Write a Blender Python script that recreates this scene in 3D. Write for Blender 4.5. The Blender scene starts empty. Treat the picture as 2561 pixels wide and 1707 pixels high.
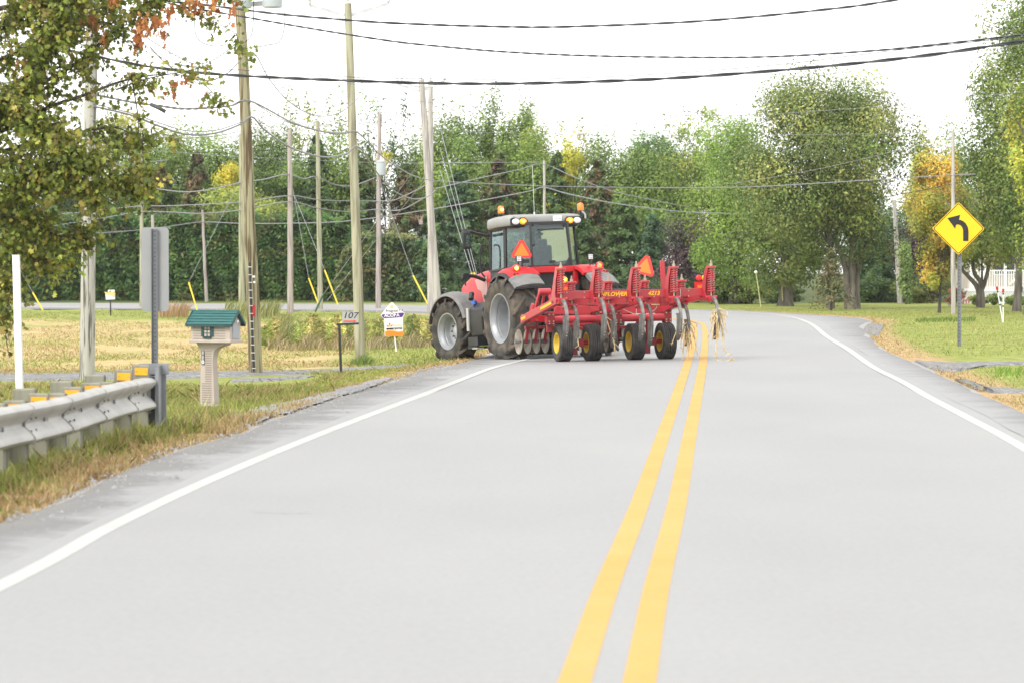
import bpy, bmesh, math, random
import numpy as np
from mathutils import Vector, Matrix

R = math.radians
random.seed(7)
RNG = np.random.default_rng(11)
SC = bpy.context.scene
COL = SC.collection

# ------------------------------------------------------------------ camera
F, CU, CV = 7620.0, 1280.5, 853.5          # focal length and centre of the 2561 x 1707 photo, in its pixels
HZ, CAMZ = 659.0, 2.0                       # horizon row, height of the lens above the road
TH = math.atan((CV - HZ) / F)
cam = bpy.data.objects.new('camera', bpy.data.cameras.new('camera'))
COL.objects.link(cam)
cam.location = (0, 0, CAMZ)
cam.rotation_euler = (R(90) - TH, 0, 0)
cam.data.sensor_width = 36.0
cam.data.lens = F / 2561 * 36.0
cam.data.clip_start = 0.5
cam.data.clip_end = 6000
cam.data.dof.use_dof = True
cam.data.dof.focus_distance = 65.0
cam.data.dof.aperture_fstop = 3.6
SC.camera = cam

# ------------------------------------------------------------------ overcast sky, weak broad sun, exposure
SUN_EL, SUN_AZ = R(42), R(222)             # azimuth clockwise from +Y: light comes from the left, a little from behind the lens
w = bpy.data.worlds.new("World")
SC.world = w
w.use_nodes = True
nt = w.node_tree
nt.nodes.clear()
sky = nt.nodes.new('ShaderNodeTexSky')
sky.sky_type = 'NISHITA'
sky.sun_disc = False
sky.sun_elevation = SUN_EL
sky.sun_rotation = SUN_AZ
sky.air_density = 1.0
sky.dust_density = 2.0
sky.ozone_density = 1.0
hs = nt.nodes.new('ShaderNodeHueSaturation')   # cloud cover takes the colour out of the sky
hs.inputs['Saturation'].default_value = 0.12
hs.inputs['Value'].default_value = 1.0
bg = nt.nodes.new('ShaderNodeBackground')
bg.inputs['Strength'].default_value = 0.15
wo = nt.nodes.new('ShaderNodeOutputWorld')
nt.links.new(sky.outputs[0], hs.inputs['Color'])
cl = nt.nodes.new('ShaderNodeMix'); cl.data_type = 'RGBA'      # even white cloud deck over most of the sky
cl.inputs[0].default_value = 0.75
cl.inputs[7].default_value = (6.4, 6.4, 6.32, 1)
nt.links.new(hs.outputs[0], cl.inputs[6])
nt.links.new(cl.outputs[2], bg.inputs[0])
nt.links.new(bg.outputs[0], wo.inputs[0])
sl = bpy.data.lights.new('sun', 'SUN')
sl.energy = 1.25
sl.angle = R(28)
sl.color = (1.0, 0.96, 0.90)
so = bpy.data.objects.new('sun', sl)
COL.objects.link(so)
sdir = Vector((math.sin(SUN_AZ) * math.cos(SUN_EL), math.cos(SUN_AZ) * math.cos(SUN_EL), math.sin(SUN_EL)))
so.rotation_euler = sdir.to_track_quat('Z', 'Y').to_euler()
SC.view_settings.view_transform = 'Standard'
SC.view_settings.look = 'None'
SC.view_settings.exposure = 1.15
SC.view_settings.gamma = 1.0
SC.cycles.max_bounces = 8
SC.cycles.transparent_max_bounces = 16
SC.cycles.sample_clamp_indirect = 8

# ------------------------------------------------------------------ picture -> world helpers (used only to find where things stand)
def ray(u, v):
    fw = Vector((0, math.cos(TH), -math.sin(TH)))
    up = Vector((0, math.sin(TH), math.cos(TH)))
    return fw * F + Vector((1, 0, 0)) * (u - CU) - up * (v - CV)

def at(u, v, Y):
    d = ray(u, v)
    return Vector((0, 0, CAMZ)) + d * (Y / d.y)

def smooth(a, b, x):
    t = np.clip((np.asarray(x, float) - a) / (b - a), 0, 1)
    return t * t * (3 - 2 * t)

def xc(Y):
    return -0.55 + 0.0692 * np.minimum(Y, 100)

def road_z(X, Y):
    tilt = 0.03 * smooth(56, 70, Y) * (1 - smooth(95, 125, Y))
    return tilt * np.clip(np.asarray(X, float) - xc(Y), -9, 6)

def on_road(u, v, zf=None):
    zf = zf or road_z
    z = 0.0
    d = ray(u, v)
    for _ in range(12):
        t = (z - CAMZ) / d.z
        z = float(zf(d.x * t, d.y * t))
    return Vector((d.x * t, d.y * t, z))

def catmull(pts, n=8):
    pts = [Vector(p) for p in pts]
    out = []
    for i in range(len(pts) - 1):
        p0 = pts[max(i - 1, 0)]; p1 = pts[i]; p2 = pts[i + 1]; p3 = pts[min(i + 2, len(pts) - 1)]
        for k in range(n):
            t = k / n
            out.append(0.5 * ((2 * p1) + (p2 - p0) * t + (2 * p0 - 5 * p1 + 4 * p2 - p3) * t * t + (3 * p1 - p0 - 3 * p2 + p3) * t ** 3))
    out.append(pts[-1])
    return out

# ------------------------------------------------------------------ object helpers
def link(o):
    COL.objects.link(o)
    return o

def tag(o, label=None, cat=None, group=None, kind=None):
    if label: o['label'] = label
    if cat: o['category'] = cat
    if group: o['group'] = group
    if kind: o['kind'] = kind
    return o

def thing(name, label, cat, loc=(0, 0, 0), rotz=0, group=None):
    o = bpy.data.objects.new(name, None)
    o.empty_display_size = 0.2
    link(o)
    o.location = loc
    o.rotation_euler = (0, 0, rotz)
    return tag(o, label, cat, group)

def copy_obj(o, loc=None, parent=None, rot=None):
    c = o.copy()
    link(c)
    if parent is not None: c.parent = parent
    if loc is not None: c.location = loc
    if rot is not None: c.rotation_euler = rot
    return c

def basis(d):
    d = Vector(d).normalized()
    a = Vector((0, 0, 1)) if abs(d.z) < 0.95 else Vector((1, 0, 0))
    x = d.cross(a).normalized()
    y = d.cross(x).normalized()
    return x, y, d

class MB:
    """collects shapes into one mesh"""
    def __init__(s):
        s.v = []; s.f = []
    def add(s, vs, fs):
        b = len(s.v)
        s.v += [tuple(p) for p in vs]
        s.f += [tuple(i + b for i in f) for f in fs]
        return s
    def box(s, c, d, rot=None):
        hx, hy, hz = d[0] / 2, d[1] / 2, d[2] / 2
        vs = [Vector((x, y, z)) for x in (-hx, hx) for y in (-hy, hy) for z in (-hz, hz)]
        if rot is not None: vs = [rot @ p for p in vs]
        c = Vector(c)
        return s.add([p + c for p in vs], [(0, 1, 3, 2), (4, 6, 7, 5), (0, 4, 5, 1), (2, 3, 7, 6), (0, 2, 6, 4), (1, 5, 7, 3)])
    def bar(s, p, q, wd, ht, upv=(0, 0, 1)):
        p = Vector(p); q = Vector(q); d = (q - p).normalized(); upv = Vector(upv)
        x = d.cross(upv)
        if x.length < 1e-4: x = d.cross(Vector((0, 1, 0)))
        x.normalize(); y = x.cross(d).normalized()
        vs = []
        for e in (p, q):
            for sx, sy in ((-1, -1), (1, -1), (1, 1), (-1, 1)):
                vs.append(e + x * sx * wd / 2 + y * sy * ht / 2)
        return s.add(vs, [(3, 2, 1, 0), (4, 5, 6, 7), (0, 1, 5, 4), (1, 2, 6, 5), (2, 3, 7, 6), (3, 0, 4, 7)])
    def tube(s, pts, r, n=8, cap=True):
        pts = [Vector(p) for p in pts]
        rs = r if isinstance(r, (list, tuple)) else [r] * len(pts)
        vs = []; x = None
        for i, p in enumerate(pts):
            d = (pts[min(i + 1, len(pts) - 1)] - pts[max(i - 1, 0)]).normalized()
            if x is None: x, y, _ = basis(d)
            else:
                x = (x - d * x.dot(d)).normalized(); y = d.cross(x).normalized()
            for k in range(n):
                a = 2 * math.pi * k / n
                vs.append(p + (x * math.cos(a) + y * math.sin(a)) * rs[i])
        fs = []
        for i in range(len(pts) - 1):
            for k in range(n):
                a = i * n + k; b = i * n + (k + 1) % n
                fs.append((a, b, b + n, a + n))
        if cap:
            fs.append(tuple(range(n - 1, -1, -1))); fs.append(tuple((len(pts) - 1) * n + k for k in range(n)))
        return s.add(vs, fs)
    def cyl(s, p, q, r, r2=None, n=16):
        return s.tube([p, q], [r, r if r2 is None else r2], n)
    def lathe(s, prof, c=(0, 0, 0), axis='x', n=40, cap=False):
        """prof: (along axis, radius)"""
        vs = []; c = Vector(c)
        for (t, r) in prof:
            for k in range(n):
                a = 2 * math.pi * k / n
                if axis == 'x': p = (t, -r * math.cos(a), r * math.sin(a))
                elif axis == 'y': p = (r * math.cos(a), t, r * math.sin(a))
                else: p = (r * math.cos(a), r * math.sin(a), t)
                vs.append(c + Vector(p))
        fs = []
        for i in range(len(prof) - 1):
            for k in range(n):
                a = i * n + k; b = i * n + (k + 1) % n
                fs.append((a, b, b + n, a + n))
        if cap:
            fs.append(tuple(range(n - 1, -1, -1))); fs.append(tuple((len(prof) - 1) * n + k for k in range(n)))
        return s.add(vs, fs)
    def prism(s, poly, depth, M):
        """poly in local xy, thickened along local z from 0 to depth, mapped by M"""
        n = len(poly)
        vs = [M @ Vector((p[0], p[1], 0)) for p in poly] + [M @ Vector((p[0], p[1], depth)) for p in poly]
        fs = [tuple(range(n - 1, -1, -1)), tuple(range(n, 2 * n))]
        fs += [(i, (i + 1) % n, n + (i + 1) % n, n + i) for i in range(n)]
        return s.add(vs, fs)
    def loft(s, rings, cap=True, close=True):
        n = len(rings[0]); vs = [p for r_ in rings for p in r_]; fs = []
        for i in range(len(rings) - 1):
            for k in range(n if close else n - 1):
                a = i * n + k; b = i * n + (k + 1) % n
                fs.append((a, b, b + n, a + n))
        if cap and close:
            fs.append(tuple(range(n - 1, -1, -1))); fs.append(tuple((len(rings) - 1) * n + k for k in range(n)))
        return s.add(vs, fs)
    def build(s, name, mat, parent=None, smooth_deg=35, bevel=0, loc=None, fix=True):
        me = bpy.data.meshes.new(name)
        me.from_pydata([tuple(p) for p in s.v], [], s.f)
        if fix:
            bm = bmesh.new(); bm.from_mesh(me)
            bmesh.ops.recalc_face_normals(bm, faces=bm.faces)
            bm.to_mesh(me); bm.free()
        if smooth_deg:
            me.polygons.foreach_set('use_smooth', [True] * len(me.polygons))
            me.set_sharp_from_angle(angle=R(smooth_deg))
        me.materials.append(mat)
        o = bpy.data.objects.new(name, me)
        link(o)
        if parent is not None: o.parent = parent
        if loc is not None: o.location = loc
        if bevel:
            m = o.modifiers.new('bevel', 'BEVEL'); m.width = bevel; m.segments = 2; m.limit_method = 'ANGLE'; m.angle_limit = R(40)
        return o

def mesh_np(name, V, Fc, mat, parent=None, attrs=None, loc=None, smooth_it=False):
    """fast mesh from numpy arrays; every face has the same number of corners"""
    me = bpy.data.meshes.new(name)
    n, k = Fc.shape
    me.vertices.add(len(V)); me.vertices.foreach_set('co', np.ascontiguousarray(V, np.float32).ravel())
    me.loops.add(n * k); me.loops.foreach_set('vertex_index', np.ascontiguousarray(Fc, np.int32).ravel())
    me.polygons.add(n)
    me.polygons.foreach_set('loop_start', np.arange(0, n * k, k, dtype=np.int32))
    me.update(calc_edges=True)
    me.validate()
    for nm, arr in (attrs or {}).items():
        a = me.attributes.new(nm, 'FLOAT_COLOR', 'POINT')
        a.data.foreach_set('color', np.ascontiguousarray(arr, np.float32).ravel())
    if smooth_it: me.polygons.foreach_set('use_smooth', [True] * n)
    me.materials.append(mat)
    o = bpy.data.objects.new(name, me)
    link(o)
    if parent is not None: o.parent = parent
    if loc is not None: o.location = loc
    return o

def text_obj(name, txt, size, M, mat, parent, depth=0.002, shear=0.0, xs=1.0, align='CENTER', bold=0.0):
    cu = bpy.data.curves.new(name, 'FONT')
    cu.body = txt; cu.size = size; cu.extrude = depth / 2; cu.shear = shear
    cu.align_x = align; cu.align_y = 'CENTER'; cu.offset = bold
    tmp = link(bpy.data.objects.new(name, cu))
    bpy.context.view_layer.update()
    me = bpy.data.meshes.new_from_object(tmp.evaluated_get(bpy.context.evaluated_depsgraph_get()))
    bpy.data.objects.remove(tmp)
    me.transform(M @ Matrix.Diagonal((xs, 1, 1, 1)))
    me.materials.clear(); me.materials.append(mat)
    me.name = name
    o = link(bpy.data.objects.new(name, me))
    o.parent = parent
    return o

# ------------------------------------------------------------------ materials
MATS = {}
def mat(name, col, rough=0.6, metal=0.0, var=0.0, scale=8.0, bump=0.0, bscale=None, coat=0.0, col2=None, detail=5, stretch=(1, 1, 1), thr=(0.35, 0.65), spec=None):
    if name in MATS: return MATS[name]
    m = bpy.data.materials.new(name); m.use_nodes = True
    t = m.node_tree; b = t.nodes['Principled BSDF']
    b.inputs['Roughness'].default_value = rough
    b.inputs['Metallic'].default_value = metal
    if coat: b.inputs['Coat Weight'].default_value = coat
    if spec is not None: b.inputs['Specular IOR Level'].default_value = spec
    c = (*col, 1.0)
    if var or bump or col2:
        tc = t.nodes.new('ShaderNodeTexCoord'); mp = t.nodes.new('ShaderNodeMapping')
        mp.inputs['Scale'].default_value = stretch
        t.links.new(tc.outputs['Object'], mp.inputs[0])
        nz = t.nodes.new('ShaderNodeTexNoise'); nz.inputs['Scale'].default_value = scale; nz.inputs['Detail'].default_value = detail
        t.links.new(mp.outputs[0], nz.inputs['Vector'])
        if var or col2:
            rp = t.nodes.new('ShaderNodeValToRGB')
            c2 = col2 if col2 else tuple(max(0, x * (1 - var)) for x in col)
            rp.color_ramp.elements[0].position = thr[0]; rp.color_ramp.elements[1].position = thr[1]
            rp.color_ramp.elements[0].color = (*c2, 1)
            rp.color_ramp.elements[1].color = (*(col if col2 else tuple(min(1, x * (1 + var * 0.6)) for x in col)), 1)
            t.links.new(nz.outputs[0], rp.inputs[0]); t.links.new(rp.outputs[0], b.inputs['Base Color'])
        else: b.inputs['Base Color'].default_value = c
        if bump:
            nb = nz
            if bscale:
                nb = t.nodes.new('ShaderNodeTexNoise'); nb.inputs['Scale'].default_value = bscale; nb.inputs['Detail'].default_value = 4
                t.links.new(mp.outputs[0], nb.inputs['Vector'])
            bp = t.nodes.new('ShaderNodeBump'); bp.inputs['Strength'].default_value = bump; bp.inputs['Distance'].default_value = 0.02
            t.links.new(nb.outputs[0], bp.inputs['Height']); t.links.new(bp.outputs[0], b.inputs['Normal'])
    else: b.inputs['Base Color'].default_value = c
    MATS[name] = m
    return m

def emit_mat(name, col, glow, rough=0.3):
    if name in MATS: return MATS[name]
    m = bpy.data.materials.new(name); m.use_nodes = True
    b = m.node_tree.nodes['Principled BSDF']
    b.inputs['Base Color'].default_value = (*col, 1); b.inputs['Roughness'].default_value = rough
    b.inputs['Emission Color'].default_value = (*col, 1); b.inputs['Emission Strength'].default_value = glow
    MATS[name] = m
    return m

def glass_mat(name, tint, refl):
    m = bpy.data.materials.new(name); m.use_nodes = True
    t = m.node_tree; t.nodes.clear()
    o = t.nodes.new('ShaderNodeOutputMaterial'); mx = t.nodes.new('ShaderNodeMixShader')
    tr = t.nodes.new('ShaderNodeBsdfTransparent'); tr.inputs[0].default_value = (*tint, 1)
    gl = t.nodes.new('ShaderNodeBsdfGlossy'); gl.inputs['Roughness'].default_value = 0.04; gl.inputs[0].default_value = (0.60, 0.72, 0.74, 1)
    lw = t.nodes.new('ShaderNodeLayerWeight'); lw.inputs[0].default_value = refl
    t.links.new(lw.outputs['Fresnel'], mx.inputs[0]); t.links.new(tr.outputs[0], mx.inputs[1]); t.links.new(gl.outputs[0], mx.inputs[2])
    t.links.new(mx.outputs[0], o.inputs[0])
    return m

def leaf_mat(name, trans=0.3, rough=0.55):
    """leaf colour = the tree's own colour times the leaf's own tone"""
    m = bpy.data.materials.new(name); m.use_nodes = True
    t = m.node_tree; t.nodes.clear()
    o = t.nodes.new('ShaderNodeOutputMaterial'); mx = t.nodes.new('ShaderNodeMixShader'); mx.inputs[0].default_value = trans
    at_ = t.nodes.new('ShaderNodeAttribute'); at_.attribute_name = 'col'
    p = t.nodes.new('ShaderNodeBsdfPrincipled'); p.inputs['Roughness'].default_value = rough; p.inputs['Specular IOR Level'].default_value = 0.35
    tl = t.nodes.new('ShaderNodeBsdfTranslucent')
    t.links.new(at_.outputs['Color'], p.inputs['Base Color']); t.links.new(at_.outputs['Color'], tl.inputs[0])
    t.links.new(p.outputs[0], mx.inputs[1]); t.links.new(tl.outputs[0], mx.inputs[2]); t.links.new(mx.outputs[0], o.inputs[0])
    MATS[name] = m
    return m
LEAF = leaf_mat('leaf')
BLADE = leaf_mat('grass_blade', 0.35, 0.7)
# ------------------------------------------------------------------ road outline (world), from near to far
def road_pts(px): return [on_road(u, v) for u, v in px]
def V2(lst): return [Vector((a, b, 0)) for a, b in lst]
LEFT_EDGE = V2([(-7.0, -20), (-5.0, 6)]) + road_pts([(-10, 1302), (276, 1180), (470, 1108), (602, 1074), (660, 1043), (730, 1024), (912, 966), (1040, 930), (1133, 908)]) \
    + V2([(-0.7, 72), (0.1, 85), (0.4, 97), (-0.2, 108), (-2.2, 119), (-5.5, 127), (-11, 132), (-23, 136.5), (-45, 142), (-140, 165)])
RIGHT_EDGE = V2([(4.0, -20), (5.2, 10), (6.2, 30)]) + road_pts([(2580, 1033), (2468, 985), (2395, 949), (2304, 908), (2249, 886), (2200, 862)]) \
    + V2([(10.2, 88), (11.6, 98), (12.3, 108), (11.9, 117), (10.3, 127), (7.6, 133.6), (1.5, 141.5), (-5.5, 147.5), (-15, 152.5), (-27, 156), (-50, 162), (-145, 186)])
L_S = catmull(LEFT_EDGE, 10)
R_S = catmull(RIGHT_EDGE, 10)

def resample(pts, n):
    P = np.array([(p[0], p[1]) for p in pts]); seg = np.hypot(*np.diff(P, axis=0).T); s = np.concatenate([[0], np.cumsum(seg)])
    q = np.linspace(0, s[-1], n)
    return np.stack([np.interp(q, s, P[:, 0]), np.interp(q, s, P[:, 1])], 1)

POLY = np.array([(p.x, p.y) for p in L_S] + [(p.x, p.y) for p in reversed(R_S)])

def inside(X, Y, poly):
    X = np.asarray(X, float); Y = np.asarray(Y, float); r = np.zeros(X.shape, bool)
    n = len(poly)
    for i in range(n):
        x1, y1 = poly[i]; x2, y2 = poly[(i + 1) % n]
        if y1 == y2: continue
        c = ((y1 > Y) != (y2 > Y)) & (X < (x2 - x1) * (Y - y1) / (y2 - y1) + x1)
        r ^= c
    return r

def dist_to(X, Y, line):
    X = np.asarray(X, float); Y = np.asarray(Y, float); best = np.full(X.shape, 1e9)
    for i in range(len(line) - 1):
        ax, ay = line[i]; bx, by = line[i + 1]; dx, dy = bx - ax, by - ay
        t = np.clip(((X - ax) * dx + (Y - ay) * dy) / (dx * dx + dy * dy + 1e-9), 0, 1)
        best = np.minimum(best, np.hypot(X - ax - t * dx, Y - ay - t * dy))
    return best
LE_XY = np.array([(p.x, p.y) for p in catmull(LEFT_EDGE, 4)]); RE_XY = np.array([(p.x, p.y) for p in catmull(RIGHT_EDGE, 4)])

def ground_z(X, Y, full=True):
    X = np.asarray(X, float); Y = np.asarray(Y, float)
    z = road_z(X, Y)
    ins = inside(X, Y, POLY)
    dl = dist_to(X, Y, LE_XY); dr = dist_to(X, Y, RE_XY)
    left = (dl < dr)
    near = 1 - smooth(36, 44, Y)
    offl = near * 0.07 * smooth(0.2, 2.0, dl) - (1 - near) * 0.10 * smooth(0, 2.0, dl)
    offr = 0.03 * smooth(0, 3.0, dr)
    lump = 0.02 * np.sin(X * 0.9 + Y * 0.23) * np.sin(Y * 0.41 - X * 0.3) * smooth(1.0, 3.0, np.minimum(dl, dr))
    z = z + np.where(ins, -0.07, -0.02 + np.where(left, offl, offr) + lump)
    return z

def ground_at(u, v):
    return on_road(u, v, lambda X, Y: float(ground_z(np.array([X]), np.array([Y]))[0]))
def gz(X, Y): return float(ground_z(np.array([X]), np.array([Y]))[0])

# ------------------------------------------------------------------ ground sheet
rows = np.concatenate([np.arange(-20, 16, 3), np.arange(16, 60, 0.45), np.arange(60, 100, 0.7), np.arange(100, 170, 1.2), np.arange(170, 320, 8), [340, 400, 600]])
cols = np.linspace(-1, 1, 190)
cols = np.sign(cols) * np.abs(cols) ** 1.25
GX = np.outer(np.where(rows < 1000, 0.26 * np.abs(rows) + 22, rows), cols); GY = np.repeat(rows[:, None], len(cols), 1)
GXf, GYf = GX.ravel(), GY.ravel()
GZf = ground_z(GXf, GYf)
dL = dist_to(GXf, GYf, LE_XY); dR = dist_to(GXf, GYf, RE_XY)
isleft = dL < dR
nz = np.sin(GXf * 1.7 + 3 * np.sin(GYf * 0.13)) * 0.5 + np.sin(GYf * 0.37 + GXf * 0.6) * 0.5
tan_w = np.where(isleft, smooth(62, 70, GYf) * (1 - smooth(112, 124, GYf)) * smooth(-2.6, -5.2, GXf + 0.03 * (GYf - 70)), 0.0)
tan_w = np.maximum(tan_w, np.where(isleft & (GXf < -4.5), smooth(57, 61, GYf) * (1 - smooth(112, 124, GYf)), 0)) * 0.66
tan_w = np.clip(tan_w + np.where(isleft, 0.12, 0.0) * nz, 0, 1)
tan_w = np.where(~isleft, 0.10 + 0.10 * nz, tan_w)
dd = np.minimum(dL, dR)
brown_w = np.clip(1.05 - dd / np.where(isleft, 0.95, 1.2), 0, 1) * np.where((GYf > 124) & isleft, 0.4, 1.0)
wood_w = smooth(158, 170, GYf)
wood_w = np.where(~isleft, np.maximum(wood_w, smooth(150, 158, GYf - 0.3 * np.maximum(GXf - 16, 0))), wood_w)
WTS = np.stack([tan_w, brown_w, wood_w, np.ones_like(tan_w)], 1)
nr, nc = GX.shape
idx = np.arange(nr * nc).reshape(nr, nc)
Fq = np.stack([idx[:-1, :-1], idx[:-1, 1:], idx[1:, 1:], idx[1:, :-1]], -1).reshape(-1, 4)

def ground_material():
    m = bpy.data.materials.new('grassland'); m.use_nodes = True
    t = m.node_tree; b = t.nodes['Principled BSDF']; b.inputs['Roughness'].default_value = 0.95; b.inputs['Specular IOR Level'].default_value = 0.15
    a = t.nodes.new('ShaderNodeAttribute'); a.attribute_name = 'wts'
    sp = t.nodes.new('ShaderNodeSeparateColor'); t.links.new(a.outputs['Color'], sp.inputs[0])
    tc = t.nodes.new('ShaderNodeTexCoord')
    def noise(sc, det=6, st=(1, 1, 1)):
        mp = t.nodes.new('ShaderNodeMapping'); mp.inputs['Scale'].default_value = st
        n = t.nodes.new('ShaderNodeTexNoise'); n.inputs['Scale'].default_value = sc; n.inputs['Detail'].default_value = det; n.inputs['Roughness'].default_value = 0.65
        t.links.new(tc.outputs['Object'], mp.inputs[0]); t.links.new(mp.outputs[0], n.inputs['Vector'])
        return n.outputs[0]
    def ramp(src, stops):
        r_ = t.nodes.new('ShaderNodeValToRGB')
        while len(r_.color_ramp.elements) < len(stops): r_.color_ramp.elements.new(0.5)
        for e, (p, c) in zip(r_.color_ramp.elements, stops): e.position = p; e.color = (*c, 1)
        t.links.new(src, r_.inputs[0]); return r_.outputs[0]
    def thresh(wt, nzs, k=3.0):
        ad = t.nodes.new('ShaderNodeMath'); ad.operation = 'ADD'; t.links.new(wt, ad.inputs[0]); t.links.new(nzs, ad.inputs[1])
        mr = t.nodes.new('ShaderNodeMapRange'); mr.inputs['From Min'].default_value = 0.8; mr.inputs['From Max'].default_value = 1.15
        t.links.new(ad.outputs[0], mr.inputs['Value']); return mr.outputs[0]
    def mix(f, c1, c2):
        x = t.nodes.new('ShaderNodeMix'); x.data_type = 'RGBA'
        t.links.new(f, x.inputs[0]); t.links.new(c1, x.inputs[6]); t.links.new(c2, x.inputs[7]); return x.outputs[2]
    green = ramp(noise(2.2, 9), [(0.28, (0.135, 0.165, 0.035)), (0.5, (0.225, 0.255, 0.062)), (0.72, (0.305, 0.31, 0.11))])
    tan = ramp(noise(3.1, 9, (1, 0.6, 1)), [(0.28, (0.29, 0.215, 0.10)), (0.5, (0.42, 0.32, 0.15)), (0.72, (0.50, 0.42, 0.22))])
    brown = ramp(noise(5.0, 8), [(0.3, (0.27, 0.175, 0.085)), (0.5, (0.38, 0.265, 0.135)), (0.7, (0.45, 0.33, 0.17))])
    wood = ramp(noise(1.2, 8), [(0.35, (0.035, 0.055, 0.018)), (0.65, (0.10, 0.12, 0.04))])
    c = mix(thresh(sp.outputs[0], noise(0.4, 9, (1, 0.35, 1))), green, tan)
    c = mix(thresh(sp.outputs[1], noise(2.0, 8)), c, brown)
    c = mix(sp.outputs[2], c, wood)
    t.links.new(c, b.inputs['Base Color'])
    bp = t.nodes.new('ShaderNodeBump'); bp.inputs['Strength'].default_value = 0.6; bp.inputs['Distance'].default_value = 0.05
    t.links.new(noise(9, 6), bp.inputs['Height']); t.links.new(bp.outputs[0], b.inputs['Normal'])
    return m
ground = mesh_np('ground', np.stack([GXf, GYf, GZf], 1), Fq, ground_material(), attrs={'wts': WTS}, smooth_it=True)
tag(ground, 'wide grassy ground with mown lawn, straw coloured field and dry verges', 'ground', kind='structure')

# ------------------------------------------------------------------ road
def surface_mat(name, stops, scale, scale2, bump, bscale, rough=0.85, stretch=(1, 1, 1), spec=0.3):
    m = bpy.data.materials.new(name); m.use_nodes = True
    t = m.node_tree; b = t.nodes['Principled BSDF']; b.inputs['Roughness'].default_value = rough; b.inputs['Specular IOR Level'].default_value = spec
    tc = t.nodes.new('ShaderNodeTexCoord'); mp = t.nodes.new('ShaderNodeMapping'); mp.inputs['Scale'].default_value = stretch
    t.links.new(tc.outputs['Object'], mp.inputs[0])
    def nz_(s, d):
        n = t.nodes.new('ShaderNodeTexNoise'); n.inputs['Scale'].default_value = s; n.inputs['Detail'].default_value = d; n.inputs['Roughness'].default_value = 0.6
        t.links.new(mp.outputs[0], n.inputs['Vector']); return n.outputs[0]
    ad = t.nodes.new('ShaderNodeMix'); ad.data_type = 'FLOAT'; ad.inputs[0].default_value = 0.45
    t.links.new(nz_(scale, 6), ad.inputs[2]); t.links.new(nz_(scale2, 4), ad.inputs[3])
    r_ = t.nodes.new('ShaderNodeValToRGB')
    while len(r_.color_ramp.elements) < len(stops): r_.color_ramp.elements.new(0.5)
    for e, (p, c) in zip(r_.color_ramp.elements, stops): e.position = p; e.color = (*c, 1)
    t.links.new(ad.outputs[0], r_.inputs[0]); t.links.new(r_.outputs[0], b.inputs['Base Color'])
    bp = t.nodes.new('ShaderNodeBump'); bp.inputs['Strength'].default_value = bump; bp.inputs['Distance'].default_value = 0.01
    t.links.new(nz_(bscale, 3), bp.inputs['Height']); t.links.new(bp.outputs[0], b.inputs['Normal'])
    return m
ASPHALT = surface_mat('asphalt', [(0.30, (0.245, 0.245, 0.248)), (0.5, (0.275, 0.275, 0.275)), (0.7, (0.305, 0.304, 0.298))], 0.22, 22, 0.10, 90, stretch=(1, 0.4, 1))
SHOULDER = surface_mat('shoulder_asphalt', [(0.34, (0.10, 0.10, 0.105)), (0.5, (0.175, 0.173, 0.173)), (0.66, (0.265, 0.262, 0.26))], 0.9, 7, 0.5, 40, stretch=(1, 0.45, 1))
GRAVEL = surface_mat('gravel', [(0.36, (0.09, 0.088, 0.09)), (0.5, (0.175, 0.172, 0.172)), (0.64, (0.33, 0.325, 0.325))], 6, 22, 1.0, 26, stretch=(1, 0.8, 1))
WHITE_PAINT = surface_mat('white_road_paint', [(0.3, (0.36, 0.36, 0.345)), (0.5, (0.41, 0.41, 0.39)), (0.7, (0.44, 0.44, 0.42))], 0.8, 30, 0.2, 80)
YELLOW_PAINT = surface_mat('yellow_road_paint', [(0.3, (0.44, 0.255, 0.06)), (0.5, (0.48, 0.285, 0.08)), (0.7, (0.50, 0.325, 0.12))], 0.6, 26, 0.2, 80)

def ribbon(A, B, nx, lift, name, m, zf=road_z, parent=None, drop=0.0, sides=None):
    """sheet between two lines of equally many points"""
    n = len(A); vs = []
    for k in range(nx + 1):
        f = k / nx
        P = A * (1 - f) + B * f
        ends = np.zeros(n); ends[[0, -1]] = drop
        vs.append(np.stack([P[:, 0], P[:, 1], zf(P[:, 0], P[:, 1]) + (lift if name[-4:] != 'line' else np.where(P[:, 1] < 48, .002, lift)) - (sides.get(k, 0.0) if sides else (drop if k in (0, nx) else ends))], 1))
    Vv = np.concatenate(vs); ii = np.arange((nx + 1) * n).reshape(nx + 1, n)
    Fc = np.stack([ii[:-1, :-1], ii[1:, :-1], ii[1:, 1:], ii[:-1, 1:]], -1).reshape(-1, 4)
    tt = np.repeat(np.arange(nx + 1) / nx, n); al = np.tile(np.arange(n) / n, nx + 1)
    return mesh_np(name, Vv, Fc, m, parent, attrs={'across': np.stack([tt, al, tt * 0, tt * 0 + 1], 1)}, smooth_it=True)

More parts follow.
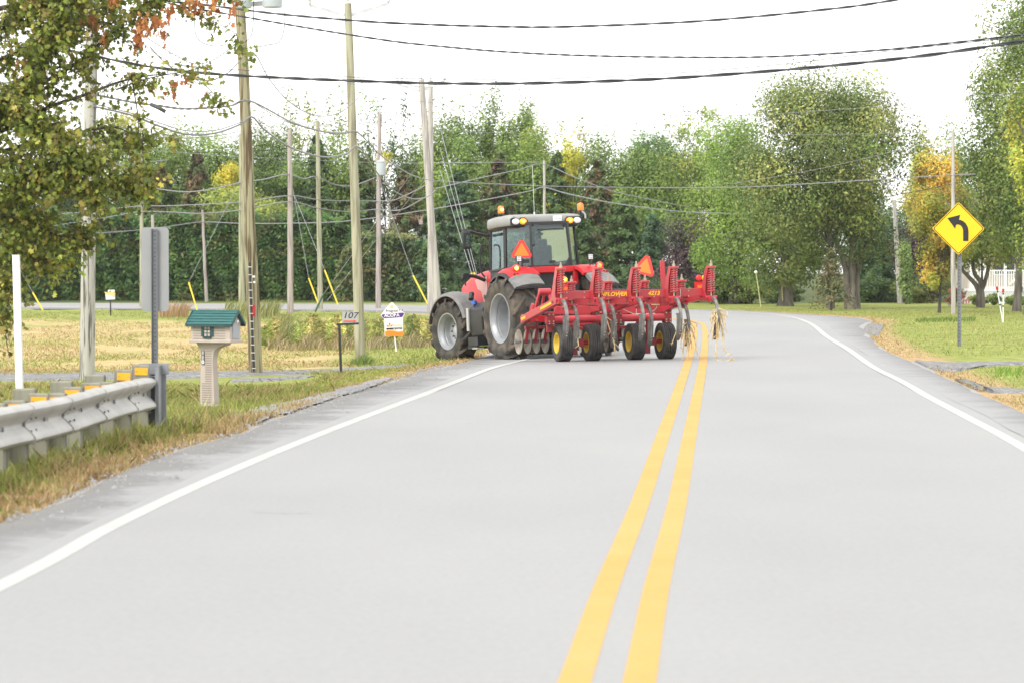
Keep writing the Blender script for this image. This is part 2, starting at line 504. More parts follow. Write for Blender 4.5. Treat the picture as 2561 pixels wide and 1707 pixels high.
def shoulder_mat(name, flip, pale, dark, grit):
    m = bpy.data.materials.new(name); m.use_nodes = True
    t = m.node_tree; b = t.nodes['Principled BSDF']; b.inputs['Roughness'].default_value = .9; b.inputs['Specular IOR Level'].default_value = .25
    a = t.nodes.new('ShaderNodeAttribute'); a.attribute_name = 'across'
    sp = t.nodes.new('ShaderNodeSeparateColor'); t.links.new(a.outputs['Color'], sp.inputs[0])
    tc = t.nodes.new('ShaderNodeTexCoord')
    def nz_(sc, st, d=6):
        mp = t.nodes.new('ShaderNodeMapping'); mp.inputs['Scale'].default_value = st; t.links.new(tc.outputs['Object'], mp.inputs[0])
        n = t.nodes.new('ShaderNodeTexNoise'); n.inputs['Scale'].default_value = sc; n.inputs['Detail'].default_value = d; n.inputs['Roughness'].default_value = .65
        t.links.new(mp.outputs[0], n.inputs['Vector']); return n.outputs[0]
    def math_(op, x, y):
        q = t.nodes.new('ShaderNodeMath'); q.operation = op
        for i, z in enumerate((x, y)):
            if isinstance(z, (int, float)): q.inputs[i].default_value = z
            else: t.links.new(z, q.inputs[i])
        return q.outputs[0]
    acr = sp.outputs[0] if not flip else math_('SUBTRACT', 1.0, sp.outputs[0])      # 1 at the grass side
    f = math_('ADD', math_('MULTIPLY', acr, .85), math_('MULTIPLY', math_('SUBTRACT', nz_(.8, (.5, 1.0, 1)), .5), 1.7))
    f = math_('ADD', f, math_('MULTIPLY', math_('SUBTRACT', nz_(9, (1, .6, 1)), .5), .7))
    r_ = t.nodes.new('ShaderNodeValToRGB'); e = r_.color_ramp.elements
    e[0].position = .12; e[0].color = (*pale, 1); e[1].position = .95; e[1].color = (*grit, 1); q = e.new(.50); q.color = (*dark, 1)
    t.links.new(f, r_.inputs[0]); t.links.new(r_.outputs[0], b.inputs['Base Color'])
    bp = t.nodes.new('ShaderNodeBump'); bp.inputs['Strength'].default_value = .5; bp.inputs['Distance'].default_value = .01
    t.links.new(nz_(40, (1, 1, 1), 3), bp.inputs['Height']); t.links.new(bp.outputs[0], b.inputs['Normal'])
    return m

LA, RA = resample(L_S, 420), resample(R_S, 420)
def wob(P, amp, seed):
    n = np.random.default_rng(seed).normal(0, 1, len(P)); n = np.convolve(n, np.ones(3) / 3, 'same')
    Q = P.copy(); Q[:, 0] += n * amp; return Q
road = ribbon(wob(LA, 0.07, 1), wob(RA, 0.07, 2), 12, 0.0, 'road', ASPHALT, drop=0.035)
tag(road, 'pale grey asphalt country road bending to the left beyond the tractor', 'road', kind='structure')

WL = catmull(V2([(-4.6, -20), (-3.85, 6)]) + road_pts([(0, 1464), (276, 1316), (552, 1187), (829, 1073), (1105, 968), (1293, 904)]) + V2([(1.25, 76), (2.0, 90), (2.2, 100), (1.5, 110), (-0.8, 120.5), (-4.5, 128.6), (-10.5, 134), (-23, 138.8), (-45, 144.5), (-140, 168)]), 10)
WR = catmull(V2([(2.6, -20), (4.1, 10)]) + road_pts([(2561, 1119), (2432, 1049), (2322, 991), (2249, 950), (2165, 905), (2073, 845), (2040, 818), (2015, 804), (1978, 793), (1919, 785), (1810, 778), (1722, 775.5)]) + V2([(1.2, 139), (-5.8, 145), (-15.5, 150), (-27.5, 153.5), (-50, 159.5), (-145, 183)]), 10)
YC = catmull(V2([(-1.93, -20), (0.05, 8.7)]) + road_pts([(1517, 1707), (1580, 1465), (1648, 1253), (1694, 1078), (1719, 984), (1740, 903), (1749, 852), (1750, 827), (1743, 809)]) + V2([(6.0, 109), (5.1, 117), (2.7, 126), (-1.5, 134), (-7, 139.5), (-14.5, 143.5), (-26, 147), (-48, 152.5), (-142, 175)]), 10)
def offset_line(pts, off, n=360):
    P = resample(pts, n); T = np.gradient(P, axis=0); T /= np.hypot(T[:, 0], T[:, 1])[:, None]
    return P + np.stack([T[:, 1], -T[:, 0]], 1) * off
def marking(pts, o1, o2, name, m, lab):
    o = ribbon(offset_line(pts, o1), offset_line(pts, o2), 1, 0.006, name, m)
    tag(o, lab, 'road marking', kind='structure')
    return o
marking(YC, -0.235, -0.075, 'yellow_centre_line', YELLOW_PAINT, 'left yellow stripe of the double centre line')
marking(YC, 0.075, 0.235, 'yellow_centre_line', YELLOW_PAINT, 'right yellow stripe of the double centre line')
marking(WL, -0.075, 0.075, 'white_edge_line', WHITE_PAINT, 'white edge line along the left side of the road')
marking(WR, -0.075, 0.075, 'white_edge_line', WHITE_PAINT, 'white edge line along the right side of the road')

# darker, gritty shoulders outside the edge lines
def match(line, target):
    """for each point of line the nearest point of target, so both advance together"""
    T = resample(target, 900); P = line
    j = np.array([np.argmin(np.hypot(T[:, 0] - p[0], T[:, 1] - p[1])) for p in P])
    j = np.maximum.accumulate(j)
    return T[j]
wl_o = wob(offset_line(WL, -0.13, 300), 0.02, 3); ls = ribbon(wob(match(wl_o, L_S), 0.08, 4), wl_o, 4, 0.004, 'left_shoulder', shoulder_mat('left_shoulder_asphalt', True, (.270, .270, .270), (.178, .176, .175), (.205, .198, .184)), sides={0: .045, 4: .008})
tag(ls, 'dark worn asphalt shoulder between white line and left verge', 'road shoulder', kind='structure')
wr_o = wob(offset_line(WR, 0.25, 300), 0.03, 5); rs = ribbon(wr_o, wob(match(wr_o, R_S), 0.08, 6), 4, 0.004, 'right_shoulder', shoulder_mat('right_shoulder_asphalt', False, (.275, .275, .278), (.225, .225, .226), (.185, .182, .178)), sides={4: .045, 0: .008})
tag(rs, 'grey asphalt shoulder between white line and right lawn', 'road shoulder', kind='structure')

def patch(name, far, near, m, lift, label, cat, nx=8, n=60, on_top=False):
    A = resample([ground_at(*p) for p in far], n); B = resample([ground_at(*p) for p in near], n)
    o = ribbon(wob(A, 0.05, 8), wob(B, 0.05, 9), nx, lift, name, m, zf=road_z if on_top else ground_z, drop=.012 if on_top else lift + .02)
    return tag(o, label, cat, kind='structure')
patch('gravel_driveway', [(-160, 935), (0, 934), (420, 932), (600, 928), (830, 924), (960, 915), (1075, 906)], [(-160, 957), (0, 954), (420, 948), (600, 942), (760, 936), (880, 930), (985, 923)], GRAVEL, 0.045, 'grey gravel driveway crossing behind the mailbox to the left field', 'driveway')
patch('gravel_patch', [(590, 946), (690, 942), (790, 938)], [(575, 956), (690, 953), (770, 945)], GRAVEL, 0.012, 'loose gravel patch in the verge beside the mailbox', 'gravel')
patch('gravel_apron', [(545, 1050), (640, 1022), (740, 1004), (900, 962), (960, 945)], [(615, 1066), (690, 1048), (800, 1015), (930, 975), (985, 952)], surface_mat('apron_gravel', [(0.34, (0.15, 0.148, 0.15)), (0.5, (0.24, 0.238, 0.24)), (0.66, (0.33, 0.325, 0.325))], 5, 18, 0.8, 26), 0.006, 'broken gravel edge of the pavement by the mailbox', 'gravel', on_top=True)
patch('right_driveway', [(2290, 900), (2360, 905), (2450, 904), (2561, 903), (2800, 901)], [(2330, 928), (2385, 932), (2450, 917), (2561, 912), (2800, 908)], GRAVEL, 0.03, 'pale gravel driveway leaving the road below the curve sign', 'driveway')
patch('right_gravel_strip', [(2395, 946), (2470, 968), (2561, 974), (2750, 980)], [(2440, 975), (2500, 984), (2561, 985), (2750, 992)], GRAVEL, 0.03, 'gravel strip beside the road at the right edge', 'gravel')
patch('gravel_bay', [(2050, 789), (2139, 800), (2212, 813)], [(2062, 812), (2120, 834), (2200, 842)], GRAVEL, 0.03, 'gravel bay on the outside of the bend', 'gravel')

# worn paint: the asphalt shows through the paint in flecks
for pm in (WHITE_PAINT, YELLOW_PAINT):
    t = pm.node_tree; b_ = t.nodes['Principled BSDF']; src = b_.inputs['Base Color'].links[0].from_socket
    tc = t.nodes.new('ShaderNodeTexCoord'); n1 = t.nodes.new('ShaderNodeTexNoise'); n1.inputs['Scale'].default_value = 11; n1.inputs['Detail'].default_value = 8; n1.inputs['Roughness'].default_value = .75
    mr = t.nodes.new('ShaderNodeMapRange'); mr.inputs['From Min'].default_value = .56; mr.inputs['From Max'].default_value = .70; mr.inputs['To Max'].default_value = .75
    mx = t.nodes.new('ShaderNodeMix'); mx.data_type = 'RGBA'; mx.inputs[7].default_value = (.25, .25, .25, 1)
    t.links.new(tc.outputs['Object'], n1.inputs['Vector']); t.links.new(n1.outputs[0], mr.inputs['Value']); t.links.new(mr.outputs[0], mx.inputs[0]); t.links.new(src, mx.inputs[6]); t.links.new(mx.outputs[2], b_.inputs['Base Color'])
# fine cracks in the asphalt
CRK = surface_mat('crack', [(0.35, (0.230, 0.230, 0.230)), (0.5, (0.256, 0.256, 0.256)), (0.6, (0.275, 0.275, 0.275))], 2, 20, .3, 60)
def crack(px, wd, seed, lab):
    P = resample(catmull([on_road(u, v) for u, v in px], 6), 90); rg = np.random.default_rng(seed)
    j = np.cumsum(rg.normal(size=90)) * .010; j -= np.linspace(j[0], j[-1], 90); P[:, 0] += j + rg.normal(size=90) * .006
    w_ = wd * (.4 + .9 * rg.random(90)); Q = P.copy(); Q[:, 0] += w_; Q[:, 1] += .3 * w_
    tag(ribbon(P, Q, 1, 0.003, 'road_crack', CRK), lab, 'road crack', kind='structure')
crack([(640, 1280), (720, 1284), (800, 1281)], .02, 3, 'dark scuff across the left lane')
# ------------------------------------------------------------------ tractor (local x right, y forward, z up; origin on the ground under the rear axle)
RED = mat('tractor_red', (0.50, 0.014, 0.020), 0.42, col2=(0.40, 0.035, 0.034), scale=4, thr=(.30, .52), coat=0.0, spec=.3, detail=9)
RUBBER = mat('tyre_rubber', (0.024, 0.023, 0.022), 0.85, col2=(0.075, 0.063, 0.050), scale=5, bump=0.3, bscale=30, thr=(0.4, 0.62))
DUSTY = mat('dusty_tyre', (0.040, 0.037, 0.033), 0.9, col2=(0.125, 0.102, 0.076), scale=4, bump=0.3, bscale=30, thr=(0.36, 0.62))
RIM = mat('rim_silver', (0.29, 0.30, 0.315), 0.4, 0.3, var=0.08, scale=6)
BLACK = mat('black_plastic', (0.018, 0.018, 0.02), 0.5, var=0.3, scale=5)
DARK = mat('dark_machinery', (0.022, 0.021, 0.021), 0.7, var=0.4, scale=9)
GREYP = mat('grey_mudguard', (0.095, 0.095, 0.10), 0.6, col2=(0.165, 0.163, 0.155), scale=6, thr=(0.45, 0.75))
ROOFG = mat('roof_grey', (0.27, 0.27, 0.265), 0.5, var=0.10, scale=4)
SILVER = mat('silver_metal', (0.55, 0.56, 0.57), 0.35, 0.6)
WHITE = mat('white_plastic', (0.78, 0.78, 0.77), 0.5)
GLASS = glass_mat('cab_glass', (0.80, 0.88, 0.87), 0.48)
LENS_W = mat('clear_lens', (0.75, 0.77, 0.78), 0.15)
AMBER = emit_mat('amber_lamp', (1.0, 0.30, 0.012), 0.55)
AMBER_HOT = emit_mat('amber_glow', (1.0, 0.62, 0.12), 1.6)
REDLENS = emit_mat('red_reflector_glow', (0.55, 0.015, 0.02), 0.08)  # faint emission brightens the mudguard reflectors, which are no lamps
ORANGE = emit_mat('orange_reflector_glow', (0.95, 0.165, 0.012), 0.10, 0.5)  # slight glow added to triangle centres and reflector strips that emit none
REDREF = mat('red_reflector', (0.75, 0.028, 0.022), 0.4)

def tyre_profile(wd, Rr, r0):
    h = [(wd * .38, r0), (wd * .47, r0 + .22 * (Rr - r0)), (wd * .50, r0 + .52 * (Rr - r0)), (wd * .485, Rr - .135), (wd * .44, Rr - .098), (wd * .22, Rr - .088)]
    return [(-x, r) for x, r in h] + [(0, Rr - .085)] + [(x, r) for x, r in reversed(h)]

def lug_tyre(wd, Rr, r0, n, parent, m):
    b = MB(); prof = tyre_profile(wd, Rr, r0); b.lathe(prof, n=72)
    for side in (-1, 1):
        for i in range(n):
            a0 = 2 * math.pi * (i + (0.5 if side > 0 else 0)) / n
            rings = []
            for t in (0, .25, .5, .75, .95, 1.0, 1.0):
                k = len(rings)
                x = side * (0.02 + t * (wd * .5 - .015)); ro = Rr - .035 * t ** 3; ri = Rr - .13
                if k == 5: x = side * wd * .515; ro = Rr - .075; ri = Rr - .12
                if k == 6: x = side * wd * .525; ro = Rr - .145; ri = Rr - .20; 
                xi = x if k < 5 else side * wd * .46
                ang = a0 - t * .40; hw = (.040 + .030 * t) * (.87 / Rr)
                q = []
                for (aa, rr, xx) in ((ang - hw, ri, xi), (ang + hw, ri, xi), (ang + hw * .72, ro, x), (ang - hw * .72, ro, x)):
                    q.append((xx, -rr * math.cos(aa), rr * math.sin(aa)))
                rings.append(q)
            b.loft(rings)
    return b.build('tyre', m, parent, smooth_deg=28)

def big_wheel(x, y, r, wd, r0, side, nl, parent, m, steer=0.0, dish=0.28):
    e = bpy.data.objects.new('wheel', None); link(e); e.parent = parent; e.location = (x, y, r); e.rotation_euler = (0, 0, steer)
    lug_tyre(wd, r, r0, nl, e, m)
    s = side; hw = wd * .40
    b = MB()
    prof = [(s * (hw - .005), r0 - .012), (s * (hw + .012), r0 + .022), (s * (hw + .022), r0 + .018), (s * (hw + .018), r0 - .012), (s * (hw - .03), r0 - .03), (s * (hw - .05), r0 - .055),
            (s * (hw - .11), r0 - .07), (s * (hw - .125), r0 - .055), (s * (hw - .14), r0 - .075), (s * (hw - .20), r0 - .085), (s * (hw - dish), r0 - .10),
            (s * (hw - dish - .015), r0 - .15), (s * (hw - dish - .03), r0 * .55), (s * (hw - dish + .0), r0 * .45), (s * (hw - dish + .01), r0 * .28)]
    b.lathe(prof, n=56)
    for sd in (-s,):
        b.lathe([(sd * hw, r0 + .01), (sd * (hw - .1), r0 - .05), (sd * .0, r0 - .09)], n=40)
    b.build('rim', RIM, e, smooth_deg=40)
    hb = MB()
    hb.lathe([(s * (hw - dish - .02), r0 * .30), (s * (hw - dish + .035), r0 * .28), (s * (hw - dish + .05), r0 * .22), (s * (hw - dish + .06), .001)], n=24)
    hb.build('hub', mat('hub_grey', (0.42, 0.43, 0.45), 0.45, 0.3), e)
    bt = MB()
    for k in range(8):
        a = k * math.pi / 4
        bt.cyl((s * (hw - dish - .005), r0 * .40 * math.cos(a), r0 * .40 * math.sin(a)), (s * (hw - dish + .05), r0 * .40 * math.cos(a), r0 * .40 * math.sin(a)), .018, n=6)
    bt.build('wheel_nuts', DARK, e)
    return e

tractor = thing('tractor', 'big red farm tractor with a pale grey cab roof turning off the road', 'tractor', (0.985, 68.05, -0.135), R(24))
tractor.rotation_euler = (-0.055, -0.028, R(24))
TRR, TRF = 0.955, 0.775
big_wheel(-1.05, 0, TRR, .64, .535, -1, 13, tractor, DUSTY, dish=.36)
big_wheel(1.05, 0, TRR, .64, .535, 1, 13, tractor, DUSTY, dish=.36)
big_wheel(-1.10, 3.08, TRF, .52, .405, -1, 13, tractor, RUBBER, steer=R(9), dish=.24)
big_wheel(1.10, 3.08, TRF, .52, .405, 1, 13, tractor, RUBBER, steer=R(9), dish=.24)

# chassis, axles
b = MB()
b.box((0, 1.5, .92), (.52, 3.6, .55)); b.cyl((-.85, 0, TRR), (.85, 0, TRR), .17, n=20); b.cyl((-.9, 3.08, TRF - .05), (.9, 3.08, TRF - .05), .11, n=16)
b.box((0, -.05, .95), (.9, .7, .7)); b.box((0, -.42, 1.15), (.5, .25, .6)); b.box((0, .1, 1.45), (1.2, .5, .4))
b.box((0, 4.55, .95), (.7, .35, .5))
b.build('chassis', DARK, tractor, bevel=.02)
# three-point linkage, hoses
b = MB()
for s in (-1, 1):
    b.bar((s * .35, -.3, .75), (s * .42, -1.15, .70), .05, .09); b.tube([(s * .35, -.35, 1.55), (s * .40, -.85, .72)], .025)
    b.bar((s * .22, -.3, 1.5), (s * .34, -.62, 1.5), .06, .06)
b.tube([(0, -.4, 1.35), (0, -1.1, 1.25)], .03)
b.build('linkage', DARK, tractor)
b = MB()
for k in range(6):
    x = -.3 + k * .1; b.cyl((x, -.50, 1.38 + .05 * (k % 2)), (x, -.64, 1.40 + .05 * (k % 2)), .028, n=8)
b.build('hydraulic_couplers', SILVER, tractor)
b = MB()
for k in range(4):
    x = -.24 + k * .14; b.tube(catmull([(x, -.6, 1.4), (x + .02, -.9, 1.3), (x * .6, -1.3, 1.0), (.1, -1.7, 1.0)], 5), .014, 6)
b.build('hoses', BLACK, tractor)

# hood; pale patches on its sides paint in the reflected sky
def hood_ring(y, hw, zb, zt, rnd=.12):
    return [(-hw, y, zb), (-hw, y, zt - rnd), (-hw + rnd * .35, y, zt - rnd * .35), (-hw + rnd, y, zt), (0, y, zt + .02), (hw - rnd, y, zt), (hw - rnd * .35, y, zt - rnd * .35), (hw, y, zt - rnd), (hw, y, zb)]
b = MB(); b.loft([hood_ring(2.15, .52, 1.20, 2.14), hood_ring(2.8, .52, 1.18, 2.12), hood_ring(3.5, .50, 1.10, 2.05), hood_ring(4.1, .46, 1.0, 1.90), hood_ring(4.40, .38, .95, 1.62, .2)])
b.build('hood', RED, tractor, smooth_deg=40)
b = MB()
for s in (-1, 1):
    M = Matrix(((0, 0, s, s * .524), (1, 0, 0, 0), (0, 1, 0, 0), (0, 0, 0, 1)))
    b.prism([(2.45, 2.0), (3.15, 1.94), (3.0, 1.72), (2.80, 1.66), (2.68, 1.40), (2.45, 1.40)], .006, M)
b.build('hood_reflection', mat('painted_reflection', (0.48, 0.26, 0.25), 0.3), tractor)
# exhaust
b = MB(); b.tube([(.62, 2.35, 1.2), (.62, 2.35, 2.9), (.62, 2.28, 3.05)], .07, 12); b.build('exhaust_pipe', DARK, tractor)

# cab
def pl(a, bb, z, inset=0.0): return Vector((a * (1 - inset), bb - (bb - 1.2) * inset, z))
PLAN = [(-.58, 2.10), (-.80, .74), (-.40, .16), (.56, .16), (1.00, .72), (.72, 2.10)]
ZS, ZT = 2.085, 3.055
INS = .06
base = [pl(a, q, ZS) for a, q in PLAN]; top = [pl(a, q, ZT, INS) for a, q in PLAN]
b = MB(); low = [pl(a, q, 1.30) for a, q in PLAN]
b.loft([low, [pl(a, q, ZS) for a, q in PLAN]]); b.build('cab_base', BLACK, tractor)
b = MB()
wid = [.055, .07, .055, .055, .07, .055]
for i, (p, q) in enumerate(zip(base, top)): b.bar(p, q, wid[i], .06)
for i in range(6):
    j = (i + 1) % 6
    b.bar(base[i], base[j], .05, .05); b.bar(top[i], top[j], .05, .07)
b.build('cab_frame', BLACK, tractor, bevel=.006)
for i, nm in ((0, 'door_window'), (1, 'side_window'), (2, 'rear_window'), (3, 'side_window'), (4, 'door_window'), (5, 'windscreen')):
    j = (i + 1) % 6
    b = MB(); zl = 0
    c = (base[i] + base[j] + top[i] + top[j]) / 4
    b.add([p + (c - p) * .015 for p in (base[i], base[j], top[j], top[i])], [(0, 1, 2, 3)])
    b.build(nm, GLASS, tractor, smooth_deg=0)
# rear window details: seal corner, wiper, handle
b = MB()
p0, p1, p2 = base[3], base[3] + (base[2] - base[3]) * .17, base[3] + (top[3] - base[3]) * .26
off = Vector((0, -.012, 0))
b.add([p0 + off, p1 + off, p2 + off, p0 - off, p1 - off, p2 - off], [(0, 1, 2), (5, 4, 3), (0, 3, 4, 1), (1, 4, 5, 2), (2, 5, 3, 0)])
b.build('window_corner', BLACK, tractor)
for q in ((.06, .97), (.06, .50), (.92, .93)):
    b = MB()
    c = base[2] + (base[3] - base[2]) * q[0]; d = top[2] + (top[3] - top[2]) * q[0]
    b.box(c + (d - c) * q[1] + off * 2, (.04, .03, .05)); b.build('window_hinge', BLACK, tractor)
b = MB(); c = base[2] + (base[3] - base[2]) * .52 + Vector((0, -.03, .10)); b.box(c, (.10, .04, .05)); b.build('window_handle', BLACK, tractor)
b = MB(); c = top[2] + (top[3] - top[2]) * .18 + Vector((0, -.02, -.15)); d = top[2] + (top[3] - top[2]) * .9 + Vector((0, -.02, -.14)); b.bar(c, d, .015, .03); b.build('rear_wiper', BLACK, tractor)
# inside
b = MB(); b.box((0, .78, 2.02), (.50, .50, .14)); b.box((0, .50, 2.30), (.48, .13, .55)); b.box((0, .50, 2.63), (.28, .10, .18)); b.box((.36, .8, 2.16), (.14, .5, .1))
b.build('seat', mat('seat_cloth', (0.10, 0.105, 0.11), 0.9, var=.2, scale=9), tractor, bevel=.04)
b = MB(); b.lathe([(.0, .19), (.015, .205), (.0, .22), (-.015, .205), (0, .19)], (0, 0, 0), 'z', 28); o = b.build('steering_wheel', BLACK, tractor, loc=(0, 1.45, 2.28)); o.rotation_euler = (R(-35), 0, 0)
b = MB(); b.box((0, 1.75, 2.05), (.7, .35, .35)); b.tube([(0, 1.6, 2.1), (0, 1.45, 2.28)], .04); b.box((.42, 1.2, 2.4), (.06, .2, .28)); b.build('dashboard', mat('dash_grey', (0.16, 0.165, 0.17), 0.6), tractor, bevel=.03)
# roof
rp = [(-.56, 2.14), (-.76, 1.75), (-.86, 1.2), (-.86, .55), (-.78, .36), (.94, .36), (1.03, .55), (1.05, 1.2), (.96, 1.75), (.74, 2.14)]
def rr(sc, z, dy=0): return [Vector((a * sc, 1.35 + (q - 1.35) * sc + dy, z - .018 * abs(q - .9) ** 1.5)) for a, q in rp]
RZ = .065
b = MB(); b.loft([rr(.97, 2.965 + RZ), rr(1.0, 3.0 + RZ), rr(1.0, 3.11 + RZ), rr(.985, 3.165 + RZ), rr(.95, 3.195 + RZ), rr(.80, 3.22 + RZ)]); b.build('roof', ROOFG, tractor, smooth_deg=45)
b = MB(); b.loft([rr(.93, 2.93 + RZ), rr(.965, 2.985 + RZ)]); b.build('roof_lining', BLACK, tractor)
for s in (-1, 1):
    b = MB()
    M = Matrix(((1, 0, 0, 0), (0, 0, -1, .372), (0, 1, 0, RZ), (0, 0, 0, 1)))
    xo = .08
    poly = [(xo + s * .88, 2.955), (xo + s * .88, 3.10), (xo + s * .83, 3.135), (xo + s * .52, 3.135), (xo + s * .46, 3.07), (xo + s * .43, 2.955)]
    b.prism(poly, .035, M); lb = b.build('lamp_recess', BLACK, tractor)
    for x, mm, nm in ((s * .76, LENS_W, 'work_lamp'), (s * .58, AMBER, 'indicator_lamp')):
        b = MB(); b.lathe([(.0, .078), (-.022, .076), (-.035, .055), (-.04, .001)], (0, 0, 0), 'y', 24)
        o = b.build(nm, mm, lb, loc=(x + xo, .335, 3.045 + RZ)); o.scale = (1.12, 1, .86)
        if mm is AMBER:
            b = MB(); b.lathe([(-.036, .035), (-.043, .02), (-.045, .001)], (0, 0, 0), 'y', 16); b.build('bulb', AMBER_HOT, o)
# number plate (characters too small to read in the photo are kept as the plate's short bars)
b = MB(); b.box((.36, .350, 3.165), (.21, .02, .12)); np_ = b.build('number_plate', WHITE, tractor)
GREYTXT = mat('grey_ink', (0.30, 0.32, 0.36), 0.6)
MR = Matrix(((1, 0, 0, 0), (0, 0, -1, 0), (0, 1, 0, 0), (0, 0, 0, 1)))      # text facing -y
text_obj('plate_digits', 'C511168', .052, Matrix.Translation((.36, .338, 3.157)) @ MR, GREYTXT, np_, xs=.85)
# beacons
for (x, y) in ((-.73, 1.0), (1.03, .52)):
    b = MB(); b.tube([(x, y, 3.15), (x, y, 3.32)], .022); b.cyl((x, y, 3.31), (x, y, 3.34), .075, n=18); e = b.build('beacon_bracket', BLACK, tractor)
    b = MB(); b.lathe([(3.34, .068), (3.36, .074), (3.48, .066), (3.505, .05), (3.515, .001)], (x, y, 0), 'z', 20); e2 = b.build('beacon', emit_mat('beacon_orange', (0.95, 0.17, 0.02), 0.22), tractor)
    if x < 0:
        b = MB(); b.lathe([(3.38, .035), (3.42, .05), (3.46, .035)], (x, y - .035, 0), 'z', 12, cap=True); b.build('beacon_flash', AMBER_HOT, e2)
b = MB(); b.tube([(-.08, .62, 3.2), (-.08, .62, 3.33)], .018); b.tube([(-.08, .62, 3.28), (-.08, .60, 4.38)], .005, 5); b.build('aerial', mat('aerial_white', (0.6, 0.6, 0.58), .5), tractor)
b = MB(); b.tube(catmull([(-.70, .62, 3.26), (-.70, .40, 3.24), (-.66, .345, 3.20), (-.58, .34, 3.18)], 4), .022); b.tube(catmull([(1.03, .46, 3.32), (1.08, .40, 3.24), (1.06, .36, 3.14)], 4), .022); b.build('roof_cable', ROOFG, tractor)

# rear mudguards: arc over the wheel
def arc_pt(x, ang, rad): return Vector((x, -rad * math.cos(ang), TRR + rad * math.sin(ang)))
for s in (-1, 1):
    A0, A1 = R(60), R(168)
    rings = []
    for k in range(17):
        a = A0 + (A1 - A0) * k / 16
        bump = 1.04 + .05 * math.sin((a - A0) / (A1 - A0) * math.pi)
        rings.append([arc_pt(s * x, a, bump + dr) for x, dr in ((.52, -.03), (.54, .035), (.72, .06), (.95, .055), (1.12, .02), (1.22, -.05), (1.23, -.09), (1.18, -.09), (.95, .0), (.56, -.03))])
    b = MB(); b.loft(rings); b.build('mudguard', RED, tractor, smooth_deg=50)
    rings = []
    for k in range(9):
        a = R(38) + R(22.5) * k / 8; bump = 1.04 + .07 * (1 - k / 8) ** 2
        rings.append([arc_pt(s * x, a, bump + dr) for x, dr in ((.58, -.05), (.60, .03), (.76, .055), (.95, .05), (1.14, .015), (1.27, -.06), (1.28, -.10), (1.20, -.10), (.95, -.01), (.62, -.05))])
    b = MB(); b.loft(rings); fl = b.build('mudguard_flap', GREYP, tractor, smooth_deg=50)
    # black outer lip
    lip = []
    for k in range(25):
        a = R(38) + R(130) * k / 24
        bump = 1.04 + .05 * max(0, math.sin((a - A0) / (A1 - A0) * math.pi)) + (.07 * (1 - (a - R(38)) / R(22.5)) ** 2 if a < R(60) else 0)
        lip.append([arc_pt(s * x, a, bump + dr) for x, dr in ((1.19, -.055), (1.27, -.075), (1.285, -.135), (1.20, -.12))])
    b = MB(); b.loft(lip)
    b.bar(arc_pt(s * .58, R(38), 1.08), arc_pt(s * 1.27, R(38), 1.03), .03, .06)
    b.build('mudguard_lip', BLACK, tractor)
    # lamps on the mudguard
    p = arc_pt(s * 1.02, R(72), 1.11)
    b = MB(); b.lathe([(.08, .08), (.0, .085), (-.03, .07), (-.045, .03), (-.05, .001)], (0, 0, 0), 'y', 20); tl_ = b.build('tail_lamp', REDREF, tractor, loc=p + Vector((0, -.03, .03)))
    b = MB(); b.lathe([(-.04, .05), (-.055, .03), (-.06, .001)], (0, 0, 0), 'y', 16); b.build('bulb', AMBER_HOT if s < 0 else AMBER, tl_, loc=(-.02, 0, 0))
    b = MB(); q = arc_pt(s * .74, R(70), 1.11); b.lathe([(.02, .04), (-.02, .04), (-.025, .001)], (0, 0, 0), 'y', 14); b.build('reflector', REDLENS, tractor, loc=q)
    for xx in (1.14, 1.06):
        b = MB(); q = arc_pt(s * xx, R(63), 1.075); b.lathe([(.02, .026), (-.02, .026), (-.024, .001)], (0, 0, 0), 'y', 10); b.build('reflector', mat('dark_red_button', (0.20, 0.012, 0.016), .4), tractor, loc=q)
    q = arc_pt(s * .88, R(82), 1.11)
    b = MB(); b.tube([q, q + Vector((0, 0, .14))], .015, 6); wl_ = b.build('lamp_stalk', BLACK, tractor)
    b = MB(); b.box(q + Vector((0, -.02, .20)), (.12, .05, .13)); b.build('led_lamp', BLACK, wl_)
    b = MB()
    for ii in range(3):
        for jj in range(3): b.box(q + Vector((-.036 + .036 * ii, -.048, .164 + .036 * jj)), (.028, .01, .028))
    b.build('led_grid', LENS_W, wl_)
# red rear panel between the mudguards
b = MB(); b.box((.06, -.02, 2.0), (1.16, .10, .14)); b.box((.56, -.02, 1.74), (.12, .10, .46)); b.build('rear_panel', RED, tractor, bevel=.015)
b = MB(); b.box((.12, -.078, 2.005), (.13, .008, .07)); lab = b.build('warning_label', mat('label_yellow', (0.85, 0.52, 0.02), .5), tractor)
b = MB(); b.box((.095, -.084, 2.005), (.03, .004, .03)); b.box((.145, -.084, 2.005), (.03, .004, .03)); b.build('label_marks', BLACK, lab)
b = MB(); b.box((0, .25, 1.55), (1.0, .3, .7)); b.build('rear_housing', BLACK, tractor)

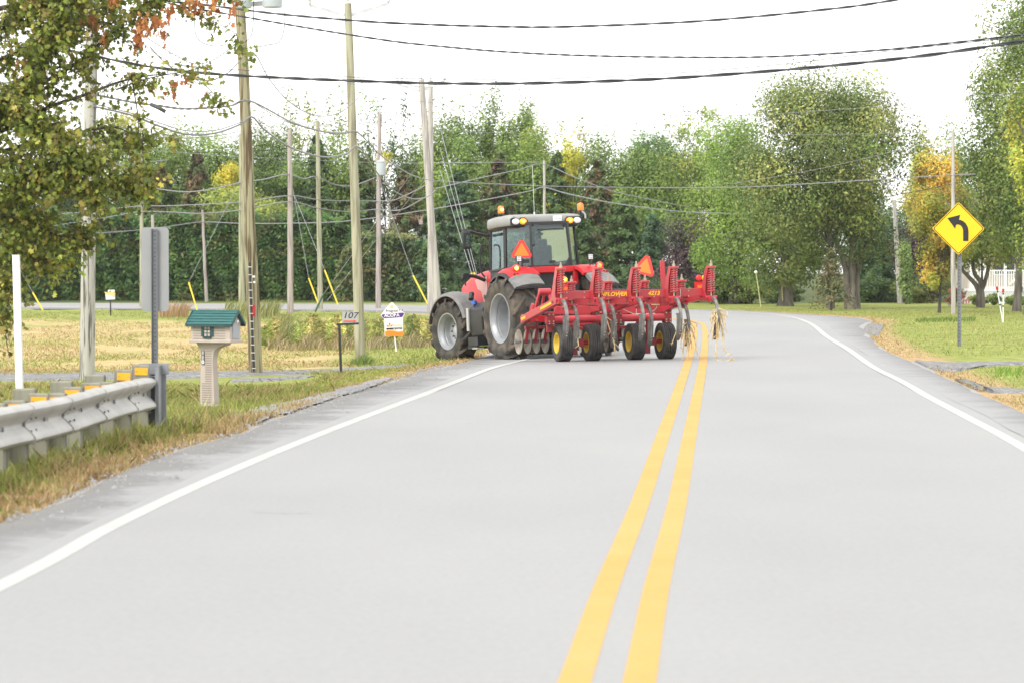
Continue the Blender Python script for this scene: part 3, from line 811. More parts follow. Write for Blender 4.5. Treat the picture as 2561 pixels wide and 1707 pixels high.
# slow-moving-vehicle triangle
def smv(parent, name='warning_triangle', s=.36):
    e = MB()
    def tri(k, cut): # truncated triangle
        h = s * .87
        return [(-s / 2 * k + cut * .5, -h * .42 * k), (s / 2 * k - cut * .5, -h * .42 * k), (s / 2 * k, -h * .42 * k + cut), (cut * .6, h * .58 * k), (-cut * .6, h * .58 * k), (-s / 2 * k, -h * .42 * k + cut)]
    e.prism(tri(1.25, .07), .006, MR); o = e.build(name, REDREF, parent)
    i = MB(); i.prism([(x, y) for x, y in tri(.90, .015)], .003, Matrix.Translation((0, -.0065, 0)) @ MR); i.build('orange_centre', ORANGE, o)
    return o
t1 = smv(tractor); t1.location = (-.76, -.10, 2.44); t1.rotation_euler = (0, R(3), R(-24))
b = MB(); b.bar((-.76, -.09, 2.02), (-.76, -.09, 2.44), .04, .02); b.box((-.66, -.06, 2.20), (.2, .03, .08)); b.build('triangle_bracket', BLACK, tractor)

# mirror, rails, lamp arm, step box, front mudguards
for s in (-1, 1):
    b = MB(); b.tube(catmull([(s * .60, 2.05, 2.90), (s * .9, 2.08, 2.97), (s * 1.15, 2.05, 3.04), (s * 1.25, 2.02, 3.03), (s * 1.26, 2.0, 2.98)], 5), .032, 8); mm_ = b.build('mirror_arm', BLACK, tractor)
    b = MB(); b.box((s * 1.19, 1.98, 2.82), (.21, .07, .42)); mi = b.build('mirror', BLACK, tractor, bevel=.03)
    b = MB(); b.box((s * 1.19, 1.938, 2.82), (.16, .01, .36)); b.build('mirror_glass', mat('mirror_face', (0.30, 0.34, 0.33), .05, .9), mi)
    b = MB(); b.tube(catmull([(s * .70, 2.14, 1.95), (s * .80, 2.16, 2.15), (s * .78, 2.15, 2.62), (s * .70, 2.14, 2.70), (s * .64, 2.12, 2.68)], 5), .02, 8); b.build('grab_rail', BLACK, tractor)
    b = MB(); b.tube(catmull([(s * .55, 2.5, 1.90), (s * .8, 2.5, 2.0), (s * 1.02, 2.48, 2.02)], 5), .045, 8); b.box((s * 1.07, 2.44, 2.01), (.16, .12, .13)); b.cyl((s * 1.07, 2.44, 1.95), (s * 1.07, 2.44, 1.79), .02, n=6); b.build('lamp_arm', BLACK, tractor, bevel=.01)
    b = MB(); rings = []
    for k in range(15):
        a = R(18) + R(150) * k / 14
        rings.append([Vector((s * x, -(.84 + dr) * math.cos(a), (.84 + dr) * math.sin(a))) for x, dr in ((-.24, -.02), (-.24, .02), (.0, .055), (.22, .02), (.26, -.05), (.24, -.06), (.20, -.0), (0, .03))])
    b.loft(rings); o = b.build('front_mudguard', GREYP, tractor, smooth_deg=50, loc=(s * 1.10, 3.08, TRF + .02)); o.rotation_euler = (0, 0, R(9))
# fuel tank and steps on the left
b = MB()
b.loft([[(-1.18, 1.28, .62), (-.62, 1.28, .62), (-.62, 1.98, .62), (-1.18, 1.98, .62)], [(-1.22, 1.26, .95), (-.62, 1.26, .95), (-.62, 2.0, .95), (-1.22, 2.0, .95)], [(-1.2, 1.26, 1.22), (-.62, 1.26, 1.22), (-.62, 2.0, 1.22), (-1.2, 2.0, 1.22)], [(-.98, 1.28, 1.38), (-.62, 1.28, 1.38), (-.62, 2.0, 1.38), (-1.05, 2.0, 1.38)]])
tank = b.build('fuel_tank', BLACK, tractor, bevel=.02)
b = MB(); b.cyl((-1.10, 1.92, 1.34), (-1.10, 1.92, 1.42), .065, n=16); b.build('filler_cap', mat('blue_cap', (0.03, 0.13, 0.52), .4), tank)
b = MB(); b.tube([(-1.14, 2.0, 1.46), (-1.08, 2.08, 1.60)], .06, 10); b.build('filler_hose', BLACK, tank)
b = MB(); b.box((-1.235, 2.005, 1.0), (.03, .12, .52)); b.build('tank_trim', SILVER, tank)
b = MB(); b.box((-1.10, 1.6, .50), (.42, .55, .20)); b.box((-1.10, 1.6, .36), (.46, .5, .05)); st = b.build('step', BLACK, tractor)
b = MB(); b.box((-1.26, 1.45, .34), (.16, .30, .03)); b.build('step_tread', SILVER, st)
b = MB(); b.box((1.0, 1.6, .85), (.5, .8, .6)); b.build('tool_box', BLACK, tractor, bevel=.03)
# ------------------------------------------------------------------ disc chisel plough behind the tractor
PRED = mat('implement_red', (0.44, 0.022, 0.036), 0.4, col2=(0.32, 0.050, 0.046), scale=5, thr=(0.32, 0.54), coat=0.2, detail=9)
PRED2 = mat('implement_red_dull', (0.33, 0.016, 0.026), 0.5, col2=(0.20, 0.03, 0.03), scale=6, thr=(0.3, 0.6))
STEEL = mat('worn_steel', (0.22, 0.215, 0.205), 0.5, 0.2, col2=(0.12, 0.114, 0.105), scale=8, thr=(0.35, 0.6))
DISC = mat('earthy_disc', (0.33, 0.29, 0.24), 0.65, 0.1, col2=(0.16, 0.13, 0.10), scale=4, thr=(0.35, 0.62))
YRIM = mat('yellow_rim', (0.62, 0.42, 0.03), 0.4, var=.12, scale=8)
BOLT = mat('plated_bolt', (0.42, 0.38, 0.30), 0.4, 0.6)
SMALLTY = mat('small_tyre_rubber', (0.026, 0.026, 0.028), 0.75, col2=(0.060, 0.056, 0.050), scale=7, thr=(0.4, 0.7))
plough = thing('chisel_plough', 'red disc chisel plough with yellow-rimmed wheels behind the tractor', 'plough', (2.12, 64.15, -0.035), R(15))
plough.rotation_euler = (0, -0.012, R(15))

def small_wheel(x, y, r=.385, wd=.30, r0=.20):
    e = bpy.data.objects.new('wheel', None); link(e); e.parent = plough; e.location = (x, y, r)
    h = [(.40, r0), (.47, r0 + .05), (.50, r0 + .10), (.485, r - .035), (.45, r - .012)]
    tread = []
    for i, x0 in enumerate((-.36, -.22, -.08, .08, .22, .36)):
        tread += [(x0 - .055, r - .002), (x0 + .045, r - .002), (x0 + .05, r - .022), (x0 + .08, r - .022)]
    prof = [(-a, q) for a, q in h] + tread + [(a, q) for a, q in reversed(h)]
    b = MB(); b.lathe([(a * wd, q) for a, q in prof], n=40); b.build('tyre', SMALLTY, e, smooth_deg=30)
    b = MB(); b.lathe([(-.125, r0), (-.135, r0 + .02), (-.14, r0 + .015), (-.125, r0 - .012), (-.06, r0 - .03), (-.03, r0 - .05), (-.02, .10), (-.05, .07), (-.05, .001)], n=32)
    b.lathe([(.125, r0), (.135, r0 + .02), (.12, r0 - .012), (.05, r0 - .03), (0, r0 - .04)], n=32)
    rm = b.build('rim', YRIM, e, smooth_deg=40)
    b = MB()
    for k in range(5):
        a = k * 2 * math.pi / 5 + .3; b.cyl((-.06, .085 * math.cos(a), .085 * math.sin(a)), (-.02, .085 * math.cos(a), .085 * math.sin(a)), .012, n=6)
    b.build('wheel_nuts', BOLT, rm)
    return e
for x, y in ((-1.09, .0), (-.445, .0), (.49, .0), (1.17, .0)): small_wheel(x, y)

# frame beams
def beam(pts, wd, ht, name, m=PRED, bev=.008):
    for p, q in pts: o = MB().bar(p, q, wd, ht).build(name, m, plough, bevel=bev)
    return o
toolbar = beam([((-1.55, -1.35, 1.40), (1.78, -1.35, 1.42))], .13, .165, 'rear_toolbar')
beam([((-1.22, -.62, 1.25), (1.40, -.62, 1.26))], .12, .155, 'front_toolbar')
beam([((-1.20, .22, 1.06), (-.42, .22, 1.06)), ((.22, .22, 1.06), (1.15, .22, 1.06))], .13, .175, 'cross_beam')
tt = MB(); tt.cyl((-1.45, .02, .875), (-.10, .02, .875), .078, n=20); tt.cyl((.18, .02, .88), (1.22, .02, .885), .078, n=20); tt.build('rock_shaft', mat('implement_red_light', (0.52, 0.050, 0.060), .45, col2=(0.42, .03, .045), scale=5), plough, smooth_deg=40)
beam([((-1.70, .95, .86), (-1.42, -1.30, 1.36)), ((1.30, .95, .90), (1.20, -1.30, 1.36))], .10, .15, 'side_rail')
beam([((-.42, .26, 1.05), (-.05, -.62, 1.22)), ((-.10, .22, 1.02), (.42, -1.28, 1.34)), ((1.12, .24, 1.03), (1.42, -.62, 1.22)), ((-1.25, -.60, 1.25), (-1.40, -1.3, 1.36)), ((1.42, -.62, 1.24), (1.75, -1.30, 1.36))], .10, .13, 'brace')
beam([((-.35, .2, 1.02), (-.12, 2.9, .70)), ((.45, .2, 1.02), (.05, 2.9, .70)), ((-.10, 2.6, .70), (-.03, 3.3, .66))], .10, .14, 'drawbar')
# brackets where the rock shaft is carried
for x in (-1.35, -.10, .12, 1.22):
    b = MB(); b.box((x, .04, .90), (.16, .20, .26)); b.box((x, .10, .70), (.12, .08, .18)); b.build('shaft_bracket', PRED2, plough, bevel=.008)
b = MB()
for x in (-1.35, -.10, .12, 1.22):
    for dx in (-.045, .045):
        for z in (.79, .84, .98): b.cyl((x + dx, -.062, z), (x + dx, -.085, z), .016, n=6)
for x in np.linspace(-1.4, 1.6, 9):
    b.cyl((x, -1.418, 1.345), (x, -1.435, 1.345), .014, n=6); b.cyl((x, -1.418, 1.455), (x, -1.435, 1.455), .014, n=6)
b.build('bolts', BOLT, plough)
# walking beam arms to the wheels
for x in (-.80, .80):
    b = MB()
    M = Matrix(((0, 0, 1, x - .03), (1, 0, 0, 0), (0, 1, 0, 0), (0, 0, 0, 1)))
    b.prism([(.10, .92), (-.10, .92), (-.14, .60), (-.02, .30), (.12, .30), (.14, .62)], .06, M)
    b.build('wheel_arm', PRED, plough, bevel=.01)
    b = MB(); b.cyl((x - .30, 0, .385), (x + .36, 0, .385), .045, n=14); b.box((x + .10, 0, .385), (.10, .16, .17)); b.box((x - .05, .02, .24), (.16, .08, .22)); b.build('axle', PRED2, plough)
# pins, uprights, hydraulic cylinder and lift linkage on the left
b = MB(); b.cyl((-1.30, .45, .985), (-.75, .45, .985), .052, n=16); b.cyl((-1.42, .45, .985), (-1.30, .45, .985), .028, n=10); b.build('hydraulic_cylinder', BLACK, plough)
b = MB(); b.lathe([(-1.03, .055), (-1.015, .055)], (0, .45, .985), 'x', 16, cap=True); b.build('cylinder_band', SILVER, plough)
b = MB()
b.bar((-1.52, .75, .92), (-1.42, .60, 1.42), .06, .05); b.bar((-1.36, .72, 1.02), (-1.30, .60, 1.45), .05, .05); b.cyl((-1.44, .58, 1.45), (-1.18, .58, 1.45), .075, n=16)
b.bar((-1.20, .58, 1.42), (-1.14, .50, 1.10), .10, .06); b.bar((-1.60, .85, .78), (-1.52, .72, 1.20), .05, .09); b.bar((-1.40, .65, 1.12), (-1.16, .60, 1.15), .04, .08)
b.build('lift_linkage', PRED, plough, bevel=.01)
beam([((-1.66, 1.0, .88), (-1.20, 1.0, .88))], .12, .15, 'gang_arm', mat('implement_red_bright', (0.55, .012, .02), .3))
b = MB(); b.box((-1.675, 1.0, .88), (.03, .14, .17)); b.box((-1.54, .935, .88), (.014, .012, .15)); b.build('gang_arm_cap', mat('bleached_red', (0.62, .22, .20), .5), plough)
# yellow decals on the side rail
b = MB()
for t0, t1_, w_ in ((.03, .13, .06), (.50, .78, .055)):
    p = Vector((-1.755, .95, .86)); q = Vector((-1.475, -1.30, 1.36)); a0 = p.lerp(q, t0); a1 = p.lerp(q, t1_)
    b.bar(a0, a1, .006, w_)
    b.bar(a0 + Vector((.05, -.02, 0)), a1 + Vector((.05, -.02, 0)), .006, w_ * .2)
b.build('decal', mat('decal_yellow', (0.85, .42, .015), .5), plough)
# hoses
b = MB()
b.tube(catmull([(-.5, -.55, 1.35), (-.2, -.2, 1.16), (.1, .1, 1.15), (.3, .5, 1.0), (.1, 1.5, .9), (0, 2.9, 1.0)], 6), .012, 6)
b.tube(catmull([(-.9, -.55, 1.20), (-.4, -.2, 1.15), (.0, .1, 1.18), (.2, .5, 1.05), (.05, 2.9, 1.05)], 6), .012, 6)
b.tube(catmull([(.9, -1.0, 1.49), (.2, -1.2, 1.51), (-.3, -1.0, 1.50)], 6), .010, 6); b.build('hoses', BLACK, plough)
b = MB(); b.tube(catmull([(.10, -.35, 1.10), (.35, -.35, .98), (.62, -.36, .96), (.82, -.4, 1.06), (.86, -.45, 1.18)], 6), .009, 6)
b.tube([(.44, -.3, .98), (.44, -.3, 1.13)], .007, 5)
for x in (.93, 1.04): b.tube(catmull([(x, -1.44, 1.50), (x + .004, -1.445, 1.40), (x - .01, -1.44, 1.30)], 4), .006, 5)
b.build('cable_ties', mat('pale_cord', (.70, .68, .64), .7), plough)

# spring-loaded shanks: bracket, spring, rod with nuts, curved shank, twisted shovel
def make_shank(x, y, z0, rear):
    e = bpy.data.objects.new('shank_assembly', None); link(e); e.parent = plough; e.location = (x, y, z0)
    hgt = .60 if rear else .46
    b = MB()
    M = Matrix(((0, 0, 1, -.095), (1, 0, 0, 0), (0, 1, 0, 0), (0, 0, 0, 1)))
    b.prism([(.07, hgt - .01), (-.07, hgt - .01), (-.06, hgt - .10), (.02, hgt - .22), (.10, .06), (.02, -.10), (.40, -.12), (.42, -.02), (.20, hgt - .2)], .014, M)
    M = Matrix(((0, 0, 1, .075), (1, 0, 0, 0), (0, 1, 0, 0), (0, 0, 0, 1)))
    b.prism([(.16, .12), (.05, .02), (.02, -.10), (.40, -.12), (.42, -.02)], .014, M)
    b.lathe([(hgt - .035, .10), (hgt - .01, .105), (hgt + .014, .10)], (0, -.02, 0), 'z', 18, cap=True)
    b.box((0, -.04, -.06), (.15, .10, .12)); b.cyl((-.12, -.03, -.03), (.12, -.03, -.03), .035, n=10); b.cyl((-.12, .30, -.08), (.12, .30, -.08), .03, n=10)
    br = b.build('bracket', PRED, e, smooth_deg=30, bevel=.005)
    b = MB(); b.loft([[(-.082, .12, -.02), (.06, .12, -.02), (.06, .14, -.02), (-.082, .14, -.02)], [(-.082, .055, hgt - .04), (.06, .055, hgt - .04), (.06, .075, hgt - .04), (-.082, .075, hgt - .04)]]); b.build('back_plate', PRED2, br)
    b = MB(); n = 10 if rear else 8; pts = []
    for k in range(n * 12 + 1):
        a = k / 12 * 2 * math.pi; pts.append((.068 * math.cos(a), -.02 + .068 * math.sin(a), .07 + (hgt - .13) * k / (n * 12)))
    b.tube(pts, .0155, 6); b.build('spring', PRED, e, smooth_deg=60)
    b = MB(); b.cyl((0, -.02, .0), (0, -.02, hgt + .13), .016, n=8); b.cyl((0, -.02, hgt + .012), (0, -.02, hgt + .05), .034, n=6); b.cyl((0, -.02, hgt + .05), (0, -.02, hgt + .07), .028, n=6); b.build('tension_rod', BOLT, e)
    b = MB(); pth = [(0, -.0, -.05), (0, -.20, -.06), (0, -.38, -.20), (0, -.46, -.42), (0, -.42, -.62), (0, -.30, -.78)]
    P = catmull(pth, 6)
    rings = []
    for i, p in enumerate(P):
        d = (P[min(i + 1, len(P) - 1)] - P[max(i - 1, 0)]).normalized(); nrm = Vector((0, -d.z, d.y))
        rings.append([p + Vector((sx * .027, 0, 0)) + nrm * sn * .030 for sx, sn in ((-1, -1), (1, -1), (1, 1), (-1, 1))])
    b.loft(rings); b.build('shank', STEEL, e, smooth_deg=30)
    b = MB(); rings = []
    S = catmull([(0, -.42, -.34), (0, -.425, -.50), (0, -.385, -.66), (0, -.27, -.83), (0, -.20, -.90)], 5)
    for i, p in enumerate(S):
        f = i / (len(S) - 1); tw = -.9 * (1 - f) ** 1.2; hw = .028 + .030 * math.sin(math.pi * min(1, f * 1.05)) + (.012 if f < .1 else 0)
        c, s_ = math.cos(tw), math.sin(tw)
        sh = Vector((-.06 * (1 - f) ** 1.5, -.03, 0))
        rings.append([p + sh + Vector((sx * hw * c, sx * hw * s_ + sn * .010, 0)) for sx, sn in ((-1, -1), (1, -1), (1, 1), (-1, 1))])
    b.loft(rings); sv = b.build('shovel', mat('shovel_steel', (0.15, 0.143, 0.132), .6, .2, col2=(.075, .070, .064), scale=6), e, smooth_deg=30)
    b = MB()
    for z, yy in ((-.70, -.435), (-.76, -.40)): b.cyl((0, yy, z), (0, yy + .02, z), .011, n=6)
    b.build('shovel_bolts', BOLT, sv)
    return e
SH = []
for i in range(5): SH.append(make_shank(-1.60 + .806 * i, -1.68, 1.35, True))
for i in range(4): SH.append(make_shank(-1.085 + .80 * i, -.68, 1.20, False))

# lettering on the toolbar
LET = mat('letter_yellow', (0.90, 0.50, 0.01), .5)
text_obj('lettering', 'SUNFLOWER', .115, Matrix.Translation((-.465, -1.4185, 1.405)) @ MR, LET, toolbar, shear=.25, xs=1.06, bold=.004)
text_obj('lettering', '4213', .115, Matrix.Translation((.47, -1.4185, 1.412)) @ MR, LET, toolbar, shear=.25, xs=1.12, bold=.004)

# discs in two gangs
b = MB()
def disc(x, y, z, rad=.265, yaw=0):
    b = MB(); b.lathe([(.006, .001), (.0, .08), (-.02, .17), (-.05, rad), (-.046, rad), (-.012, .17), (.008, .08), (.014, .001)], n=36)
    o = b.build('disc', DISC, plough, smooth_deg=50, loc=(x, y, z)); o.rotation_euler = (0, 0, yaw); return o
for k in range(4): disc(-1.69 + .205 * k, 1.15 + .03 * k, .40, yaw=R(4))
for k in range(5): disc(-.36 + .19 * k, 1.0, .40, yaw=R(-6))
for k in range(2): disc(.62 + .19 * k, 1.0, .42, yaw=R(-6))
b = MB(); b.cyl((-1.82, 1.13, .40), (-1.03, 1.25, .40), .024, n=8); b.cyl((-1.83, 1.13, .40), (-1.73, 1.14, .40), .05, n=8); b.cyl((-.5, 1.0, .40), (.9, 1.0, .41), .024, n=8)
for k in range(3): b.cyl((-1.63 + .205 * k, 1.16, .40), (-1.53 + .205 * k, 1.17, .40), .05, n=10)
for k in range(5): b.cyl((-.32 + .19 * k, 1.0, .40), (-.21 + .19 * k, 1.0, .40), .05, n=10)
b.build('disc_axle', STEEL, plough)
b = MB(); b.bar((-1.62, 1.05, .69), (-.80, 1.15, .70), .10, .06); b.bar((-.48, .9, .66), (1.1, .9, .68), .10, .06)
for k in range(4): b.bar((-1.54 + .205 * k, 1.08, .69), (-1.58 + .205 * k, 1.12, .38), .07, .02, (0, 1, 0))
for k in range(5): b.bar((-.30 + .19 * k, .92, .66), (-.34 + .19 * k, .97, .40), .06, .02, (0, 1, 0))
b.bar((-1.40, .9, .85), (-1.36, 1.08, .69), .06, .06); b.bar((-.05, .6, 1.0), (.0, .92, .68), .08, .06); b.bar((.8, .3, 1.0), (.8, .9, .68), .08, .06)
b.build('gang_frame', PRED2, plough, bevel=.006)

# red post, reflector triangle, lamps
b = MB(); b.bar((.92, -.72, 1.22), (.88, -.72, 2.08), .095, .06, (0, 1, 0)); b.build('post', PRED, plough, bevel=.008)
b = MB(); b.box((.92, -.72, 1.26), (.17, .10, .24)); b.cyl((1.0, -.80, 1.19), (1.10, -.80, 1.19), .05, n=12); b.build('post_bracket', PRED2, plough, bevel=.008)
t2 = smv(plough, s=.38); t2.location = (.56, -.55, 1.96); t2.rotation_euler = (R(-6), R(14), R(-30)); t2.scale = (.98, 1, .98)
b = MB(); b.bar((.56, -.52, 1.3), (.56, -.52, 2.0), .05, .03, (0, 1, 0)); b.build('triangle_bracket', PRED2, plough)
for x in (-1.44, 1.60):
    b = MB(); b.box((x, -1.15, 1.56), (.30, .02, .15)); lp = b.build('lamp_plate', mat('lamp_plate_red', (.60, .015, .02), .4), plough)
    b = MB(); b.box((x + .02, -1.163, 1.535), (.22, .006, .06)); b.build('reflector_strip', ORANGE, lp)
    b = MB(); b.box((x - .005, -1.13, 1.715), (.27, .06, .16)); b.build('lamp_box', BLACK, lp, bevel=.01)
    for dx, m1 in ((-.065, REDREF), (.068, AMBER)):
        b = MB(); b.lathe([(.02, .064), (-.03, .062), (-.045, .045), (-.05, .001)], (0, 0, 0), 'y', 20); q = b.build('lamp', m1, lp, loc=(x + dx, -1.165, 1.715))
        if m1 is AMBER:
            b = MB(); b.lathe([(-.046, .03), (-.053, .02), (-.055, .001)], (0, 0, 0), 'y', 12); b.build('bulb', AMBER_HOT, q)

# straw caught on the shanks: things of their own
STRAW = mat('dry_straw', (0.62, 0.48, 0.26), .8, col2=(0.36, 0.25, 0.12), scale=14, thr=(.3, .55))
MW = plough.matrix_basis.copy() if False else (Matrix.Translation(plough.location) @ plough.rotation_euler.to_matrix().to_4x4())
def straw(loc, n, drop, spread, seed, label, long_=()):
    rg = random.Random(seed); b = MB()
    for k in range(n):
        a = rg.uniform(0, 2 * math.pi); L = drop * rg.uniform(.25, 1.0) ** 1.2; s = spread * rg.uniform(.3, 1)
        p = [Vector((rg.gauss(0, .02), rg.gauss(0, .02), rg.uniform(-.08, .06)))]
        d = Vector((math.cos(a) * s, math.sin(a) * s * .7, 0))
        for j in range(1, 5):
            f = j / 4
            p.append(p[0] + d * f ** .8 + Vector((rg.gauss(0, .018), rg.gauss(0, .018), .05 * math.sin(f * 3) - L * f)))
        b.tube(catmull(p, 2), [rg.uniform(.006, .011)] * (4 * 2 + 1), 4)
    for pts in long_:
        b.tube(catmull(pts, 4), .011, 5)
        for q in pts[1:]:
            for _ in range(3):
                b.tube([Vector(q), Vector(q) + Vector((rg.gauss(0, .05), rg.gauss(0, .04), rg.gauss(-.04, .04)))], .006, 4)
    o = b.build('straw_clump', STRAW, None, loc=loc)
    return tag(o, label, 'straw', 'straw caught on the plough')
def shk(i, dy, dz): return MW @ Vector((SH[i].location.x, SH[i].location.y + dy, SH[i].location.z + dz))
straw(shk(4, -.42, -.30), 46, .62, .22, 1, 'big tuft of straw with long stalks hanging on the outermost shank', [[(0, 0, -.1), (-.02, 0, -.5), (-.03, 0, -.85), (.0, 0, -1.02), (.12, 0, -1.04), (.28, .02, -1.0), (.30, 0, -.95)], [(.03, 0, -.1), (.08, 0, -.4), (.13, 0, -.75), (.22, 0, -.88)]])
straw(shk(8, -.40, -.42), 42, .60, .20, 2, 'dense straw tuft hanging beside the wheel over the yellow line', [[(-.05, 0, -.1), (-.09, 0, -.5), (-.10, 0, -.75)], [(.02, 0, -.1), (.03, 0, -.5), (-.02, 0, -.80)], [(.08, 0, -.1), (.18, 0, -.5), (.23, 0, -.85)], [(-.05, 0, 0), (-.2, 0, -.1), (-.33, -.02, -.42)]])
straw(shk(6, -.40, -.30), 3, .4, .08, 3, 'few long stalks tangled between two shanks', [[(-.18, 0, .05), (-.08, 0, -.25), (0, 0, -.5), (.02, 0, -.75)], [(-.18, 0, .05), (-.02, 0, -.1), (-.04, 0, -.3)]])
straw(shk(5, -.40, -.42), 2, .3, .05, 4, 'thin stalk hanging beside the leftmost wheel', [[(0, 0, 0), (.01, 0, -.22), (.03, 0, -.42)]])
# ------------------------------------------------------------------ utility poles
def wood(name, c1, c2, sc=12): return mat(name, c1, .9, col2=c2, scale=sc, stretch=(1, 1, .07), thr=(.40, .56), bump=.6, detail=8)
W_GREY = mat('weathered_wood', (0.40, 0.385, 0.35), .9, col2=(0.11, 0.10, 0.085), scale=22, stretch=(1, 1, .06), thr=(.40, .50), bump=1.0, detail=6)
W_BROWN = mat('brown_green_wood', (0.31, 0.285, 0.175), .9, col2=(0.10, 0.07, 0.035), scale=20, stretch=(1, 1, .05), thr=(.40, .54), bump=1.0, detail=6)
W_GREEN = wood('green_treated_wood', (0.35, 0.345, 0.24), (0.21, 0.20, 0.13))
W_PALE = wood('pale_wood', (0.43, 0.405, 0.37), (0.27, 0.25, 0.23))
W_PINK = wood('pinkish_wood', (0.38, 0.335, 0.305), (0.25, 0.21, 0.19))
GALV = mat('galvanised_steel', (0.50, 0.51, 0.52), .5, .4, var=.15, scale=8)
PORC = mat('porcelain', (0.55, 0.55, 0.55), .3)
TRAFO = mat('transformer_grey', (0.42, 0.46, 0.475), .45)
CABLE = mat('black_cable', (0.035, 0.035, 0.04), .5)
GREYC = mat('grey_cable', (0.21, 0.21, 0.215), .5)
PALEC = mat('bare_wire', (0.24, 0.245, 0.245), .45, .2)
YGUARD = mat('yellow_guard', (0.83, 0.62, 0.06), .5)
POLES = {}
def pole(key, foot, top, Y, wpx, m, label, arms=(), insul=True, name='utility_pole', top_ins=True, zbase=None):
    """foot, top: picture positions; Y: distance; wpx: width at the foot in picture pixels"""
    f = at(foot[0], foot[1], Y); t = at(top[0], top[1], Y)
    z0 = gz(f.x, Y) - .1 if zbase is None else zbase
    k = (z0 - f.z) / (t.z - f.z); f = f + (t - f) * k
    e = thing(name, label, 'utility pole', f, 0, 'wooden utility poles')
    r0 = wpx / 2 * Y / F; r1 = r0 * .68
    b = MB(); q = t - f
    b.tube([q * (i / 8) + Vector((random.gauss(0, .008), 0, 0)) * (0 < i < 8) for i in range(9)], [r0 + (r1 - r0) * i / 8 for i in range(9)], 18)
    b.build('shaft', m, e, smooth_deg=50)
    for (l, j, r_) in arms:
        for tip in (l, r_):
            if tip is None: continue
            J = at(*j, Y) - f; Tp = at(*tip, Y) - f
            b = MB(); b.bar(J, Tp, .05, .075); b.build('cross_arm', GALV, e)
            if insul:
                b = MB(); b.lathe([(0, .02), (.05, .05), (.07, .05), (.08, .035), (.12, .055), (.14, .05), (.15, .03), (.20, .03), (.21, .001)], Tp, 'z', 10); b.build('insulator', PORC, e)
    if top_ins and insul and arms:
        b = MB(); b.lathe([(-.1, .015), (.06, .02), (.07, .05), (.10, .05), (.12, .03), (.15, .045), (.19, .04), (.22, .001)], q, 'z', 10); b.build('insulator', PORC, e)
    POLES[key] = (e, f, t, Y)
    return e
pole('A', (217, 949), (232, -160), 54.5, 39, W_GREY, 'cracked silver grey utility pole behind the leaves and guardrail')
eb = pole('B', (639.5, 931), (597, -110), 59, 35, W_BROWN, 'big brownish pole with transformers and black riser behind the mailbox', top_ins=False)
pole('C', (901, 880), (870, 9), 72, 27, W_GREEN, 'greenish pole with high V arms just left of the tractor', arms=[((774, 14), (862, 38), None), (None, (879, 38), (971, 9))])
pole('D1', (1096, 800), (1054, 200), 108, 22, W_PALE, 'pale leaning pole right behind the front tractor wheel', arms=[((994, 211), (1047, 228), (1112, 203))])
pole('D2', (1077, 785), (1077, 202), 124, 17, W_PALE, 'pale upright pole close beside the leaning pale pole', arms=[((1005, 207), (1073, 226), None)])
pole('E', (727, 790), (725, 325), 128, 16, W_PINK, 'pinkish pole with V arms between brown pole and greenish pole', arms=[((678, 324), (725, 334), (771, 321))])
pole('F', (801, 786), (794, 303), 134, 14, W_GREEN, 'slim green pole with flat arms next to the pinkish V armed pole', arms=[((735, 309), (794, 312), (822, 316))])
eg = pole('G', (946, 783), (948.6, 284), 136, 14, W_PINK, 'pinkish pole carrying a small grey transformer can', arms=[((903, 305), (948, 312), (992, 288))])
pole('K', (606, 783), (603, 338), 132, 17, W_GREEN, 'pale green pole with V arms hidden partly by the brown pole', arms=[((555, 335), (602, 350), (646, 333))])
pole('H', (354, 790), (354, 350), 140, 11, W_GREEN, 'thin yellowish pole with V arms behind the back of the sign', arms=[((311, 346), (355, 364), (400, 354))])
pole('I', (517, 757), (506, 525), 158, 9, W_PINK, 'short thin leaning pole in front of the cedar hedge', name='utility_pole')
pole('J', (384, 780), (381.5, 538), 150, 11, W_PINK, 'short pinkish pole peeping above the back of the sign')
pole('L', (1363, 760), (1361, 403), 148, 9, W_PALE, 'thin pole rising behind the tractor cab roof')
pole('M', (2384, 790), (2383, 327), 116, 12, W_PALE, 'pale slender pole behind the yellow curve sign')
pole('N', (2251, 762), (2236, 500), 152, 14, W_PALE, 'leaning bare pole between big maple and orange tree')
pole('O', (976, 700), (974, 514), 162, 6, W_BROWN, 'tiny dark pole in front of the trees left of the pale poles', zbase=-.1)

# transformers on the brown pole, on the small pole
fB = POLES['B'][1]
def can(parent, c, r_, h):
    b = MB(); b.lathe([(-h / 2, .001), (-h / 2, r_ * .96), (-h / 2 + .03, r_), (h / 2 - .05, r_), (h / 2 - .05, r_ * 1.04), (h / 2, r_ * 1.04), (h / 2 + .04, r_ * .6), (h / 2 + .05, .001)], (0, 0, 0), 'z', 24)
    o = b.build('transformer', TRAFO, parent, loc=c, smooth_deg=40)
    b = MB()
    for a in (0, 1.6): b.lathe([(h / 2, .04), (h / 2 + .1, .05), (h / 2 + .2, .03), (h / 2 + .26, .001)], (r_ * .5 * math.cos(a), r_ * .5 * math.sin(a), 0), 'z', 8)
    b.build('bushing', PORC, o)
    return o
for u0, u1, vb in ((583, 629, 21), (656, 706, 19)):
    c = at((u0 + u1) / 2, vb, 58.6 - .3); rr_ = (u1 - u0) / 2 * 58.6 / F
    can(eb, c - fB + Vector((0, 0, .38)), rr_, .76)
b = MB(); p = at(600, 14, 58.7) - fB; q = at(690, 6, 58.6) - fB; b.bar(p, q, .05, .09); b.build('cross_arm', GALV, eb)
b = MB()
b.tube(catmull([at(635, 0, 58.4) - fB, at(633, 60, 58.4) - fB, at(628, 90, 58.4) - fB, at(613, 106, 58.6) - fB], 5), .008, 5)
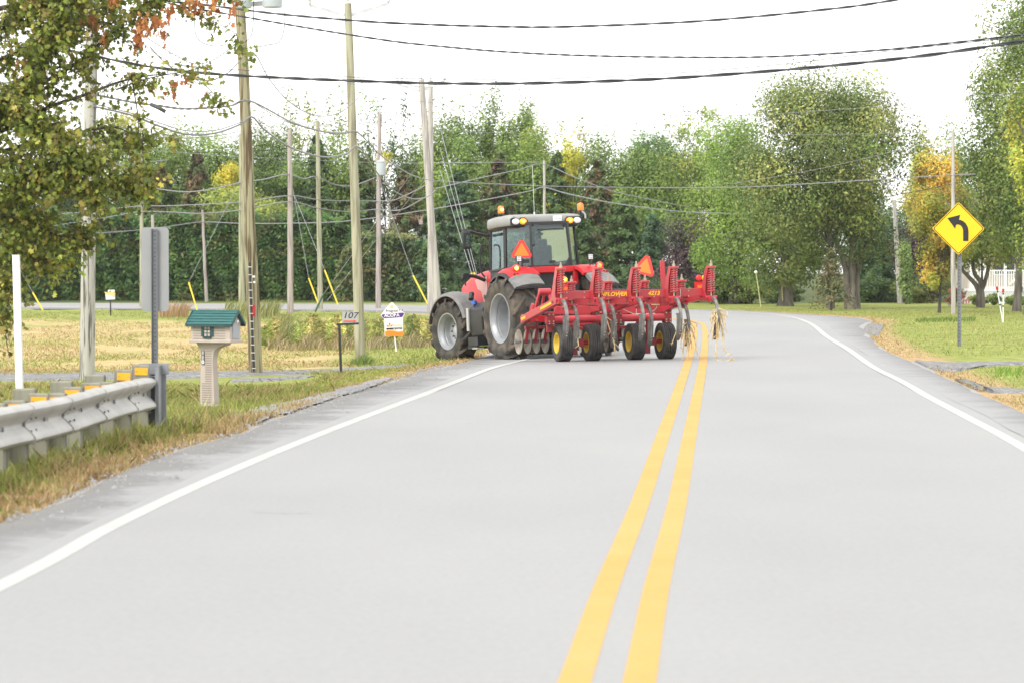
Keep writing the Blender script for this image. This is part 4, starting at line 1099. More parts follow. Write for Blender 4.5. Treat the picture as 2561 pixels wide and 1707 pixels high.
b.tube(catmull([at(713, 0, 58.4) - fB, at(711, 70, 58.4) - fB, at(698, 105, 58.4) - fB, at(670, 113, 58.5) - fB, at(641, 119, 58.6) - fB], 5), .008, 5)
b.tube(catmull([at(487, 30, 58.4) - fB, at(489, 85, 58.4) - fB, at(508, 108, 58.4) - fB, at(540, 116, 58.5) - fB, at(565, 112, 58.6) - fB], 5), .008, 5)
b.build('jumper_wires', CABLE, eb)
# black riser pipe with clips, red marker, small tags
b = MB(); pr = [at(624.5, 657, 58.78), at(627, 740, 58.78), at(631, 830, 58.77), at(635, 926, 58.77)]
b.tube([p - fB for p in pr], .024, 8); rz = b.build('riser_pipe', BLACK, eb)
b = MB()
for k in range(14):
    p = at(624.5 + 10 * k / 13.0, 668 + 252 * k / 13, 58.76) - fB; b.box(p, (.07, .05, .018))
b.build('clips', GALV, rz)
b = MB(); b.box(at(635, 777, 58.77) - fB, (.055, .03, .23)); b.build('red_marker', mat('dull_red_plate', (0.36, 0.02, 0.02), .5), eb)
b = MB(); b.box(at(634.5, 692, 58.77) - fB, (.05, .03, .035)); b.cyl(at(636, 706, 58.75) - fB, at(636, 706, 58.79) - fB, .022, n=10); b.build('tags', WHITE, eb)
fG = POLES['G'][1]
can(eg, at(953, 421, 135.6) - fG, .215, .62)
b = MB(); b.cyl(at(936, 385, 135.7) - fG, at(936, 402, 135.7) - fG, .05, n=8); b.build('fuse', PORC, eg)
# curly spare cable on the cracked grey pole
fA = POLES['A'][1]; eA = POLES['A'][0]
b = MB()
for k in range(9):
    c = at(252 + k * 2, 214 + random.uniform(-6, 6), 54.2) - fA
    b.tube([c + Vector((random.uniform(-.12, .12), 0, random.uniform(-.06, .06))), c + Vector((random.uniform(-.2, .2), -.05, random.uniform(-.12, .05))), c + Vector((random.uniform(-.2, .25), 0, random.uniform(-.2, .1)))], .006, 4)
b.tube(catmull([at(378, 262, 54.3) - fA, at(396, 270, 54.2) - fA, at(414, 280, 54.2) - fA], 3), .035, 8)
b.build('cable_coil', CABLE, eA)

# ------------------------------------------------------------------ cables
def cable(pts, r_, m, label, name='overhead_cable', twist=0, cat='cable'):
    r_ = r_ * (.74 if m is CABLE else .85)
    P = catmull([at(u, v, Y) for u, v, Y in pts], 8)
    b = MB()
    if twist:
        for ph in (0, math.pi):
            Q = []
            L = 0
            fine = catmull(P, 4)
            for i, p in enumerate(fine):
                if i: L += (fine[i] - fine[i - 1]).length
                a = L / twist * 2 * math.pi + ph
                Q.append(p + Vector((0, math.cos(a), math.sin(a))) * r_ * .75)
            b.tube(Q, r_ * .8, 5)
    else: b.tube(P, r_, 6)
    o = b.build(name, m, None, smooth_deg=80)
    return tag(o, label, cat, 'overhead cables')
# big near cables right across the picture
cable([(300, -14, 54), (420, 4, 54), (520, 14, 54), (700, 36, 53), (899, 53, 52), (1042, 61, 52), (1240, 67, 51), (1415, 67.5, 50), (1742, 54, 49), (2068, 24, 48), (2260, -3, 47), (2700, -80, 46)], .019, CABLE, 'topmost thick black cable sweeping across the white sky', twist=.9)
cable([(380, 0, 54), (480, 21, 54), (560, 34, 54), (731, 64, 53), (874, 87.5, 52), (999, 106, 52), (1096, 116, 52), (1240, 128.6, 51), (1415, 138, 50), (1633, 143, 49), (1905, 143, 48), (2177, 128, 47), (2395, 106, 46), (2561, 87, 46), (2800, 55, 45)], .016, CABLE, 'twisted black cable, second from the top across the sky', twist=.55)
cable([(200, 128, 54), (311, 148, 54), (475, 166, 54), (700, 182, 53), (867, 193, 52), (1049, 197.5, 52), (1240, 199, 51), (1441, 195.5, 50), (1716, 181.5, 49), (1968, 160, 48), (2146, 138, 47), (2280, 122, 46), (2561, 92, 46), (2800, 62, 45)], .008, CABLE, 'thin dark wire just above the thick lower sky cable')
cable([(180, 128, 54), (314, 157, 54), (393, 170, 54), (518, 184, 54), (700, 195, 53), (867, 202, 52), (1049, 208, 52), (1240, 210, 51), (1475, 205, 50), (1716, 194, 49), (2057, 167, 48), (2325, 138, 47), (2561, 103, 46), (2800, 68, 45)], .026, CABLE, 'thick black cable bundle, lowest across the sky', twist=1.4)
cable([(700, 202, 53), (889, 211, 52), (996, 216, 52), (1240, 222, 51), (1475, 220.5, 50), (1700, 206, 49), (1900, 189.5, 48), (2150, 166, 47), (2561, 112, 46)], .004, GREYC, 'hair thin wire just under the thick lower sky cable')
# along the near poles
cable([(232, 266, 54.3), (330, 289, 55.5), (393, 314, 56.3), (464, 336, 57), (536, 334, 57.8), (600, 312, 58.5), (630, 293, 58.9), (664, 327, 61), (731, 371, 64), (810, 393, 67.5), (867, 384, 70.5), (897.5, 368, 71.9), (946, 436, 80), (989, 480, 87), (1035, 498, 95), (1071, 491, 103), (1088, 476, 107.6)], .021, GREYC, 'lowest sagging grey cable between grey, brown, greenish and pale poles')
cable([(232, 236, 54.3), (330, 256, 55.5), (386, 263, 56), (464, 272.5, 57), (571, 266, 58.2), (626, 253.5, 58.9), (731, 307, 64), (810, 330, 67.5), (860, 334, 70), (896, 333, 71.9), (953, 389, 81), (1017, 432, 92), (1060, 448, 101), (1086, 451, 107.6)], .019, GREYC, 'upper sagging grey cable between brown, greenish and pale poles', twist=.5)
cable([(375, 118, 56), (411, 155, 56.5), (455, 185, 57), (518, 202, 57.6), (571, 182, 58.2), (629, 131, 58.9), (672, 196, 61.5), (713.6, 246, 64), (760, 279, 66.5), (810, 291, 69), (856, 278.6, 70.8), (897, 244, 71.9)], .012, PALEC, 'spiral wire dipping deeply from brown pole to greenish pole', twist=.35)
cable([(345, 98, 55.5), (400, 142, 56.3), (470, 168, 57.2), (530, 157, 58), (575, 127, 58.5), (592, 112, 58.8)], .008, PALEC, 'short slack wire between the leaves and the brown pole')
cable([(774, 11, 71.8), (800, 90, 78), (830, 140, 86), (864, 176, 96), (930, 210, 106), (994, 209, 108)], .005, PALEC, 'hair thin wire falling from left arm of the greenish pole')
cable([(887, 36, 72), (917, 118, 80), (963.6, 193, 95), (1010, 222, 104), (1054, 200, 108)], .005, PALEC, 'hair thin wire falling from top of the greenish pole')
cable([(971, 6, 71.8), (1003, 118, 84), (1049, 195, 100), (1112, 200, 108)], .005, PALEC, 'hair thin wire falling from right arm of the greenish pole')
cable([(232, 260, 54.3), (330, 284, 55.5), (393, 306, 56.3), (464, 327, 57), (536, 327, 57.8), (600, 307, 58.5), (630, 291, 58.9)], .012, GREYC, 'thin cable just above the lowest sagging grey cable at left')
cable([(232, 300, 54.3), (300, 318, 56), (372, 340, 57.5), (450, 346, 60), (540, 340, 66), (596, 330, 72)], .011, GREYC, 'thin loose cable under the lowest sagging cable at left', twist=.5)
cable([(360, 90, 55), (420, 128, 56), (480, 158, 57), (530, 152, 57.8), (580, 118, 58.6), (594, 104, 58.8)], .009, PALEC, 'second slack wire between the leaves and the brown pole', twist=.3)
cable([(700, 128, 60), (760, 150, 63), (820, 160, 67), (866, 152, 71)], .006, PALEC, 'fine slack wire between brown pole and greenish pole tops') if False else None
cable([(631, 255, 58.9), (700, 297, 63), (760, 318, 66), (820, 330, 69), (895, 331, 71.9)], .010, PALEC, 'thin strand close to the upper sagging cable left of the greenish pole')
# far line of poles
cable([(150, 442, 141), (238, 455, 141), (355, 467, 139.7), (455, 480, 136), (526, 474, 134), (602, 457, 131.7), (660, 449, 130), (715, 437, 127.7), (761, 447, 131), (789, 442, 133.8), (838, 462, 135), (881, 465, 136), (938, 445, 135.8)], .030, GREYC, 'upper grey cable along the far row of poles')
cable([(100, 540, 141), (241, 527.5, 141), (348, 516, 139.7), (430, 515, 137), (600, 506, 131.7), (722, 490, 127.7), (796, 500, 133.7), (874, 503, 135), (944, 503, 135.7), (989, 500, 128), (1065, 464, 108)], .028, GREYC, 'middle grey cable along the far row of poles')
cable([(130, 566, 141), (271, 543, 141), (348, 530, 139.7), (430, 531, 138), (501, 534, 136), (600, 526, 131.7), (720, 505, 127.7), (796, 521, 133.7), (874, 530, 135), (942, 524, 135.7), (978, 527, 130), (1010, 523, 122), (1060, 496, 110), (1090, 478, 107.6)], .028, GREYC, 'lower grey cable along the far row of poles')
cable([(60, 588, 150), (241, 583, 150), (345, 576, 152), (414, 568, 155), (505, 556, 157.8), (598, 559, 157), (720, 559, 156), (881, 552, 154), (1096, 521, 150), (1240, 495, 149), (1327, 478, 148), (1361, 469, 147.8), (1420, 485, 147), (1544, 510, 146), (1716, 530.5, 146), (1900, 534, 146), (2040, 520, 148)], .032, GREYC, 'long low grey cable in front of hedge and trees')
cable([(1090, 453, 107.6), (1200, 459, 110), (1372, 466, 114), (1544, 469, 117), (1716, 470, 118), (1900, 467, 118), (2146, 452.5, 117), (2369, 439, 115.8), (2440, 436, 115)], .024, GREYC, 'long grey cable from pale leaning pole to slender right pole')
cable([(1082, 409, 107.8), (1200, 407, 125), (1358, 406, 147.8)], .018, GREYC, 'straight pale wire from pale poles to top of the thin pole')
cable([(1090, 472, 107.8), (1200, 446, 125), (1300, 424, 140), (1358, 411, 147.8), (1441, 445, 147), (1534, 479, 147), (1647.6, 503.6, 147), (1737, 521, 148), (1850, 532, 150)], .022, GREYC, 'slanting wire passing over the top of the thin pole')
cable([(905, 243, 72), (939, 244.6, 76), (1060, 255, 88), (1240, 273, 96), (1320.5, 280, 100), (1510, 287, 105), (1716, 289.5, 107), (1901, 287, 108), (2102, 274, 108), (2280, 260, 108), (2436, 243, 108), (2600, 225, 108)], .012, GREYC, 'long thin wire over the tree tops right of the poles')
cable([(1085, 326, 107.8), (1200, 331.5, 108), (1348, 335, 110), (1600, 339, 112), (1803, 338.7, 113), (2102, 336, 115), (2383, 331, 115.8)], .010, PALEC, 'faint wire crossing the big maple to the slender right pole')
cable([(1825, 461, 118), (2012, 430, 117.5), (2146, 401, 117), (2294, 363, 116), (2380, 336, 115.9)], .010, PALEC, 'faint wire slanting up across the big maple crown')
cable([(2173, 503, 145), (2240, 488, 138), (2280, 481.5, 130), (2378, 461, 115.9)], .024, CABLE, 'short dark cable in front of the orange tree')
cable([(361, 375, 139.5), (480, 384, 137), (607, 393, 131.8), (720, 397, 128), (874, 405, 120), (1060, 409, 108)], .009, PALEC, 'faint straight wire behind brown and greenish poles')
cable([(311, 343, 139.8), (430, 348, 136), (555, 331, 131.8), (620, 328, 130), (678, 319, 127.8), (735, 305, 133.8), (820, 318, 135), (903, 301, 135.8)], .009, PALEC, 'faint wire on the left arm tips of the far poles')
cable([(400, 351, 139.8), (520, 352, 136), (646, 329, 131.8), (710, 328, 130), (771, 317, 127.8), (822, 312, 133.8), (900, 312, 135), (992, 284, 135.8)], .009, PALEC, 'faint wire on the right arm tips of the far poles')
cable([(238, 409, 141), (290, 412, 141), (350, 408, 139.8), (420, 400, 137)], .02, GREYC, 'short grey cable at the thin yellowish pole')

# guy wires with their plastic guards: wire and guard are one thing
def guy(wire, guard, Y, Yg, label, gm=YGUARD, gr=.03, r_=.010):
    a = at(*wire[0], Y); g0 = at(*guard[0], Yg); g1 = at(*guard[1], Yg)
    e = thing('guy_wire', label, 'guy wire', g1, 0, 'guy wires of the poles')
    b = MB(); b.tube([a - g1, g0 - g1, Vector((0, 0, 0))], r_, 5); b.build('wire', PALEC, e)
    b = MB(); b.tube([g0 - g1, Vector((0, 0, 0))], gr, 8); b.build('guard', gm, e)
guy([(733, 475)], [(772, 696), (796, 760)], 127.8, 126, 'guy wire with yellow guard beside foot of the slim green pole', gr=.032)
guy([(737, 491)], [(812, 676), (845, 762)], 127.8, 126, 'guy wire with yellow guard right of the slim green pole', gr=.032)
guy([(953, 460)], [(1033, 689), (1072, 765)], 135.8, 130, 'guy wire with yellow guard leaning against the pale poles', gr=.034)
guy([(1058, 395)], [(807, 739), (788, 780)], 107.8, 112, 'guy wire with dark green guard crossing to the tall weeds', mat('green_guard', (0.03, 0.09, 0.05), .5), .04)
guy([(606, 440)], [(472, 706), (493, 776)], 131.8, 128, 'guy wire with yellow guard above the mailbox roof', gr=.034)
guy([(-60, 480)], [(82, 732), (107, 776)], 140, 130, 'guy wire with yellow guard at far left by the road', gr=.034)
guy([(1062, 452)], [(850, 712), (818, 752)], 107.8, 112, 'bare guy wire slanting down left of the greenish pole', GREYC, .012)
guy([(1100, 425)], [(1179, 683), (1184, 700)], 107.8, 96, 'left one of three guy wires ending behind the tractor hood', gr=.032)
guy([(1104, 385)], [(1186, 682), (1190, 700)], 107.8, 96, 'middle one of three guy wires ending behind the tractor hood', gr=.032)
guy([(1090, 275)], [(1193, 690), (1197, 700)], 107.8, 96, 'right one of three guy wires ending behind the tractor hood', GREYC, .012)
# ------------------------------------------------------------------ guardrail
RAILM = mat('rail_zinc', (0.37, 0.362, 0.34), .5, .1, var=.14, scale=2.5, stretch=(1, 1, .5))
POSTM = wood('post_wood', (0.24, 0.235, 0.185), (0.12, 0.115, 0.08), 6)
REFO = mat('orange_marker', (0.80, 0.36, 0.006), .45)
DGALV = mat('dull_galvanised', (0.22, 0.23, 0.245), .55, .2, var=.15, scale=6)
rail_end, rail_far = Vector((-4.31, 36.0, 0)), Vector((-5.32, 16.0, 0))
rd = (rail_far - rail_end); RL = rd.length; rd.normalize(); rn = Vector((-rd.y, rd.x, 0))
if rn.x < 0: rn = -rn
gr_ = thing('guardrail', 'grey steel guardrail on wooden posts with orange markers at the left verge', 'guardrail', (rail_end.x, rail_end.y, 0.0))
ZC = .465
def wprof(dz=0, k=1.0):
    # corrugated section: (out, z) around the rail centre
    return [(-.03, .192), (.045, .190), (.090, .172), (.108, .145), (.104, .118), (.060, .070), (.004, .022), (-.004, .0), (.004, -.022), (.060, -.070), (.104, -.118), (.108, -.145), (.090, -.172), (.045, -.190), (-.03, -.192)]
b = MB()
npt = 60; rings = []
for i in range(npt + 1):
    s = RL * i / npt; wv = .006 * math.sin(s * 1.3) + .004 * math.sin(s * 3.1)
    base_ = rd * s
    outer = [base_ + rn * (o + wv) + Vector((0, 0, ZC + z + .012 * math.sin(s * .9) + .0012 * s)) for o, z in wprof()]
    inner = [base_ + rn * (o - .006 + wv) + Vector((0, 0, ZC + z * .97 + .012 * math.sin(s * .9) + .0012 * s)) for o, z in reversed(wprof())]
    rings.append(outer + inner)
b.loft(rings); rail = b.build('rail', RAILM, gr_, smooth_deg=40)
# overlaps: a slightly proud second skin behind each joint, with its dark edge and bolts
for k in range(10):
    s0 = 1.02 + 1.9 * k
    if s0 > RL - .5: break
    b = MB(); rings = []
    for ds in (0, .14, .28):
        s = s0 + ds; wv = .006 * math.sin(s * 1.3) + .004 * math.sin(s * 3.1)
        base_ = rd * s
        outer = [base_ + rn * (o * 1.02 + .014 + wv) + Vector((0, 0, ZC + z * 1.015 + .012 * math.sin(s * .9) + .0012 * s)) for o, z in wprof()]
        inner = [base_ + rn * (o + wv - .001) + Vector((0, 0, ZC + z + .012 * math.sin(s * .9) + .0012 * s)) for o, z in reversed(wprof())]
        rings.append(outer + inner)
    b.loft(rings); b.build('rail_splice', RAILM, gr_, smooth_deg=40)
b = MB()
for k in range(22):
    s = .35 + .95 * k
    if s > RL: break
    c = rd * s + rn * .008 + Vector((0, 0, ZC + .01)); b.cyl(c, c + rn * .018, .022, n=8)
for k in range(10):
    s0 = 1.02 + 1.9 * k
    for ds in (.03, .25):
        for zz in (-.06, .06, -.15, .15):
            c = rd * (s0 + ds) + rn * (.066 if abs(zz) < .1 else .075) + Vector((0, 0, ZC + zz)); b.cyl(c, c + rn * .02, .013, n=6)
b.build('bolts', DGALV, rail)
# posts
def rpost(hh, k):
    b = MB(); b.box((0, 0, hh / 2 - .15), (.20, .20, hh + .30)); b.box((.0, 0, hh + .0), (.19, .19, .01))
    return b
p0 = rpost(.77, 0).build('post', POSTM, gr_, bevel=.012)
m0 = MB(); m0.box((0, 0, 0), (.15, .012, .085)); mk0 = m0.build('marker', REFO, p0, loc=(.01, -.108, .70))
b = MB(); b.cyl((-.055, -.007, 0), (-.055, -.012, 0), .008, n=6); b.cyl((.055, -.007, 0), (.055, -.012, 0), .008, n=6); mb0 = b.build('marker_screws', DGALV, p0, loc=(.01, -.108, .70))
first = True
for k in range(20):
    s = .22 + .93 * k if k else -.02
    pos = rd * s - rn * (.115 if k > 1 else .10)
    hh = .06 if k < 2 else 0
    z = gz(rail_end.x + pos.x, rail_end.y + pos.y)
    dz = (-.035 if k > 1 else .06) + random.uniform(-.02, .02)
    if first: p = p0; first = False
    else:
        p = copy_obj(p0, parent=gr_)
        for ch in (mk0, mb0): copy_obj(ch, parent=p)
    p.location = (pos.x, pos.y, -.04 + dz + .05 * 0)
    p.rotation_euler = (R(random.uniform(-1.5, 1.5)), R(random.uniform(-2, 2)), R(random.uniform(-6, 6)))
# second, plain row of older posts standing behind
for k in range(8):
    s = 1.4 + 1.9 * k
    pos = rd * s - rn * .36
    b = MB(); b.box((0, 0, .28), (.22, .20, .92)); o = b.build('post', POSTM, gr_, bevel=.012); o.location = (pos.x, pos.y, 0)
# end terminal: guide chute of grey plates
b = MB()
b.bar((.12, .30, .75), (.60 - .02, .26, .75), .02, .13)            # top back plate
b.box((.24, .20, .655), (.40, .28, .02)); b.box((.24, .20, .265), (.36, .28, .02))
b.box((.44, .0, .42), (.06, .02, .70), Matrix.Rotation(R(-8), 3, 'Z')); b.box((.455, .15, .40), (.02, .30, .80)); b.box((.33, .0, .46), (.03, .04, .46))
b.box((.30, .34, .42), (.46, .02, .72)); b.cyl((.20, -.02, .30), (.20, -.02, .66), .018, n=8)
o = b.build('end_terminal', DGALV, gr_, bevel=.004); o.location = (-.24, 0, 0); o.scale = (.80, 1, 1)
b = MB(); b.box((.30, .14, .46), (.26, .25, .40)); o = b.build('opening_shade', BLACK, gr_); o.location = (-.24, 0, 0); o.scale = (.80, 1, 1)  # solid black box stands in for the shade inside the chute

# ------------------------------------------------------------------ back of a sign on a perforated post
SIGNBACK = mat('sign_back', (0.27, 0.275, 0.28), .6, .1, var=.06, scale=3)
Ys = 37.6
c = at(388, 674, Ys)
sb = thing('road_sign', 'bare grey back of a tall narrow sign behind guardrail end', 'road sign', (c.x, Ys, gz(c.x, Ys)), R(-4))
zc = c.z - sb.location.z
def rrect(wd, ht, r_, n=6):
    out = []
    for cx, cy, a0 in ((wd / 2 - r_, ht / 2 - r_, 0), (-wd / 2 + r_, ht / 2 - r_, 90), (-wd / 2 + r_, -ht / 2 + r_, 180), (wd / 2 - r_, -ht / 2 + r_, 270)):
        for k in range(n + 1): a = R(a0 + 90 * k / n); out.append((cx + r_ * math.cos(a), cy + r_ * math.sin(a)))
    return out
hS = 210 * Ys / F; wS = 69 * Ys / F
b = MB(); b.prism(rrect(wS, hS, .045), .004, Matrix.Translation((0, 0, zc)) @ MR); b.build('sign_plate', SIGNBACK, sb)
b = MB(); ztop = zc + hS / 2 - .02
M = Matrix(((1, 0, 0, 0), (0, 1, 0, 0), (0, 0, 1, -.3), (0, 0, 0, 1)))
b.prism([(-.042, -.045), (-.036, -.045), (-.022, -.012), (.022, -.012), (.036, -.045), (.042, -.045), (.042, -.040), (.026, -.006), (-.026, -.006), (-.042, -.040)], ztop + .3, M)
b.build('sign_post', mat('post_steel', (0.16, 0.17, 0.185), .5, .3, var=.12, scale=6), sb)
b = MB()
for k in range(34):
    z = ztop - .03 - .052 * k; b.cyl((0, -.0125, z), (0, -.0155, z), .0085, n=8)
b.build('post_holes', BLACK, sb)

# white marker post
c = at(51, 974, 44); 
wp = thing('marker_post', 'tall square white marker post behind the guardrail', 'marker post', (c.x, 44, gz(c.x, 44)))
t = at(40.5, 640, 44) - wp.location
b = MB(); b.bar((0, 0, -.2), t, .10, .10, (0, 1, 0)); b.build('post', mat('white_pvc', (0.80, 0.80, 0.80), .45), wp, bevel=.008)
b = MB(); b.bar(t, t + Vector((0, 0, .012)), .108, .108, (0, 1, 0)); b.build('cap', mat('white_pvc', (0.8, 0.8, 0.8), .45), wp)

# ------------------------------------------------------------------ mailbox shaped like a little house
BEIGE = mat('beige_plastic', (0.42, 0.36, 0.31), .6, var=.06, scale=5)
BEIGE_D = mat('beige_groove', (0.22, 0.185, 0.155), .7)
TEAL = mat('teal_plastic', (0.012, 0.055, 0.056), .5, var=.12, scale=6)
TEAL_L = mat('teal_shingle', (0.034, 0.125, 0.122), .5, var=.10, scale=7)
g = ground_at(540, 1024); Ym = g.y
mb_ = thing('mailbox', 'beige house shaped mailbox with teal shingle roof on a ribbed post', 'mailbox', g, R(-19))
k = Ym / F * .97           # metres per picture pixel here
zt = lambda v: (1024 - v) * Ym / F
zbot, zeave, zridge = zt(855), zt(805), zt(780)
L, Dp = .62, .36
def hprof(dx=0): return [(-Dp / 2, zbot), (Dp / 2, zbot), (Dp / 2, zeave), (0, zridge - .03), (-Dp / 2, zeave)]
MX = Matrix(((0, 0, 1, -L / 2), (1, 0, 0, 0), (0, 1, 0, 0), (0, 0, 0, 1)))
b = MB(); b.prism(hprof(), L, MX); b.box((0, 0, zbot + .015), (L + .04, Dp + .05, .045))
body = b.build('house_body', BEIGE, mb_, bevel=.008)
b = MB()
for i in range(6):
    z = zbot + .055 + i * .036; b.box((-.02, -Dp / 2 - .003, z), (L - .12, .008, .006))
b.build('siding_grooves', BEIGE_D, body)
# roof: two slopes of overlapping shingle courses
b = MB(); nC = 5; ov = .05
for s in (-1, 1):
    e0 = Vector((0, s * (Dp / 2 + .055), zeave - .035)); e1 = Vector((0, 0, zridge + .012))
    for i in range(nC):
        p = e0.lerp(e1, i / nC); q = e0.lerp(e1, (i + 1.05) / nC); n_ = Vector((0, s, .8)).normalized()
        hx = L / 2 + ov - .004 * i
        for j in range(6):
            x0 = -hx + 2 * hx * j / 6; x1 = -hx + 2 * hx * (j + 1) / 6
            lift = .014 + .002 * ((j + i) % 2)
            vs = [Vector((x, 0, 0)) + r_ for r_ in (p + n_ * lift, q + n_ * .003) for x in (x0, x1)] + [Vector((x, 0, 0)) + r_ for r_ in (p - n_ * .008, q - n_ * .008) for x in (x0, x1)]
            b.add(vs, [(0, 1, 3, 2), (4, 6, 7, 5), (0, 4, 5, 1), (2, 3, 7, 6), (0, 2, 6, 4), (1, 5, 7, 3)])
b.box((0, 0, zridge + .018), (L + 2 * ov, .035, .016))
roof_ = b.build('roof', TEAL_L, mb_)
b = MB()
for s in (-1, 1):
    b.bar((-L / 2 - ov, s * (Dp / 2 + .055), zeave - .048), (L / 2 + ov, s * (Dp / 2 + .055), zeave - .048), .02, .034)
    for x in (-1, 1):
        b.bar((x * (L / 2 + ov), s * (Dp / 2 + .06), zeave - .045), (x * (L / 2 + ov), 0, zridge + .01), .014, .038)
b.build('eaves', TEAL, roof_)
# window with shutters
wz = (zbot + zeave) / 2 + .008; wx = -.045
b = MB(); b.box((wx, -Dp / 2 - .008, wz), (.115, .014, .145)); b.lathe([(-Dp / 2 - .015, .0575), (-Dp / 2 - .001, .0575)], (wx, 0, wz + .065), 'y', 20, cap=True)
b.box((wx - .075, -Dp / 2 - .010, wz), (.038, .018, .135)); b.box((wx + .075, -Dp / 2 - .010, wz), (.038, .018, .135)); b.box((wx, -Dp / 2 - .014, wz - .085), (.125, .028, .024))
win = b.build('window', TEAL, mb_, bevel=.003)
b = MB()
for i in (-1, 1):
    for j in range(3): b.box((wx + i * .026, -Dp / 2 - .0165, wz - .046 + j * .05), (.034, .004, .036))
b.build('pane', BEIGE, win)
b = MB(); b.box((L / 2 + .004, 0, zbot + .145), (.012, .22, .20)); dr = b.build('door', mat('grey_door', (0.30, 0.31, 0.33), .5), mb_, bevel=.006)
b = MB(); b.cyl((L / 2, 0, zeave + .01), (L / 2 + .04, 0, zeave + .01), .022, n=12); b.build('knob', WHITE, dr)
# post with flared bracket and ribs
def post_ring(z, x0, x1, dy):
    dy *= .72
    return [(x0, -dy, z), (x1, -dy, z), (x1, dy, z), (x0, dy, z)]
PX0, PX1 = -.205, -.01
zs = [(0.0, PX0 - .012, PX1 + .035, .125), (.10, PX0 - .008, PX1 + .03, .12), (zt(900), PX0, PX1 - .0, .11), (zt(880), PX0 - .004, PX1 + .02, .115), (zt(872), PX0 - .012, PX1 + .055, .12), (zt(866), PX0 - .03, PX1 + .11, .13), (zt(862), PX0 - .045, PX1 + .20, .14), (zbot + .001, PX0 - .055, PX1 + .215, .145)]
b = MB(); b.loft([post_ring(*q) for q in zs]); pst = b.build('post', BEIGE, mb_, smooth_deg=40, bevel=.008)
b = MB(); nrib = 24
for i in range(nrib):
    z = .12 + (zt(872) - .12) * i / (nrib - 1)
    x0 = PX0 + (.075 if 8 < i < 23 else .025)
    b.box(((x0 + PX1 - .02) / 2, -.0875 + .0085 * z / zt(872), z), (PX1 - .02 - x0, .010, .010))
b.build('ribs', BEIGE_D, pst)
b = MB(); b.box((PX0 + .045, -.084, zt(893)), (.042, .012, .205)); npl = b.build('number_strip', BLACK, pst)
for i, ch in enumerate('110'):
    text_obj('digit', ch, .075, Matrix.Translation((PX0 + .045, -.0915, zt(893) + .065 - .065 * i)) @ MR, WHITE, npl, bold=.002)
b = MB(); b.box((-.10, 0, .02), (.30, .25, .12)); b.build('foot', mat('concrete_foot', (0.42, 0.38, 0.33), .9, var=.2, scale=6), mb_, bevel=.02)

# ------------------------------------------------------------------ house number sign 107
Yh = 59.6; g = at(854, 931, Yh)
hn = thing('house_number_sign', 'black stake with pale panel reading 107 over a red arrow', 'house number', (g.x, Yh, gz(g.x, Yh)), R(-6))
zz = lambda v: at(854, v, Yh).z - hn.location.z
b = MB(); b.bar((0, 0, -.2), at(848.5, 810, Yh) - hn.location, .045, .045, (0, 1, 0)); b.bar(at(842, 811.5, Yh) - hn.location, at(898, 809, Yh) - hn.location, .03, .04); b.build('stake', BLACK, hn)
pc = at(876, 794, Yh) - hn.location
b = MB(); b.box(pc, (.315, .012, .215)); pan = b.build('panel', mat('panel_grey', (0.36, 0.36, 0.35), .5), hn)
text_obj('digits', '107', .165, Matrix.Translation(pc + Vector((0, -.008, .035))) @ MR, BLACK, pan, shear=.22, xs=1.22, bold=.001)
b = MB(); b.prism([(-.13, -.085), (.07, -.085), (.07, -.10), (.13, -.072), (.07, -.044), (.07, -.060), (-.13, -.060)], .004, Matrix.Translation(pc + Vector((0, -.0065, 0))) @ MR); b.build('arrow', mat('arrow_red', (0.62, 0.06, 0.02), .5), pan)

# ------------------------------------------------------------------ seed company sign on a white stake
Yq = 73.5; g = at(991, 876, Yq)
ss = thing('advertising_sign', 'white house shaped sign with purple band and orange foot on a stake', 'sign', (g.x, Yq, gz(g.x, Yq)), 0)
def S(u, v): p = at(820 + u * .14027, 740 + v * .14027, Yq) - ss.location; return p
def poly_at(pts, dy, th, name, m, parent):
    b = MB(); P = [S(*q) + Vector((0, dy, 0)) for q in pts]; n = len(P)
    b.add(P + [p + Vector((0, th, 0)) for p in P], [tuple(range(n)), tuple(range(2 * n - 1, n - 1, -1))] + [(i, (i + 1) % n, n + (i + 1) % n, n + i) for i in range(n)])
    return b.build(name, m, parent)
SW = mat('sign_white', (0.80, 0.79, 0.80), .5)
board = poly_at([(1140, 118), (1165, 125), (1255, 230), (1345, 290), (1372, 318), (1340, 385), (1338, 400), (1345, 715), (1015, 722), (1002, 420), (995, 405), (940, 350), (1000, 268), (1115, 128)], 0, .012, 'board', SW, ss)
poly_at([(955, 352), (975, 330), (1340, 300), (1360, 318), (1325, 380), (1000, 402)], -.004, .003, 'purple_band', mat('sign_purple', (0.10, 0.03, 0.24), .5), board)
OR1 = mat('sign_orange', (0.90, 0.24, 0.02), .5); OR2 = mat('sign_pale_orange', (0.92, 0.55, 0.25), .5)
poly_at([(1024, 722), (1020, 640), (1090, 615), (1180, 628), (1260, 645), (1343, 635), (1345, 715)], -.004, .003, 'orange_foot', OR1, board)
poly_at([(1021, 640), (1018, 622), (1090, 598), (1180, 612), (1260, 630), (1343, 618), (1343, 635), (1260, 645), (1180, 628), (1090, 615)], -.0045, .003, 'pale_swoosh', OR2, board)
poly_at([(1042, 575), (1160, 568), (1165, 600), (1045, 605)], -.004, .003, 'dark_bar', BLACK, board)
for pts in ([(1098, 472), (1120, 505), (1098, 540), (1080, 505)], [(1040, 515), (1075, 522), (1095, 552), (1060, 550)], [(1160, 508), (1128, 518), (1103, 552), (1140, 545)]):
    poly_at(pts, -.004, .003, 'leaf_emblem', OR1, board)
